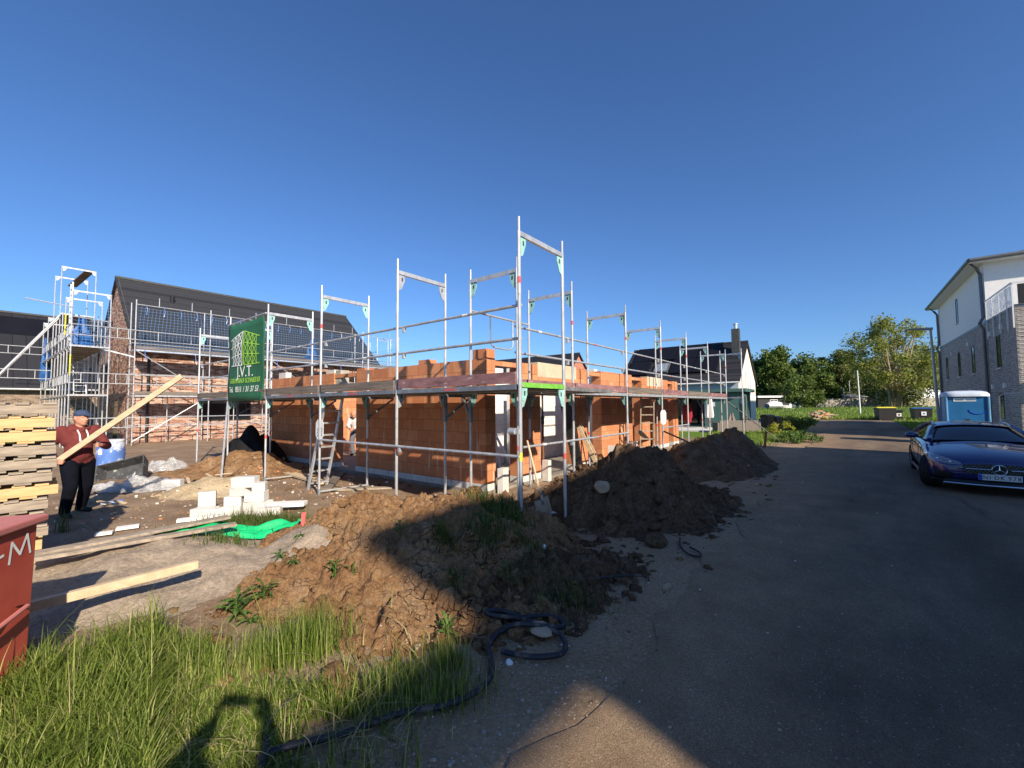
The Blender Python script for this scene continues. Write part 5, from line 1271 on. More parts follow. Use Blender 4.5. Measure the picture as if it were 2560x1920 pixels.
wblock(442, 1228, -.03, 'flat white block lying in front of the two-hole block', -.4, (.36, .2, .07))
def board(label, p, q, w_, th, m, name='board', cat='board', group=None, up=(0, 0, 1), bevel=.003):
    p, q = Vector(p), Vector(q); mb_ = MB(); c = (p + q) / 2; mb_.bar(p - c, q - c, w_, th, m, up=up); o = mb_build_local(mb_, name, Matrix.Identity(4), bevel=bevel); o.location = c; return tag(o, label, cat, group)
def gboard(label, a, b, w_, th, m, lift=.0, **k):
    p, q = pix(*a), pix(*b); p.z += th / 2 + lift; q.z += th / 2 + lift; return board(label, p, q, w_, th, m, **k)
GW = 'loose boards lying on the site'
a_, b_ = pix(60, 1390, z=.27), pix(572, 1292, z=.27); board('long grey plank, rear one of two lying over the sand edge', a_, b_, .15, .03, 'pallet_old', 'plank', 'plank', GW)
a_, b_ = pix(60, 1402, z=.25), pix(590, 1310, z=.25); board('long pale plank, front one of two lying over the sand edge', a_, b_, .11, .035, 'pallet_old', 'plank', 'plank', GW)
a_, b_ = pix(40, 1525, z=.24), pix(494, 1410, z=.26); board('new square timber beam lying across the sand heap', a_, b_, .06, .07, 'new_wood', 'timber_beam', 'beam', None)
board('short white board lying on the soil in front of the man', pix(290, 1322, z=-.02), pix(348, 1314, z=-.02), .16, .03, 'white_foam', 'white_board', 'board', 'white boards lying on the site')
board('smaller dirty white board left of the short white board', pix(238, 1336, z=-.02), pix(282, 1330, z=-.02), .14, .03, 'white_foam', 'white_board', 'board', 'white boards lying on the site')
board('long white strip lying left of the white blocks', pix(442, 1302, z=-.02), pix(560, 1288, z=-.02), .10, .05, 'white_foam', 'white_board', 'board', 'white boards lying on the site')
board('long white foam board lying right of the white blocks', pix(622, 1264, z=.06), pix(764, 1258, z=.06), .22, .06, 'white_foam', 'white_board', 'board', 'white boards lying on the site')
board('yellow plank lying under the scaffold left of the ladder', W(.9, 9.6, .0), W(.55, 5.9, .0), .22, .05, 'new_wood', 'plank', 'plank', GW)
board('dark plank lying across the ladder foot', W(.25, 5.25, -.02), W(1.5, 6.9, .0), .20, .05, 'old_board', 'plank', 'plank', GW)
board('plank lying below the clay wall right of the doorway', W(.35, 5.2, -.03), W(1.2, 4.3, -.03), .16, .04, 'pallet_old', 'plank', 'plank', GW)
rr = random.Random(5)
for k, (px, py) in enumerate(((345, 1215), (525, 1195), (470, 1205), (560, 1190), (270, 1265), (300, 1262))):
    p = pix(px, py, z=.02); an = rr.uniform(0, 3.1); d = Vector((math.cos(an), math.sin(an), .1)) * rr.uniform(.12, .28)
    board(('pale offcut lying by the plastic sheets', 'broken wood piece on the yellow sand', 'thin wood splinter left of the yellow sand', 'broken wood piece right of the yellow sand', 'pale scrap lying behind the feet of the man', 'scrap of wood lying in the shadow of the man')[k], p - d + Vector((0, 0, .05)), p + d + Vector((0, 0, .05)), .06, .02, 'new_wood', 'wood_scrap', 'scrap', 'wood scraps')
p = pix(757, 1312); stk = MB().hexa([(-.02, -.02, -.1), (.02, -.02, -.1), (.02, .02, -.1), (-.02, .02, -.1), (-.025, -.02, .13), (.025, -.02, .13), (.025, .02, .15), (-.025, .02, .15)], 'red_stake'); o = mb_build_local(stk, 'survey_stake', Matrix.Identity(4), bevel=.004); o.location = p; o.rotation_euler = (0, R(4), .3); tag(o, 'short red painted survey stake at the left of the clay heap', 'stake')
p = pix(1738, 1120); stk = MB().hexa([(-.05, -.02, -.1), (.05, -.02, -.1), (.05, .02, -.1), (-.05, .02, -.1), (-.06, -.02, .62), (.06, -.02, .62), (.06, .02, .66), (-.06, .02, .66)], 'rust'); o = mb_build_local(stk, 'marker_post', Matrix.Identity(4)); p = pix(1912, 1118, z=-.03); o.location = p; o.rotation_euler = (0, R(14), .6); tag(o, 'leaning rusty orange marker post between lawn and road', 'post')
# black hose in loops
def hose(name, label, pts, r, lift=.02, cat='hose', m='black_hose'):
    P = []
    for x, y in pts:
        q = pix(x, y); P.append(Vector((q.x, q.y, top_z(q.x, q.y) + r * .8 + lift)))
    S_ = []
    for i in range(len(P) - 1):
        p0, p1, p2, p3 = P[max(i - 1, 0)], P[i], P[i + 1], P[min(i + 2, len(P) - 1)]
        for t in [k / 6 for k in range(6)]:
            S_.append(.5 * ((2 * p1) + (-p0 + p2) * t + (2 * p0 - 5 * p1 + 4 * p2 - p3) * t * t + (-p0 + 3 * p1 - 3 * p2 + p3) * t ** 3))
    S_.append(P[-1]); c = S_[0].copy(); mb_ = MB().path([q - c for q in S_], r, m, 10); o = mb_build_local(mb_, name, Matrix.Identity(4), smooth=True, split=0); o.location = c; return tag(o, label, cat)
hose('hose', 'thick black hose looped at the foot of the clay heap', [(640, 1915), (720, 1885), (860, 1850), (1000, 1800), (1110, 1780), (1190, 1745), (1228, 1700), (1225, 1650), (1222, 1625), (1250, 1592), (1300, 1572), (1400, 1580), (1402, 1560), (1360, 1550), (1290, 1556), (1225, 1548), (1222, 1538), (1260, 1540), (1310, 1558), (1370, 1585), (1402, 1600), (1415, 1630), (1395, 1650), (1330, 1655), (1255, 1642)], .019)
hose('hose', 'old grey hose curling through the grass at the lower edge', [(655, 1935), (665, 1880), (668, 1835), (690, 1800), (720, 1770), (760, 1740)], .020)
hose('cable', 'thin black cable loop at the roadside end of the dark heap', [(1700, 1350), (1702, 1372), (1722, 1392), (1748, 1398), (1750, 1388), (1725, 1374)], .012, cat='cable')
hose('cable', 'thin dark wire lying on the gravel right of the hose', [(1450, 1465), (1500, 1452), (1560, 1446), (1612, 1448), (1622, 1458)], .008, cat='cable')
# stones
def rock(label, p, r, sq, m, seed, group='loose stones', facets=16):
    m_ = MB().ball((0, 0, 0), r, m, 26, 18, (1, 1, 1)); rr = random.Random(int(seed * 100))
    pl = []
    for k in range(facets):
        n_ = Vector((rr.gauss(0, 1), rr.gauss(0, 1), rr.gauss(0, 1))).normalized(); pl.append((n_, rr.uniform(.72, .98)))
    for v in range(len(m_.v)):
        d = Vector(m_.v[v]).normalized(); q = 1.05
        for n_, h in pl:
            c = n_.dot(d)
            if c > .05: q = min(q, h / c)
        q += .05 * noise.noise(d * 2.3 + Vector((seed, 0, 0))) + .025 * noise.noise(d * 6 + Vector((0, seed, 0)))
        m_.v[v] = (d.x * r * q * sq[0], d.y * r * q * sq[1], d.z * r * q * sq[2])
    o = mb_build_local(m_, 'rock', Matrix.Identity(4), smooth=True, split=28); o.location = (p.x, p.y, p.z + r * sq[2] * .45); o.rotation_euler = (0, 0, seed); return tag(o, label, 'rock', group)
rock('pale boulder resting on the front slope of the big dark heap', pix(1505, 1226), .135, (1.1, .8, .8), 'rock_stone', 1.2)
rock('flat brown clod stone in the grass below the clay heap', pix(850, 1715), .17, (1.1, .7, .45), 'clay_soil', 2.2)
rock('dark flat stone at the foot of the big dark heap', pix(1640, 1322), .10, (1.2, .8, .55), 'dark_soil', 3.2)
rock('large soil boulder at the lower right of the big dark heap', pix(1640, 1362), .16, (1.2, .8, .6), 'dark_soil', 4.2)
rock('grey slab lying inside the hose loop', pix(1352, 1575), .10, (1.2, .9, .3), 'rock_stone', 5.2)
rock('small white stone beside the hose end', pix(1274, 1660), .026, (1, .8, .9), 'white_foam', 6.2)
rock('small round stone at the gravel edge of the lumpy dark clods', pix(1360, 1370), .03, (1, .8, .9), 'white_foam', 7.1)
# pebbles on the gravel verge: nobody could count them
m_ = MB(); rr = random.Random(9)
for i in range(1500):
    b, a = rr.uniform(-5.5, 9), -1.0 - abs(rr.gauss(0, .9)) - (0 if rr.random() < .8 else rr.uniform(0, 2)); q = W(b, a)
    if math.hypot(q.x, q.y) < 1.0: continue
    r_ = rr.choice((.003, .004, .004, .005, .006, .008, .012)) * rr.uniform(.7, 1.2); z = max(ground_z(q.x, q.y), .0 if a < -2 else -9)
    m_.ball((q.x, q.y, z + r_ * .4), r_, rr.choice(('pebble', 'pebble', 'pebble', 'pebble', 'rock_stone', 'rock_stone', 'dark_stone', 'dark_stone', 'lime_block')), 6, 4, (1, rr.uniform(.6, 1), rr.uniform(.5, .9)))
for i in range(260):
    q = pix(rr.uniform(880, 1500), rr.uniform(1560, 1920)); r_ = rr.choice((.004, .005, .006, .008, .010, .013)) * rr.uniform(.7, 1.2)
    if q.x < -1.0 or q.y < 1: continue
    m_.ball((q.x, q.y, q.z + r_ * .4), r_, rr.choice(('pebble', 'rock_stone', 'rock_stone', 'rock_stone', 'concrete')), 6, 4, (1, rr.uniform(.6, 1), rr.uniform(.5, .9)))
for i in range(700):
    q = Vector((rr.uniform(-9, -3), rr.uniform(6.2, 11), 0)); r_ = rr.choice((.006, .009, .012, .018, .03)) * rr.uniform(.7, 1.3)
    m_.ball((q.x, q.y, top_z(q.x, q.y) + r_ * .3), r_, rr.choice(('pebble', 'pebble', 'site_soil', 'site_soil', 'clay_block', 'lime_block')), 6, 4, (1, rr.uniform(.6, 1), rr.uniform(.4, .8)))
for i in range(420):
    t = rr.random(); b, a = (rr.uniform(-.2, 1.8), rr.uniform(-.5, 11)) if t < .5 else (rr.uniform(1.5, 6.5), rr.uniform(.6, 2.2)) if t < .75 else (rr.uniform(-2, 11), -1.2 - abs(rr.gauss(0, .5)))
    q = W(b, a); r_ = rr.choice((.008, .012, .02, .03, .045)) * rr.uniform(.6, 1.2); z = top_z(q.x, q.y); an = rr.uniform(0, 3.1); mm = rr.choice(('clay_block', 'dark_soil', 'dark_soil', 'site_soil', 'lime_block') if t < .75 else ('dark_soil', 'dark_soil', 'clay_soil', 'rock_stone'))
    d = Vector((math.cos(an), math.sin(an), rr.uniform(-.2, .2))); m_.bar(Vector((q.x, q.y, z + r_ * .3)) - d * r_, Vector((q.x, q.y, z + r_ * .4)) + d * r_, r_ * rr.uniform(.8, 1.6), r_ * rr.uniform(.5, 1), mm)
tag(solo(m_, 'pebbles', 'scattered pebbles and crumbs on gravel and soil', None, (0, 0, 0), smooth=True), None, None, None, 'stuff')
# shovel leaning on the scaffold
bl = Vector((.50, 6.22, top_z(.50, 6.22))); tp_ = Vector((.24, 6.95, 1.12))
sv = root('shovel', 'shovel with long wooden handle leaning at the corner scaffold post', 'shovel', tuple(bl), space='W')
d = (tp_ - bl).normalized(); x_ = d.cross(Vector((-.6, -.8, .3))).normalized(); n_ = x_.cross(d)
MB().path([bl + d * .30, bl + d * .6 + n_ * .01, tp_], [.019, .018, .016], 'new_wood', 10).build('handle', sv, smooth=True)
m_ = MB(); G = []
for j in range(7):
    for i in range(7):
        u, v = i / 3 - 1, j / 6; wd = .125 * (1 - .25 * max(0, .35 - v) / .35); G.append(bl + d * (.02 + .31 * v) + x_ * (u * wd) + n_ * (.035 * u * u - .02 * (1 - v) ** 2 + .01))
m_.add(G, [(j * 7 + i, j * 7 + i + 1, (j + 1) * 7 + i + 1, (j + 1) * 7 + i) for j in range(6) for i in range(6)], 'rock_stone'); o = m_.build('blade', sv, smooth=True); sd_ = o.modifiers.new('s', 'SOLIDIFY'); sd_.thickness = .004
MB().path([bl + d * .24, bl + d * .42], [.028, .021], 'zinc', 10).build('socket', sv, smooth=True)
board('crumpled pale blue scrap beside the shovel blade', pix(1372, 1280) + Vector((0, 0, .03)), pix(1386, 1288) + Vector((0, 0, .03)), .07, .012, 'barrel_blue', 'litter', 'litter')
board('small blue rag lying in the shadow of the man', pix(255, 1260, z=-.01), pix(305, 1250, z=.0), .10, .03, 'barrel_blue', 'rag', 'rag')

# props and leaning boards inside the shell
def prop(label, b, a, h=2.1):
    s = root('shoring_prop', label, 'prop', (b, a, .01), 'steel shoring props'); MB().tube((b, a, .01), (b, a, 1.25), .03, 'rust', 10).build('outer_tube', s, smooth=True); MB().tube((b, a, 1.25), (b, a, h), .024, 'dark_steel', 10).build('inner_tube', s, smooth=True)
    MB().box(b - .07, b + .07, a - .07, a + .07, .01, .018, 'rust').build('foot_plate', s); MB().tube((b - .09, a, 1.35), (b + .09, a, 1.38), .012, 'dark_steel', 6).tube((b, a, 1.2), (b, a, 1.42), .042, 'dark_steel', 10).build('collar', s)
prop('rusty steel prop standing in the wide opening right of the corner post', 4.75, 2.85, 2.3); prop('dark steel prop in the narrow corner opening', 2.9, 4.4, 2.4); prop('steel prop behind the far wooden ladder', 11.4, 2.8, 2.2)
board('bright new board leaning beside the second opening', W(5.75, 1.75, -.02), W(5.5, 2.24, 1.15), .11, .03, 'new_wood', 'plank', 'plank', 'boards leaning on the clay walls', up=(-.5, -.6, .3))
board('second new board leaning beside the second opening', W(6.0, 1.8, -.02), W(5.65, 2.27, 1.2), .08, .03, 'new_wood', 'plank', 'plank', 'boards leaning on the clay walls', up=(-.5, -.6, .3))
board('dark steel panel leaning in the second opening', W(5.1, 2.0, .0), W(5.3, 2.5, 1.75), .28, .05, 'black_plastic', 'panel', 'panel', None, up=(-.5, -.6, .3))
for k, (b, a, b2, a2, h) in enumerate(((3.95, 3.6, 4.2, 4.2, 1.7), (4.1, 3.3, 4.25, 4.2, 1.2), (3.2, 4.6, 3.3, 5.2, 1.4))):
    board(('white slat leaning on the inner white wall', 'short white slat leaning low on the inner white wall', 'dark lath leaning in the corner opening')[k], W(b, a, .03), W(b2, a2, h), .07, .03, ('white_foam', 'white_foam', 'black_plastic')[k], 'slat', 'slat', 'slats leaning inside the shell')
# rubble, pipe pieces in front of the right openings
board('black pipe end sticking up by the far ladder', pix(1632, 1110), pix(1600, 1080, y=12.2), .09, .09, 'black_plastic', 'pipe', 'pipe')
rj = root('jacket', 'dark red jacket hanging at the far corner of the scaffold', 'jacket', tuple(W(14.6, 2.0, 1.0)), space='L'); m_ = MB().ball((0, 0, .3), .3, 'jacket_red', 14, 10, (.6, .8, 1.5))
for v in range(len(m_.v)): q = Vector(m_.v[v]); m_.v[v] = tuple(q + q.normalized() * .08 * noise.noise(q * 7))
m_.build('cloth', rj, smooth=True); MB().box(-.1, .1, -.15, .2, .75, .95, 'trousers_black').build('collar', rj)
# ---------------------------------------------------------------- far things along the road
def wheelie(name, label, at, rot, l, w_, h, lidm, sticker, group='rubbish containers by the lane'):
    s = root(name, label, 'container', at, group, space='L', rot=rot)
    t = .9; m_ = MB().hexa([(-l / 2 * t, -w_ / 2 * .8, .14), (l / 2 * t, -w_ / 2 * .8, .14), (l / 2 * t, w_ / 2 * .8, .14), (-l / 2 * t, w_ / 2 * .8, .14), (-l / 2, -w_ / 2, h - .16), (l / 2, -w_ / 2, h - .16), (l / 2, w_ / 2, h - .16), (-l / 2, w_ / 2, h - .16)], 'black_plastic')
    m_.box(-l / 2 - .03, l / 2 + .03, -w_ / 2 - .03, w_ / 2 + .03, h - .16, h - .1, 'black_plastic'); m_.build('body', s, bevel=.02)
    m_ = MB(); k = 8; vs = []
    for i in range(k + 1):
        y = -w_ / 2 - .04 + (w_ + .08) * i / k; z = h - .098 + .10 * math.sin(math.pi * i / k); vs += [(-l / 2 - .04, y, z), (l / 2 + .04, y, z)]
    m_.add(vs, [(2 * i, 2 * i + 1, 2 * i + 3, 2 * i + 2) for i in range(k)] + [tuple(range(0, 2 * k + 2, 2)), tuple(range(1, 2 * k + 2, 2))[::-1]], lidm); m_.build('lid', s)
    for x in (-1, 1):
        for y in (-1, 1): MB().tube((x * l * .38 - .03, y * w_ * .3, .09), (x * l * .38 + .03, y * w_ * .3, .09), .09, 'grey_steel', 12).build('wheel', s)
    if sticker:
        q = MB().box(-.16, .20, -w_ / 2 - .012, -w_ / 2 + .02, h * .42, h * .70, 'white_label'); q.tube((.02, -w_ / 2 - .016, h * .56), (.02, -w_ / 2 - .0125, h * .56), .10, sticker, 14); q.build('sticker', s)
    return s
wheelie('waste_container', 'black waste container with yellow lid at the end of the road', (35.35, 40.4, -.1), R(-20), 1.36, 1.05, 1.36, 'yellow_plastic', None)
wheelie('waste_container', 'black waste container with dark blue lid and white sticker', (38.6, 40.2, -.1), R(-25), 1.36, 1.0, 1.28, 'blue_lid', 'barrel_blue')
wheelie('waste_bin', 'narrow black bin with white sticker between the two containers', (36.7, 40.6, -.1), R(-25), .6, .7, 1.08, 'black_plastic', 'dark_stone')
def pole(name, label, at, h, r, m, cat, lean=(0, 0)):
    s = MB().tube((0, 0, 0), (lean[0], lean[1], h), r, m, 12, r2=r * .7).tube((0, 0, 0), (0, 0, .15), r * 1.4, m, 12); o = mb_build_local(s, name, Matrix.Identity(4), smooth=True); o.location = at; return tag(o, label, cat)
lp = root('street_lamp', 'grey street lamp with flat arm beside the grey brick house', 'street lamp', (25.05, 25.0, -.05), space='L')
MB().tube((0, 0, 0), (-.22, 0, 6.05), .085, 'lamp_metal', 14, r2=.06).build('pole', lp, smooth=True)
MB().hexa([(-1.65, -.12, 6.02), (-.15, -.1, 6.0), (-.15, .1, 6.0), (-1.65, .12, 6.02), (-1.65, -.12, 6.07), (-.15, -.1, 6.16), (-.15, .1, 6.16), (-1.65, .12, 6.07)], 'lamp_metal').build('lamp_head', lp, bevel=.02)
pole('white_pole', 'slim white pole in front of the light spreading tree', (46.6, 57.0, .0), 6.0, .09, 'white_pvc', 'pole', (-.14, 0))
def at_px(px, y, z=.7): p = pix(px, 1000, y=y); return (p.x, p.y, z)
pole('flue_pipe', 'thin grey flue pipe above the distant shed', at_px(2125, 104), 6.3, .12, 'galvanised', 'pipe'); pole('flue_pipe', 'shorter grey flue pipe left of the distant shed roof', at_px(2110, 104), 4.6, .16, 'galvanised', 'pipe')
# flag
fl = root('flag', 'small black red gold flag on a pole beside the round bush', 'flag', at_px(1975, 92, .5), space='L'); MB().tube((0, 0, 0), (0, 0, 5.3), .08, 'white_pvc', 8).build('pole', fl)
for k, m_n in enumerate(('flag_black', 'flag_red', 'flag_gold')):
    m_ = MB(); m_.prism([(x * .24, .1 * math.sin(x * 1.3), 5.1 - k * .26 - .08 * x) for x in range(7)] + [(x * .24, .1 * math.sin(x * 1.3), 4.84 - k * .26 - .08 * x) for x in range(6, -1, -1)], (0, .01, 0), m_n); m_.build('stripe', fl)
# grey wall, sheds, corrugated hall
def wallseg(name, label, p, q, h, m, post=3.2, th=.12, cat='wall', z0=.5):
    p, q = Vector(p), Vector(q); s = root(name, label, cat, (p.x, p.y, z0), space='W'); L_ = (q - p).length; d = (q - p) / L_
    m_ = MB(); m_.bar((p.x, p.y, z0 + h / 2), (q.x, q.y, z0 + h / 2), th, h, m, up=(0, 0, 1)); m_.build('panel', s)
    k = int(L_ / post)
    for i in range(k + 1):
        c = p + d * (L_ * i / k); MB().box(c.x - .1, c.x + .1, c.y - .1, c.y + .1, z0, z0 + h + .06, 'concrete').build('post', s)
    return s
wallseg('garden_wall', 'pale grey concrete slab wall at the far edge of the meadow', at_px(2040, 98), at_px(2400, 94), 2.1, 'concrete')
hx, hy, _ = at_px(2268, 104); hl = root('corrugated_hall', 'white ribbed hall behind the light tree, beside the grey brick house', 'building', (hx, hy, .5), space='W')
hx2, hy2, _ = at_px(2400, 108)
m_ = MB(); hq = lambda t, o: (hx + (hx2 - hx) * t, hy + (hy2 - hy) * t + o)
for i in range(26):
    t0, t1 = i / 26, (i + .5) / 26; z0, z1 = 6.6 + 2.2 * t0, 6.6 + 2.2 * t1; (xa, ya), (xb, yb) = hq(t0, -.12), hq(t1, -.12)
    m_.hexa([(xa, ya, .4), (xb, yb, .4), (xb, yb + .1, .4), (xa, ya + .1, .4), (xa, ya, z0), (xb, yb, z1), (xb, yb + .1, z1), (xa, ya + .1, z0)], 'white_cover')
m_.build('ribs', hl)
(xa, ya), (xb, yb) = hq(0, 0), hq(1, 0)
MB().hexa([(xa, ya, .4), (xb, yb, .4), (xb, yb + 9, .4), (xa, ya + 9, .4), (xa, ya, 6.65), (xb, yb, 8.85), (xb, yb + 9, 8.85), (xa, ya + 9, 6.65)], 'white_cover').build('wall', hl)
sx_, sy_, _ = at_px(1895, 92); sd = root('shed', 'low dark shed with flat pale roof behind the covered boat', 'shed', (sx_, sy_, .4), space='W')
MB().box(sx_, sx_ + 9.6, sy_, sy_ + 4, .2, 2.9, 'shed_wood').build('wall', sd); MB().box(sx_ - .3, sx_ + 10.2, sy_ - .5, sy_ + 4.4, 2.9, 3.3, 'white_cover').build('roof', sd)
f_ = MB().box(sx_ + 2.6, sx_ + 4.2, sy_ - .05, sy_ + .05, 1.3, 2.5, 'white_pvc').build('window', sd); MB().box(sx_ + 2.7, sx_ + 3.35, sy_ - .07, sy_ - .052, 1.4, 2.4, 'window_glass').box(sx_ + 3.45, sx_ + 4.1, sy_ - .07, sy_ - .052, 1.4, 2.4, 'window_glass').build('pane', f_)
MB().box(sx_ + 6.6, sx_ + 9.2, sy_ - .05, sy_ + .05, .6, 2.7, 'balcony_glass').build('glass_door', sd)
sx_, sy_, _ = at_px(2108, 104); s2 = root('shed', 'small grey shed roof showing over the far concrete wall', 'shed', (sx_, sy_, .5), space='W')
MB().box(sx_ + .3, sx_ + 5.4, sy_, sy_ + 4, .3, 3.0, 'concrete').build('wall', s2); MB().hexa([(sx_, sy_ - .4, 3.0), (sx_ + 5.8, sy_ - .4, 3.0), (sx_ + 5.8, sy_ + 4.4, 3.7), (sx_, sy_ + 4.4, 3.7), (sx_, sy_ - .4, 3.2), (sx_ + 5.8, sy_ - .4, 3.2), (sx_ + 5.8, sy_ + 4.4, 3.9), (sx_, sy_ + 4.4, 3.9)], 'zinc').build('roof', s2)
# boat under a white cover on its trailer
bt = root('covered_boat', 'boat under a white cover parked on the grass by the dark shed', 'boat', at_px(1945, 78, .3), space='L', rot=R(6))
m_ = MB(); vs = []; ST2 = [(-2.3, .85, 1.3, .9), (-1.6, .95, 1.75, .9), (-.6, 1.0, 1.8, .9), (.3, 1.0, 1.62, .9), (1.2, .85, 1.4, .95), (2.0, .5, 1.25, 1.0), (2.6, .06, 1.15, 1.1)]
for x, w_, zt_, zb_ in ST2: vs += [(x, -w_, zb_), (x, -w_ * .75, (zb_ + zt_) / 2 + .1), (x, 0, zt_), (x, w_ * .75, (zb_ + zt_) / 2 + .1), (x, w_, zb_)]
m_.add(vs, [(i * 5 + j, (i + 1) * 5 + j, (i + 1) * 5 + j + 1, i * 5 + j + 1) for i in range(6) for j in range(4)], 'white_cover'); m_.build('cover', bt, smooth=True)
m_ = MB(); vs = []
for x, w_, zt_, zb_ in ST2: vs += [(x, -w_, zb_ + .02), (x, -w_ * .6, .5), (x, 0, .35), (x, w_ * .6, .5), (x, w_, zb_ + .02)]
m_.add(vs, [(i * 5 + j, i * 5 + j + 1, (i + 1) * 5 + j + 1, (i + 1) * 5 + j) for i in range(6) for j in range(4)], 'white_pvc'); m_.build('hull', bt, smooth=True)
MB().hexa([(.2, -1.02, 1.0), (1.7, -.75, 1.0), (1.7, -.55, 1.32), (.2, -.78, 1.5), (.2, -1.0, 1.0), (1.7, -.7, 1.0), (1.7, -.5, 1.3), (.2, -.7, 1.48)], 'black_plastic').build('side_screen', bt)
MB().bar((-2.4, 0, .35), (3.2, 0, .4), .1, .1, 'grey_steel').build('trailer', bt)
for s in (-1, 1): MB().tube((-.3, s * .8, .3), (-.3, s * 1.0, .3), .3, 'tyre', 18).build('wheel', bt)
# terrace of the cream house: parasol, rattan sofas, pots, bins
ps = root('parasol', 'closed pale parasol on the terrace of the green annexe', 'parasol', (13.35, 28.8, 0), space='L')
MB().tube((0, 0, 0), (0, 0, 2.5), .03, 'shed_wood', 8).build('pole', ps)
m_ = MB(); n = 20; vs = []
for z, r_ in ((.75, .20), (.9, .24), (1.5, .19), (2.1, .14), (2.4, .05)):
    for i in range(n): t = 6.2832 * i / n; q = r_ * (1 + .25 * math.cos(t * 5)); vs.append((q * math.cos(t), q * math.sin(t), z))
m_.add(vs, [(j * n + i, j * n + (i + 1) % n, (j + 1) * n + (i + 1) % n, (j + 1) * n + i) for j in range(4) for i in range(n)] + [tuple(range(n))[::-1], tuple(range(4 * n, 5 * n))], 'parasol_cloth'); m_.build('canopy', ps, smooth=True)
MB().box(-.3, .3, -.3, .3, 0, .1, 'concrete').build('base', ps)
def sofa(label, at, l, rot):
    s = root('rattan_sofa', label, 'sofa', at, 'rattan garden seats on the terrace', space='L', rot=rot)
    MB().box(-l / 2, l / 2, -.4, -.28, .05, .72, 'rattan').build('backrest', s, bevel=.02); MB().box(-l / 2, l / 2, -.278, .4, .05, .38, 'rattan').build('seat', s, bevel=.02)
    for x in (-1, 1): MB().box(*sorted((x * l / 2, x * (l / 2 + .12))), -.4, .4, .05, .6, 'rattan').build('armrest', s, bevel=.02)
sofa('long rattan sofa, its back to the heaps, on the far terrace', (12.95, 25.6, -.03), 1.3, R(-4)); sofa('shorter rattan seat right of the long sofa on the far terrace', (14.15, 25.5, -.03), .75, R(-4))
crumple('covered_grill', 'brown covered grill standing by the corner of the green annexe', (26.6, 2.6, -.03), .38, 'rattan', 1.1, 4, cat='grill')
rock('blue ball shaped container beside the green annexe', Vector((17.5, 29.6, .2)), .32, (1, 1, 1), 'barrel_blue', .3, None, 0)['category'] = 'container'
bpy.context.scene.objects[-1]
wheelie('waste_bin', 'small dark bin at the right corner of the green annexe', (16.75, 28.0, -.03), R(20), .55, .6, 1.0, 'black_plastic', None, None)
wheelie('waste_bin', 'low black bin standing alone on the grass right of the annexe', (17.95, 29.0, -.03), R(20), .5, .5, .85, 'black_plastic', None, None)
pot = root('flower_pot', 'terracotta pot at the left end of the terrace', 'pot', (9.6, 25.5, -.03), space='L'); MB().lathe([(.2, 0), (.28, .2), (.33, .4), (.28, .4), (.25, .3)], 'clay_block', 18).build('pot', pot, smooth=True)
rk = root('shelf_rack', 'wooden shelf at the dark end of the clay shell, by the green annexe', 'shelf', (8.6, 26.5, 0), space='L', rot=.4)
for z in (.1, .6, 1.1, 1.6): MB().box(-.5, .5, -.2, .2, z, z + .04, 'pallet_new').build('board', rk)
for x in (-.5, .46): MB().box(x, x + .04, -.2, .2, 0, 1.7, 'pallet_new').build('side_panel', rk)
# log pile
lg = root('wood_pile', 'pile of split wood on a pallet in the meadow left of the containers', 'wood pile', (31.8, 44, -.1), space='L', rot=.1)
rr = random.Random(2)
for i in range(34):
    x, z = rr.uniform(-1.1, 1.1), rr.uniform(.25, 1.1); z *= 1 - .35 * abs(x); an = rr.uniform(-.9, .9); d = Vector((math.cos(an), rr.uniform(-.5, .5), math.sin(an) * .4)) * rr.uniform(.2, .5); c = Vector((x, rr.uniform(-.5, .5), z)); MB().bar(c - d, c + d, .12, .09, rr.choice(('pallet_new', 'pallet_old', 'pallet_old', 'clay_block'))).build('log', lg)
for x in (-.8, 0, .8): MB().box(x - .06, x + .06, -.5, .5, 0, .14, 'pallet_new').build('bearer', lg)

# ---------------------------------------------------------------- vegetation
def leaves_np(centers, sizes, m, normals_up=.2, asp=.6, seed=0, droop=0):
    g_ = np.random.default_rng(seed); n = len(centers); C = np.array(centers); S_ = np.array(sizes)[:, None]
    a = g_.normal(size=(n, 3)); a[:, 2] -= droop; a /= np.linalg.norm(a, axis=1)[:, None]; b = g_.normal(size=(n, 3)); b -= (b * a).sum(1)[:, None] * a; b /= np.linalg.norm(b, axis=1)[:, None]
    V = np.stack([C - a * S_ * .5, C + b * S_ * asp * .5, C + a * S_ * .5, C - b * S_ * asp * .5], 1).reshape(-1, 3)
    F = np.arange(4 * n).reshape(-1, 4); return V, F
def np_obj(name, V, F, m, parent=None):
    me = bpy.data.meshes.new(name); me.vertices.add(len(V)); me.vertices.foreach_set('co', np.asarray(V, dtype=np.float32).ravel())
    k = F.shape[1]; me.loops.add(F.size); me.loops.foreach_set('vertex_index', F.astype(np.int32).ravel()); me.polygons.add(len(F)); me.polygons.foreach_set('loop_start', np.arange(0, F.size, k, dtype=np.int32)); me.polygons.foreach_set('loop_total', np.full(len(F), k, dtype=np.int32))
    me.materials.append(MT[m]); me.update(calc_edges=True); me.validate(); o = bpy.data.objects.new(name, me); COL.objects.link(o)
    if parent is not None: o.parent = parent
    return o
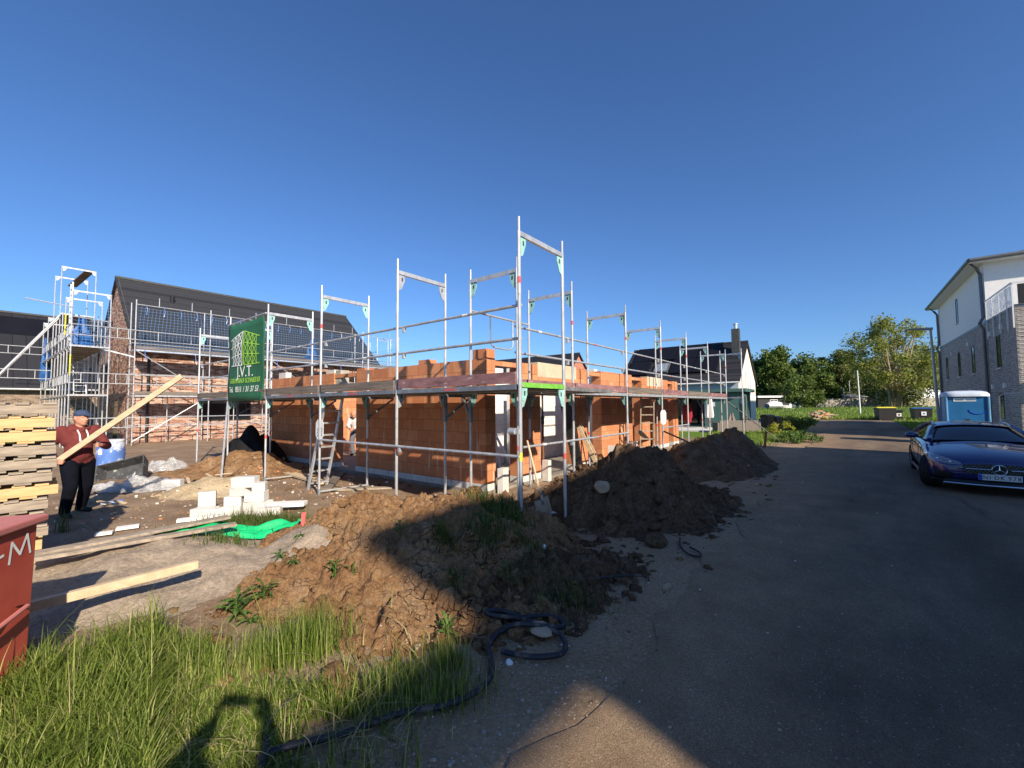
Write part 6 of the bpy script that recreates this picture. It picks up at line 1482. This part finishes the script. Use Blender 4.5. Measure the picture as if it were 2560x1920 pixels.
def tree(label, at, h, rad, m, nleaf, ls, clumps, seed, base=.25, flat=1.0, trunk=.22, bark='bark', droop=0, cat='tree', name='tree', group=None, limbs=True, shell=.75, stems=1):
    s = root(name, label, cat, at, group, space='L'); rr = random.Random(seed); g_ = np.random.default_rng(seed)
    cz = h * (base + (1 - base) / 2); rz = h * (1 - base) / 2; cs = []
    for i in range(clumps):
        while True:
            p = Vector((rr.uniform(-1, 1), rr.uniform(-1, 1), rr.uniform(-1, 1)))
            if .35 < p.length < 1: break
        cs.append((Vector((p.x * rad * (1 - .25 * max(0, p.z)), p.y * rad * (1 - .25 * max(0, p.z)), cz + p.z * rz)), rr.uniform(.18, .42) * rad * flat))
    m_ = MB()
    for k in range(stems):
        bx, by = (rr.uniform(-.8, .8), rr.uniform(-.8, .8)) if stems > 1 else (0, 0); tx, ty = rr.uniform(-.2, .2) * rad * (2.2 if stems > 1 else 1), rr.uniform(-.2, .2) * rad * (2.2 if stems > 1 else 1)
        m_.path([(bx, by, -.2), (bx + tx * .2, by + ty * .2, h * .25), (bx + tx * .6, by + ty * .6, h * .55), (bx + tx, by + ty, h * .88)], [trunk * 1.1, trunk * .85, trunk * .5, trunk * .1], bark, 8)
    if limbs:
        for c, r_ in cs:
            z0 = max(h * .18, c.z - rz * rr.uniform(.5, .9)); st = Vector((0, 0, z0)); mid = st.lerp(c, .5) + Vector((0, 0, -.08 * (c - st).length)); m_.path([st, mid, c], [trunk * .34, trunk * .2, trunk * .05], bark, 5)
    m_.build('trunk', s, smooth=True)
    P = []; S_ = []
    wts = np.array([r_ ** 2 for c, r_ in cs]); wts /= wts.sum(); idx = g_.choice(len(cs), nleaf, p=wts)
    d = g_.normal(size=(nleaf, 3)); d /= np.linalg.norm(d, axis=1)[:, None]; q = g_.uniform(0, 1, nleaf) ** (1 / (1 + 2 * shell))
    cc = np.array([c for c, r_ in cs]); rrr = np.array([r_ for c, r_ in cs])
    P = cc[idx] + d * (rrr[idx] * q * g_.uniform(.7, 1.25, nleaf))[:, None] * np.array([1, 1, .8]) ; P[:, 2] -= droop * g_.uniform(0, 1, nleaf) ** 2 * rad * .5
    P[:, 2] = np.maximum(P[:, 2], .1)
    V, F = leaves_np(P, ls * g_.uniform(.6, 1.4, nleaf), m, seed=seed, droop=droop)
    np_obj('crown', V, F, m, s); return s
TG = 'trees at the end of the road'
def px_tree(px, y, top, wpx, *a, **k):
    p = pix(px, 1000, y=y); zb = ground_z(p.x, p.y) - .05; h = pix(px, top, y=y).z - zb; return tree(a[0], (p.x, p.y, zb), h, wpx * y / 1062 / 2, *a[1:], **k)
px_tree(1900, 112, 878, 120, 'tall leafy tree just right of the cream gable', 'leaf_mid', 9000, 0.71, 40, 101, base=.05, flat=1.15, group=TG)
px_tree(1950, 105, 868, 90, 'drooping birch right of the leafy tree by the cream gable', 'leaf_mid', 8000, 0.65, 36, 102, base=.05, flat=1.15, droop=.8, bark='pale_bark', group=TG)
px_tree(2005, 119, 886, 110, 'loose tree with spiky top above the round bush', 'leaf_mid', 8500, 0.71, 36, 103, base=.03, flat=1.15, group=TG)
px_tree(2048, 108, 930, 80, 'low tree filling the gap left of the dark conifers', 'leaf_mid', 6000, 0.68, 28, 104, base=.0, flat=1.2, group=TG)
px_tree(2012, 82, 945, 88, 'round dense bush in front of the far trees', 'leaf_mid', 4200, 0.41, 22, 105, base=.02, trunk=.1, cat='bush', name='bush', flat=1.2)
px_tree(2078, 122, 888, 80, 'dark conifer behind the drooping grey birch', 'leaf_dark', 8000, 0.77, 36, 106, base=.0, flat=1.2, group=TG)
px_tree(2110, 116, 866, 72, 'grey green birch with hanging branches left of the light tree', 'leaf_grey', 7000, 0.58, 34, 107, base=.1, flat=1.15, droop=1.2, bark='pale_bark', group=TG)
px_tree(2150, 130, 905, 110, 'dark tree mass behind the grey birch', 'leaf_dark', 8000, 0.77, 40, 108, base=.0, flat=1.2, group=TG)
px_tree(2235, 82, 800, 215, 'large light green tree with bare twigs showing, left of the lamp', 'leaf_light', 12000, 0.41, 90, 109, base=.16, flat=.62, trunk=.32, bark='pale_bark', stems=6, shell=.3)
px_tree(2262, 91, 880, 190, 'yellowish broad tree below the large light tree', 'leaf_grey', 9000, 0.51, 50, 110, base=.05, group=TG, bark='pale_bark', stems=4)
px_tree(2340, 116, 880, 120, 'dark tree beside the corner of the grey brick house', 'leaf_dark', 7000, 0.71, 36, 111, base=.0, flat=1.2, group=TG)
px_tree(2150, 158, 930, 480, 'long dark belt of trees far behind the concrete wall', 'leaf_dark', 12000, 1.02, 70, 112, base=.0, limbs=False)
# small bushes on the verge
tree('yellow leaved shrub on the verge by the lawn', (14.3, 22.6, -.05), .75, .6, 'leaf_yellow', 1200, .08, 14, 201, base=.05, trunk=.03, cat='shrub', name='shrub')
tree('dark green shrub on the verge beyond the yellow one', (17.5, 26.0, -.05), 1.1, 1.1, 'leaf_mid', 2200, .11, 16, 202, base=.02, trunk=.03, cat='shrub', name='shrub')
tree('low weed bush at the road side of the lawn', (12.6, 18.6, -.05), .5, .8, 'weed_leaf', 1100, .10, 12, 203, base=.02, trunk=.02, cat='shrub', name='shrub')
# grass: blades as narrow tapered strips
def blades(name, label, pts, hs, m, wd, bend=.5, seed=0, seg=3):
    g_ = np.random.default_rng(seed); n = len(pts); P = np.array(pts); H_ = np.array(hs); t = g_.uniform(0, 6.2832, n); dv = np.stack([np.cos(t), np.sin(t), np.zeros(n)], 1); sv_ = np.stack([-np.sin(t), np.cos(t), np.zeros(n)], 1)
    ln = H_ * bend * g_.uniform(.1, 1, n) ** 1.3 * (1 + .9 * (g_.uniform(0, 1, n) < .18)); W_ = wd * g_.uniform(.6, 1.3, n); rows = []
    for k in range(seg + 1):
        u = k / seg; c = P + dv * (ln * u ** 2)[:, None]; c[:, 2] += H_ * (u - .25 * bend * u ** 2.5); w2 = W_ * (1 - u) ** .7 * .5 if k < seg else W_ * .03
        rows += [c - sv_ * w2[:, None], c + sv_ * w2[:, None]]
    V = np.stack(rows, 1); k2 = 2 * (seg + 1); F = []
    for k in range(seg): F.append(np.stack([np.arange(n) * k2 + 2 * k + j for j in (0, 1, 3, 2)], 1))
    F = np.concatenate(F); o = np_obj(name, V.reshape(-1, 3), F, m); return tag(o, label, None, None, 'stuff')
rr = random.Random(77); pts, hs = [], []
def ingrass(x, y):
    """tall grass strip at the lower left, thinning towards the sand and the gravel"""
    return 1
tries = 0
while len(pts) < 17000 and tries < 200000:
    tries += 1; px = rr.uniform(-60, 1250); lim = 1625 + 45 * math.sin(px * .012) if px < 560 else (1690 + (px - 560) * .06)
    py = rr.uniform(lim, 2060)
    dens = 1.0
    if px > 700: dens = max(0, 1 - (px - 700) / 420) * (.9 if py < 1800 else .5)
    if px > 760 and py > 1790: dens *= .25
    if px > 560: dens *= .75
    if px > 1100: dens *= .4
    if rr.random() > dens: continue
    q = pix(px, py, z=-.02)
    if q.y < .9: continue
    if px < 70 and q.y > 2.3 and q.x < -2.95: continue
    z = top_z(q.x, q.y)
    cl = .5 + .5 * noise.noise(Vector((q.x * 1.7, q.y * 1.7, 4)))
    pts.append((q.x, q.y, z - .01)); hs.append((.09 + .30 * cl) * rr.uniform(.5, 1.25) * (1.1 if px < 400 else .7) * (.6 if 380 < px < 820 and py > 1690 else 1) * (1.5 if rr.random() < .03 else 1))
blades('tall_grass', 'tall bright grass in the lower left corner', pts, hs, 'grass_blade', .0095, .85, 1, 4)
pts, hs = [], []
for (px, py, n, r_, h) in ((740, 1580, 420, .22, .38), (790, 1560, 300, .18, .32), (1120, 1600, 160, .12, .22), (1000, 1660, 400, .25, .22), (1100, 1690, 300, .22, .2), (640, 1600, 300, .2, .3)):
    c = pix(px, py + 60)
    for i in range(n):
        x, y = rr.gauss(c.x, r_ * .6), rr.gauss(c.y, r_ * .5); pts.append((x, y, top_z(x, y) - .01)); hs.append(h * rr.uniform(.4, 1.15))
blades('grass_tuft', 'grass tufts rooted along the foot of the clay heap', pts, hs, 'grass_blade', .007, .45, 2, 4)
pts, hs = [], []
for (px, py, n, r_, h) in ((600, 1325, 1500, .62, .27), (690, 1318, 1000, .45, .25), (560, 1350, 200, .3, .16), (1250, 1290, 600, .38, .24), (1220, 1330, 250, .25, .18), (1110, 1345, 110, .12, .22), (1320, 1370, 120, .2, .14), (1280, 1440, 120, .25, .12), (1400, 1500, 160, .4, .10), (1440, 1480, 120, .3, .1), (1350, 1470, 100, .3, .1), (1150, 1460, 60, .15, .14), (160, 1330, 40, .12, .42), (1480, 1140, 60, .3, .12), (1740, 1110, 90, .4, .2)):
    c = pix(px, py)
    for i in range(n):
        x, y = rr.gauss(c.x, r_ * .5), rr.gauss(c.y, r_ * .4); pts.append((x, y, top_z(x, y) - .01)); hs.append(h * rr.uniform(.4, 1.2))
blades('weed_grass', 'dark weedy grass scattered over tarpaulin edge and soil heaps', pts, hs, 'dark_grass', .010, .7, 3, 3)
pts, hs = [], []
for i in range(26000):
    b = 49.3 + 50 * rr.random() ** 1.5 if rr.random() < .88 else rr.uniform(42, 49); a = rr.uniform(-16, 16) * (1 + max(0, b - 50) / 30)
    if b < 49.3 and a < 1.0: b = rr.uniform(49.3, 56)
    if b < 49.3 and abs(b - 48.3) < 1.1: continue
    q = W(b, a); pts.append((q.x, q.y, ground_z(q.x, q.y) - .03)); hs.append(rr.uniform(.15, .5) * (1 + .5 * noise.noise(Vector((b * .3, a * .3, 0)))))
for i in range(12000):
    b = rr.uniform(22, 47); a = rr.uniform(-1.3, 3.0) if rr.random() < .55 else rr.uniform(-9.5, -6.6); q = W(b, a); pts.append((q.x, q.y, -.06)); hs.append(rr.uniform(.08, .3))
blades('meadow_grass', 'rough meadow grass beyond the end of the road', pts, hs, 'meadow_blade', .09, .6, 4, 2)
pts, hs = [], []
for i in range(9000):
    b = rr.uniform(15.5, 24); a = rr.gauss(-.3, .5); 
    if b < 18: a = rr.gauss(.4, .5)
    q = W(b, a); pts.append((q.x, q.y, -.06)); hs.append(rr.uniform(.06, .28))
blades('verge_grass', 'grass verge between lawn and road', pts, hs, 'meadow_blade', .03, .7, 5, 2)
# seed heads and dry stalks over the tall grass
pts, hs = [], []
for i in range(16):
    q = pix(rr.uniform(0, 500), rr.uniform(1540, 1950), z=-.02)
    if q.y < 1.0 or (q.x < -2.9 and q.y > 2.2): continue
    pts.append((q.x, q.y, top_z(q.x, q.y))); hs.append(rr.uniform(.38, .62))
blades('seed_stalks', 'thin seed stalks standing above the tall grass', pts, hs, 'dry_stalk', .005, .3, 8, 4)
pts, hs = [], []
for i in range(350):
    q = pix(rr.uniform(0, 1150), rr.uniform(1560, 1950), z=-.02)
    if q.y < 1.0 or (q.x < -2.9 and q.y > 2.2) or (q.x > -.6): continue
    pts.append((q.x, q.y, top_z(q.x, q.y) + .02)); hs.append(rr.uniform(.08, .2))
blades('dry_grass', 'dry straw lying between the green blades', pts, hs, 'dry_stalk', .008, 2.2, 9, 4)
# broad leaved weeds, each a plant
def weed(label, p, r_, n, up, seed, h=.0):
    rr = random.Random(seed); s = root('weed_plant', label, 'weed', tuple(p), 'broad leaved weeds on the clay heap', space='L'); m_ = MB()
    for i in range(n):
        t = 2.4 * i + rr.uniform(-.3, .3); e = up * rr.uniform(.5, 1.2); L_ = r_ * rr.uniform(.6, 1.1); w_ = L_ * .12; st = Vector((0, 0, h * i / n)); k = 7; A = []; 
        for j in range(k + 1):
            u = j / k; c = st + Vector((math.cos(t) * L_ * u, math.sin(t) * L_ * u, L_ * (e * u - .75 * u * u))); ww = w_ * math.sin(math.pi * min(1, u * .92 + .06)) * (.6 + .7 * (j % 2)); n_ = Vector((-math.sin(t), math.cos(t), 0)); A += [c - n_ * ww + Vector((0, 0, ww * .4)), c, c + n_ * ww + Vector((0, 0, ww * .4))]
        m_.add(A, [(3 * j + q, 3 * j + q + 1, 3 * j + q + 4, 3 * j + q + 3) for j in range(k) for q in (0, 1)], 'weed_leaf')
    m_.build('leaves', s, smooth=True)
    if h: MB().tube((0, 0, -.02), (0, 0, h), .006, 'weed_leaf', 6).build('stem', s)
    return s
for k, (px, py, r_, n, up, lb, h) in enumerate(((838, 1440, .11, 11, 1.2, 'leafy weed in the sunlit middle of the clay heap', .12), (882, 1436, .085, 7, 1.1, 'smaller weed right of the leafy weed on the clay heap', .06), (752, 1338, .12, 9, .6, 'flat weed at the upper left edge of the clay heap', 0), (700, 1395, .13, 8, .9, 'weed at the boundary of sand and clay', .04), (735, 1410, .12, 8, .9, 'weed just right of the sand boundary', .04), (590, 1545, .17, 22, 1.2, 'large thistle-like weed at the front edge of the sand', .16), (660, 1500, .14, 18, 1.1, 'thistle-like weed nearer to the clay heap', .12), (625, 1560, .12, 14, .8, 'low spreading weed in front of the thistle-like weeds', .05), (1000, 1335, .13, 7, 1.2, 'shaded weed near the top of the clay heap', .08), (1120, 1595, .11, 16, 1.5, 'bright weed at the shadow edge at the foot of the clay heap', .10), (1235, 1285, .2, 12, .9, 'dark dock plant left of the corner post', .05), (1270, 1300, .2, 12, .8, 'dark dock plant close beside the corner post', .05), (1205, 1300, .18, 10, .9, 'dark dock plant at the top right of the clay heap', .05))):
    weed(lb, pix(px, py), r_, n, up, 300 + k, h)
# ---------------------------------------------------------------- people
def fuse(name, shapes, m, parent, vox=.012, smooth=6, mats=None):
    """overlapping tapered limbs melted into one continuous surface; shapes: ('c', p, r, q, r2) capsule, ('e', centre, r, squash)"""
    mb_ = MB()
    for s in shapes:
        if s[0] == 'c':
            _, p, r_, q, r2 = s; p, q = Vector(p), Vector(q); mb_.ball(p, r_, m, 14, 10); mb_.ball(q, r2, m, 14, 10); mb_.tube(p, q, r_, m, 14, r2=r2)
        else: mb_.ball(s[1], s[2], m, 16, 12, s[3])
    o = mb_.build(name, parent, space='W')
    r_ = o.modifiers.new('r', 'REMESH'); r_.mode = 'VOXEL'; r_.voxel_size = vox; k = o.modifiers.new('s', 'SMOOTH'); k.factor = .5; k.iterations = smooth
    par = o.parent; bpy.context.view_layer.update(); evaluated(o); o.data.polygons.foreach_set('use_smooth', [True] * len(o.data.polygons)); return o
def hand(shapes, w_, d, side, palm, curl=.6, s=1.0):
    """palm and five fingers; d = pointing direction, side = thumb side, palm = palm normal"""
    d, side, palm = Vector(d).normalized(), Vector(side).normalized(), Vector(palm).normalized(); w_ = Vector(w_)
    for k in (-.028, 0, .028): shapes.append(('c', w_ + side * k * .8 * s, .017 * s, w_ + d * .085 * s + side * k * s, .015 * s))
    for i, (o_, l_) in enumerate(((.034, .072), (.012, .08), (-.011, .075), (-.033, .06))):
        a = w_ + d * .09 * s + side * o_ * s; b_ = a + (d * math.cos(curl) + palm * math.sin(curl)) * l_ * .5 * s; c = b_ + (d * math.cos(curl * 2.2) + palm * math.sin(curl * 2.2)) * l_ * .5 * s
        shapes += [('c', a, .0095 * s, b_, .009 * s), ('c', b_, .009 * s, c, .0075 * s)]
    a = w_ + d * .03 * s + side * .03 * s; b_ = a + (side * .6 + d * .7 + palm * .35).normalized() * .045 * s; c = b_ + (d * .8 + palm * .6).normalized() * .032 * s
    shapes += [('c', a, .013 * s, b_, .011 * s), ('c', b_, .011 * s, c, .0085 * s)]
def head_shapes(c, f, up, s=1.0):
    c, f, up = Vector(c), Vector(f).normalized(), Vector(up).normalized(); sd_ = up.cross(f).normalized(); sh_ = []
    sh_ += [('e', c + up * .035, .098 * s, (1, .86, 1.08)), ('c', c + f * .045 - up * .03, .062 * s, c + f * .055 - up * .085, .042 * s), ('c', c - f * .02 - up * .02, .08 * s, c + f * .02 - up * .05, .07 * s)]
    sh_ += [('c', c + f * .095 + up * .01, .012, c + f * .118 - up * .028, .017), ('c', c + f * .098 - up * .062 - sd_ * .018, .010, c + f * .098 - up * .062 + sd_ * .018, .010), ('c', c + f * .088 + up * .028 - sd_ * .035, .014, c + f * .088 + up * .028 + sd_ * .035, .014)]
    for k in (-1, 1): sh_ += [('e', c + sd_ * k * .086 - up * .005 - f * .01, .028, (.8, .45, 1.2))]
    return sh_
# the man with the beam.  f = the way he faces
MP = Vector((-7.26, 7.15, -.06)); man = root('person', 'man in dark red hoodie, black trousers and blue cap carrying a long plank', 'person', tuple(MP), space='L'); SP[man] = Matrix.Translation(-MP)
F_ = Vector((.93, -.40, 0)).normalized(); S_ = Vector((0, 0, 1)).cross(F_)           # S_ = his left
def M_(f, s, z): return MP + F_ * f + S_ * s + Vector((0, 0, z))
hipR, hipL = M_(.02, -.11, .86), M_(-.02, .11, .86); knR, knL = M_(.13, -.13, .49), M_(-.06, .14, .47); anR, anL = M_(.02, -.15, .10), M_(-.26, .16, .10)
HF = Vector((.98, -.2, 0)).normalized(); HS = Vector((0, 0, 1)).cross(HF); chest = M_(-.02, 0, 1.24); shR, shL = M_(-.03, -.205, 1.40), M_(.0, .205, 1.40); neck = M_(.0, 0, 1.47); hd = M_(.05, 0, 1.60)
elR, elL = M_(-.22, -.30, 1.10), M_(.16, .30, 1.12); wrR, wrL = M_(.03, -.27, .92), M_(.36, .14, 1.16)
body_ = head_shapes(hd, HF, (0, 0, 1)) + [('c', neck - Vector((0, 0, .05)), .066, hd - Vector((0, 0, .05)), .058), ('c', M_(0, 0, .92), .12, chest, .15), ('c', chest, .14, neck - Vector((0, 0, .06)), .09), ('c', hipR, .095, knR, .062), ('c', knR, .062, anR, .042), ('c', hipL, .095, knL, .062), ('c', knL, .062, anL, .042),
        ('c', shR, .055, elR, .042), ('c', elR, .042, wrR, .028), ('c', shL, .055, elL, .042), ('c', elL, .042, wrL, .028)]
bd = Vector((.86, .10, .66)).normalized()                                            # beam direction
hand(body_, wrR, F_ * .7 + Vector((0, 0, -.1)), Vector((0, 0, 1)), S_ * .9, 1.0); hand(body_, wrL, F_ * .5 - S_ * .6, Vector((0, 0, 1)), -F_, 1.0)
body = fuse('body', body_, 'skin', man, .009, 3)
hood = [('c', M_(-.01, -.05, .93), .155, M_(-.01, .0, 1.02), .175), ('c', M_(-.01, .05, .93), .155, M_(0, 0, 1.02), .17), ('c', M_(.03, 0, 1.02), .17, chest, .178), ('c', chest + S_ * .09, .135, shL, .085), ('c', chest - S_ * .09, .135, shR, .085), ('c', chest, .16, M_(-.02, 0, 1.42), .10), ('c', M_(-.07, -.06, 1.43), .075, M_(-.07, .06, 1.43), .075), ('c', M_(.03, -.09, 1.43), .045, M_(.08, 0, 1.40), .04), ('c', M_(.03, .09, 1.43), .045, M_(.08, 0, 1.40), .04), ('c', M_(-.1, 0, 1.42), .07, M_(-.13, 0, 1.33), .07),
        ('c', shR, .082, elR, .068), ('c', elR, .068, wrR.lerp(elR, .12), .05), ('c', shL, .082, elL, .068), ('c', elL, .068, wrL.lerp(elL, .12), .05)]
fuse('hoodie', hood, 'hoodie_red', man, .012, 4)
trs = [('c', hipR, .125, knR, .092), ('c', knR, .092, anR - Vector((0, 0, .02)), .072), ('c', hipL, .125, knL, .092), ('c', knL, .092, anL - Vector((0, 0, .02)), .072), ('c', M_(0, -.07, .90), .13, M_(0, .07, .90), .13)]
fuse('trousers', trs, 'trousers_black', man, .012, 4)
for a_, dz in ((anR, F_), (anL, F_ * .9 + S_ * .3)):
    d = dz.normalized(); fuse('shoe', [('c', a_ - d * .05 - Vector((0, 0, .055)), .045, a_ + d * .17 - Vector((0, 0, .07)), .038), ('c', a_, .05, a_ - Vector((0, 0, .05)), .048)], 'shoe', man, .010, 3)
fuse('hair', [('e', hd - HF * .035 + Vector((0, 0, .015)), .092, (1, .95, .95)), ('c', hd - HF * .07 - Vector((0, 0, .01)), .06, hd - HF * .06 - Vector((0, 0, .09)), .05)], 'hair_grey', man, .009, 3)
cap = fuse('cap', [('e', hd + Vector((0, 0, .066)), .106, (1.02, .90, .72)), ('c', hd + Vector((0, 0, .06)) + HF * .08 - HS * .04, .018, hd + Vector((0, 0, .045)) + HF * .20 - HS * .03, .011), ('c', hd + Vector((0, 0, .06)) + HF * .08 + HS * .04, .018, hd + Vector((0, 0, .045)) + HF * .20 + HS * .03, .011), ('c', hd + Vector((0, 0, .06)) + HF * .08, .02, hd + Vector((0, 0, .045)) + HF * .21, .012)], 'cap_blue', man, .008, 3)
for s in (-.06, .05): MB().path([M_(.09, s, 1.405), M_(.165, s * .95, 1.33), M_(.19, s * .9, 1.22)], [.010, .011, .015], 'white_cord', 6).build('drawstring', man, smooth=True, space='W')
bc = M_(.10, -.245, .955); p, q = bc - bd * .42, bc + bd * 2.2
board('long pale plank carried slantwise by the man in the red hoodie', p, q, .035, .085, 'new_wood', 'plank', 'plank', None, up=(0, 0, 1))
# worker bending in the doorway
WP = pix(886, 1138, z=.01); wk = root('person', 'worker in white hoodie and grey trousers bending in the doorway', 'person', tuple(WP), space='L'); SP[wk] = Matrix.Translation(-WP)
def K_(x, y, z): return WP + Vector((x, y, z))
bw = [('c', K_(.05, 0, .88), .12, K_(.02, -.1, 1.22), .13), ('c', K_(0, -.02, .88), .09, K_(-.08, -.06, .48), .06), ('c', K_(-.08, -.06, .48), .06, K_(-.05, 0, .1), .04), ('c', K_(.14, 0, .88), .09, K_(.2, -.05, .48), .06), ('c', K_(.2, -.05, .48), .06, K_(.2, 0, .1), .04), ('c', K_(-.1, -.12, 1.26), .05, K_(-.12, -.3, 1.02), .04), ('c', K_(-.12, -.3, 1.02), .04, K_(.02, -.48, .95), .028), ('c', K_(.2, -.12, 1.26), .05, K_(.25, -.3, 1.02), .04), ('c', K_(.25, -.3, 1.02), .04, K_(.15, -.48, .95), .028), ('c', K_(.05, -.14, 1.28), .06, K_(.06, -.24, 1.36), .055)] + head_shapes(K_(.07, -.29, 1.42), (.2, -.8, -.55), (.1, -.5, .85))
hand(bw, K_(.02, -.48, .95), (.3, -.9, -.2), (0, 0, 1), (.5, 0, -.5), .7); hand(bw, K_(.15, -.48, .95), (-.2, -.9, -.2), (0, 0, 1), (-.5, 0, -.5), .7)
fuse('body', bw, 'skin', wk, .011, 3)
fuse('hoodie', [('c', K_(.05, 0, .9), .15, K_(.03, -.08, 1.2), .17), ('c', K_(-.08, -.1, 1.24), .1, K_(.16, -.1, 1.24), .1), ('c', K_(-.1, -.12, 1.26), .085, K_(-.12, -.3, 1.02), .066), ('c', K_(-.12, -.3, 1.02), .066, K_(0, -.45, .96), .05), ('c', K_(.2, -.12, 1.26), .085, K_(.25, -.3, 1.02), .066), ('c', K_(.25, -.3, 1.02), .066, K_(.16, -.45, .96), .05), ('e', K_(.06, -.25, 1.42), .118, (1, 1, 1.05))], 'hoodie_white', wk, .013, 4)
fuse('trousers', [('c', K_(0, -.02, .88), .12, K_(-.08, -.06, .48), .088), ('c', K_(-.08, -.06, .48), .088, K_(-.05, 0, .08), .07), ('c', K_(.14, 0, .88), .12, K_(.2, -.05, .48), .088), ('c', K_(.2, -.05, .48), .088, K_(.2, 0, .08), .07)], 'trousers_grey', wk, .013, 4)
for x in (-.05, .2): fuse('shoe', [('c', K_(x, .03, .05), .045, K_(x, -.17, .04), .038)], 'shoe', wk, .012, 3)
# the photographer behind the lens: only the shadow reaches the picture
PP = Vector((.02, -.46, -.01)); ph = root('person', 'photographer holding up a phone, seen only as a shadow on the grass', 'person', tuple(PP), space='L'); SP[ph] = Matrix.Translation(-PP)
def Q_(x, y, z): return PP + Vector((x, y, z))
pb = head_shapes(Q_(0, .03, 1.60), (0, 1, 0), (0, 0, 1)) + [('c', Q_(0, 0, .95), .13, Q_(0, 0, 1.3), .14), ('c', Q_(0, 0, 1.4), .065, Q_(0, .01, 1.55), .06), ('c', Q_(-.1, 0, .9), .1, Q_(-.11, 0, .5), .065), ('c', Q_(-.11, 0, .5), .065, Q_(-.11, 0, .1), .045), ('c', Q_(.1, 0, .9), .1, Q_(.11, 0, .5), .065), ('c', Q_(.11, 0, .5), .065, Q_(.11, 0, .1), .045)]
for s in (-1, 1):
    pb += [('c', Q_(s * .19, 0, 1.39), .055, Q_(s * .36, .16, 1.32), .045), ('c', Q_(s * .36, .16, 1.32), .045, Q_(s * .145, .41, 1.63), .03)]; hand(pb, Q_(s * .145, .41, 1.63), (-s * .15, .12, .95), (-s * .3, -.9, 0), (-s * .9, .1, 0), .8)
fuse('body', pb, 'skin', ph, .012, 3)
fuse('jacket', [('c', Q_(0, 0, .9), .17, Q_(0, 0, 1.25), .18), ('c', Q_(-.12, 0, 1.36), .11, Q_(.12, 0, 1.36), .11)] + [('c', Q_(s * .19, 0, 1.39), .08, Q_(s * .36, .16, 1.32), .068) for s in (-1, 1)] + [('c', Q_(s * .36, .16, 1.32), .068, Q_(s * .16, .39, 1.60), .05) for s in (-1, 1)], 'trousers_black', ph, .014, 4)
fuse('trousers', [('c', Q_(s * .1, 0, .9), .125, Q_(s * .11, 0, .5), .09) for s in (-1, 1)] + [('c', Q_(s * .11, 0, .5), .09, Q_(s * .11, 0, .08), .075) for s in (-1, 1)], 'trousers_grey', ph, .014, 4)
for s in (-1, 1): fuse('shoe', [('c', Q_(s * .11, -.05, .05), .045, Q_(s * .12, .16, .04), .038)], 'shoe', ph, .012, 3)
board('mobile phone held by the photographer', Vector((-.10, -.022, 1.715)), Vector((.06, -.022, 1.715)), .009, .078, 'black_plastic', 'phone', 'phone', None, up=(0, 0, 1))
bpy.context.view_layer.update()
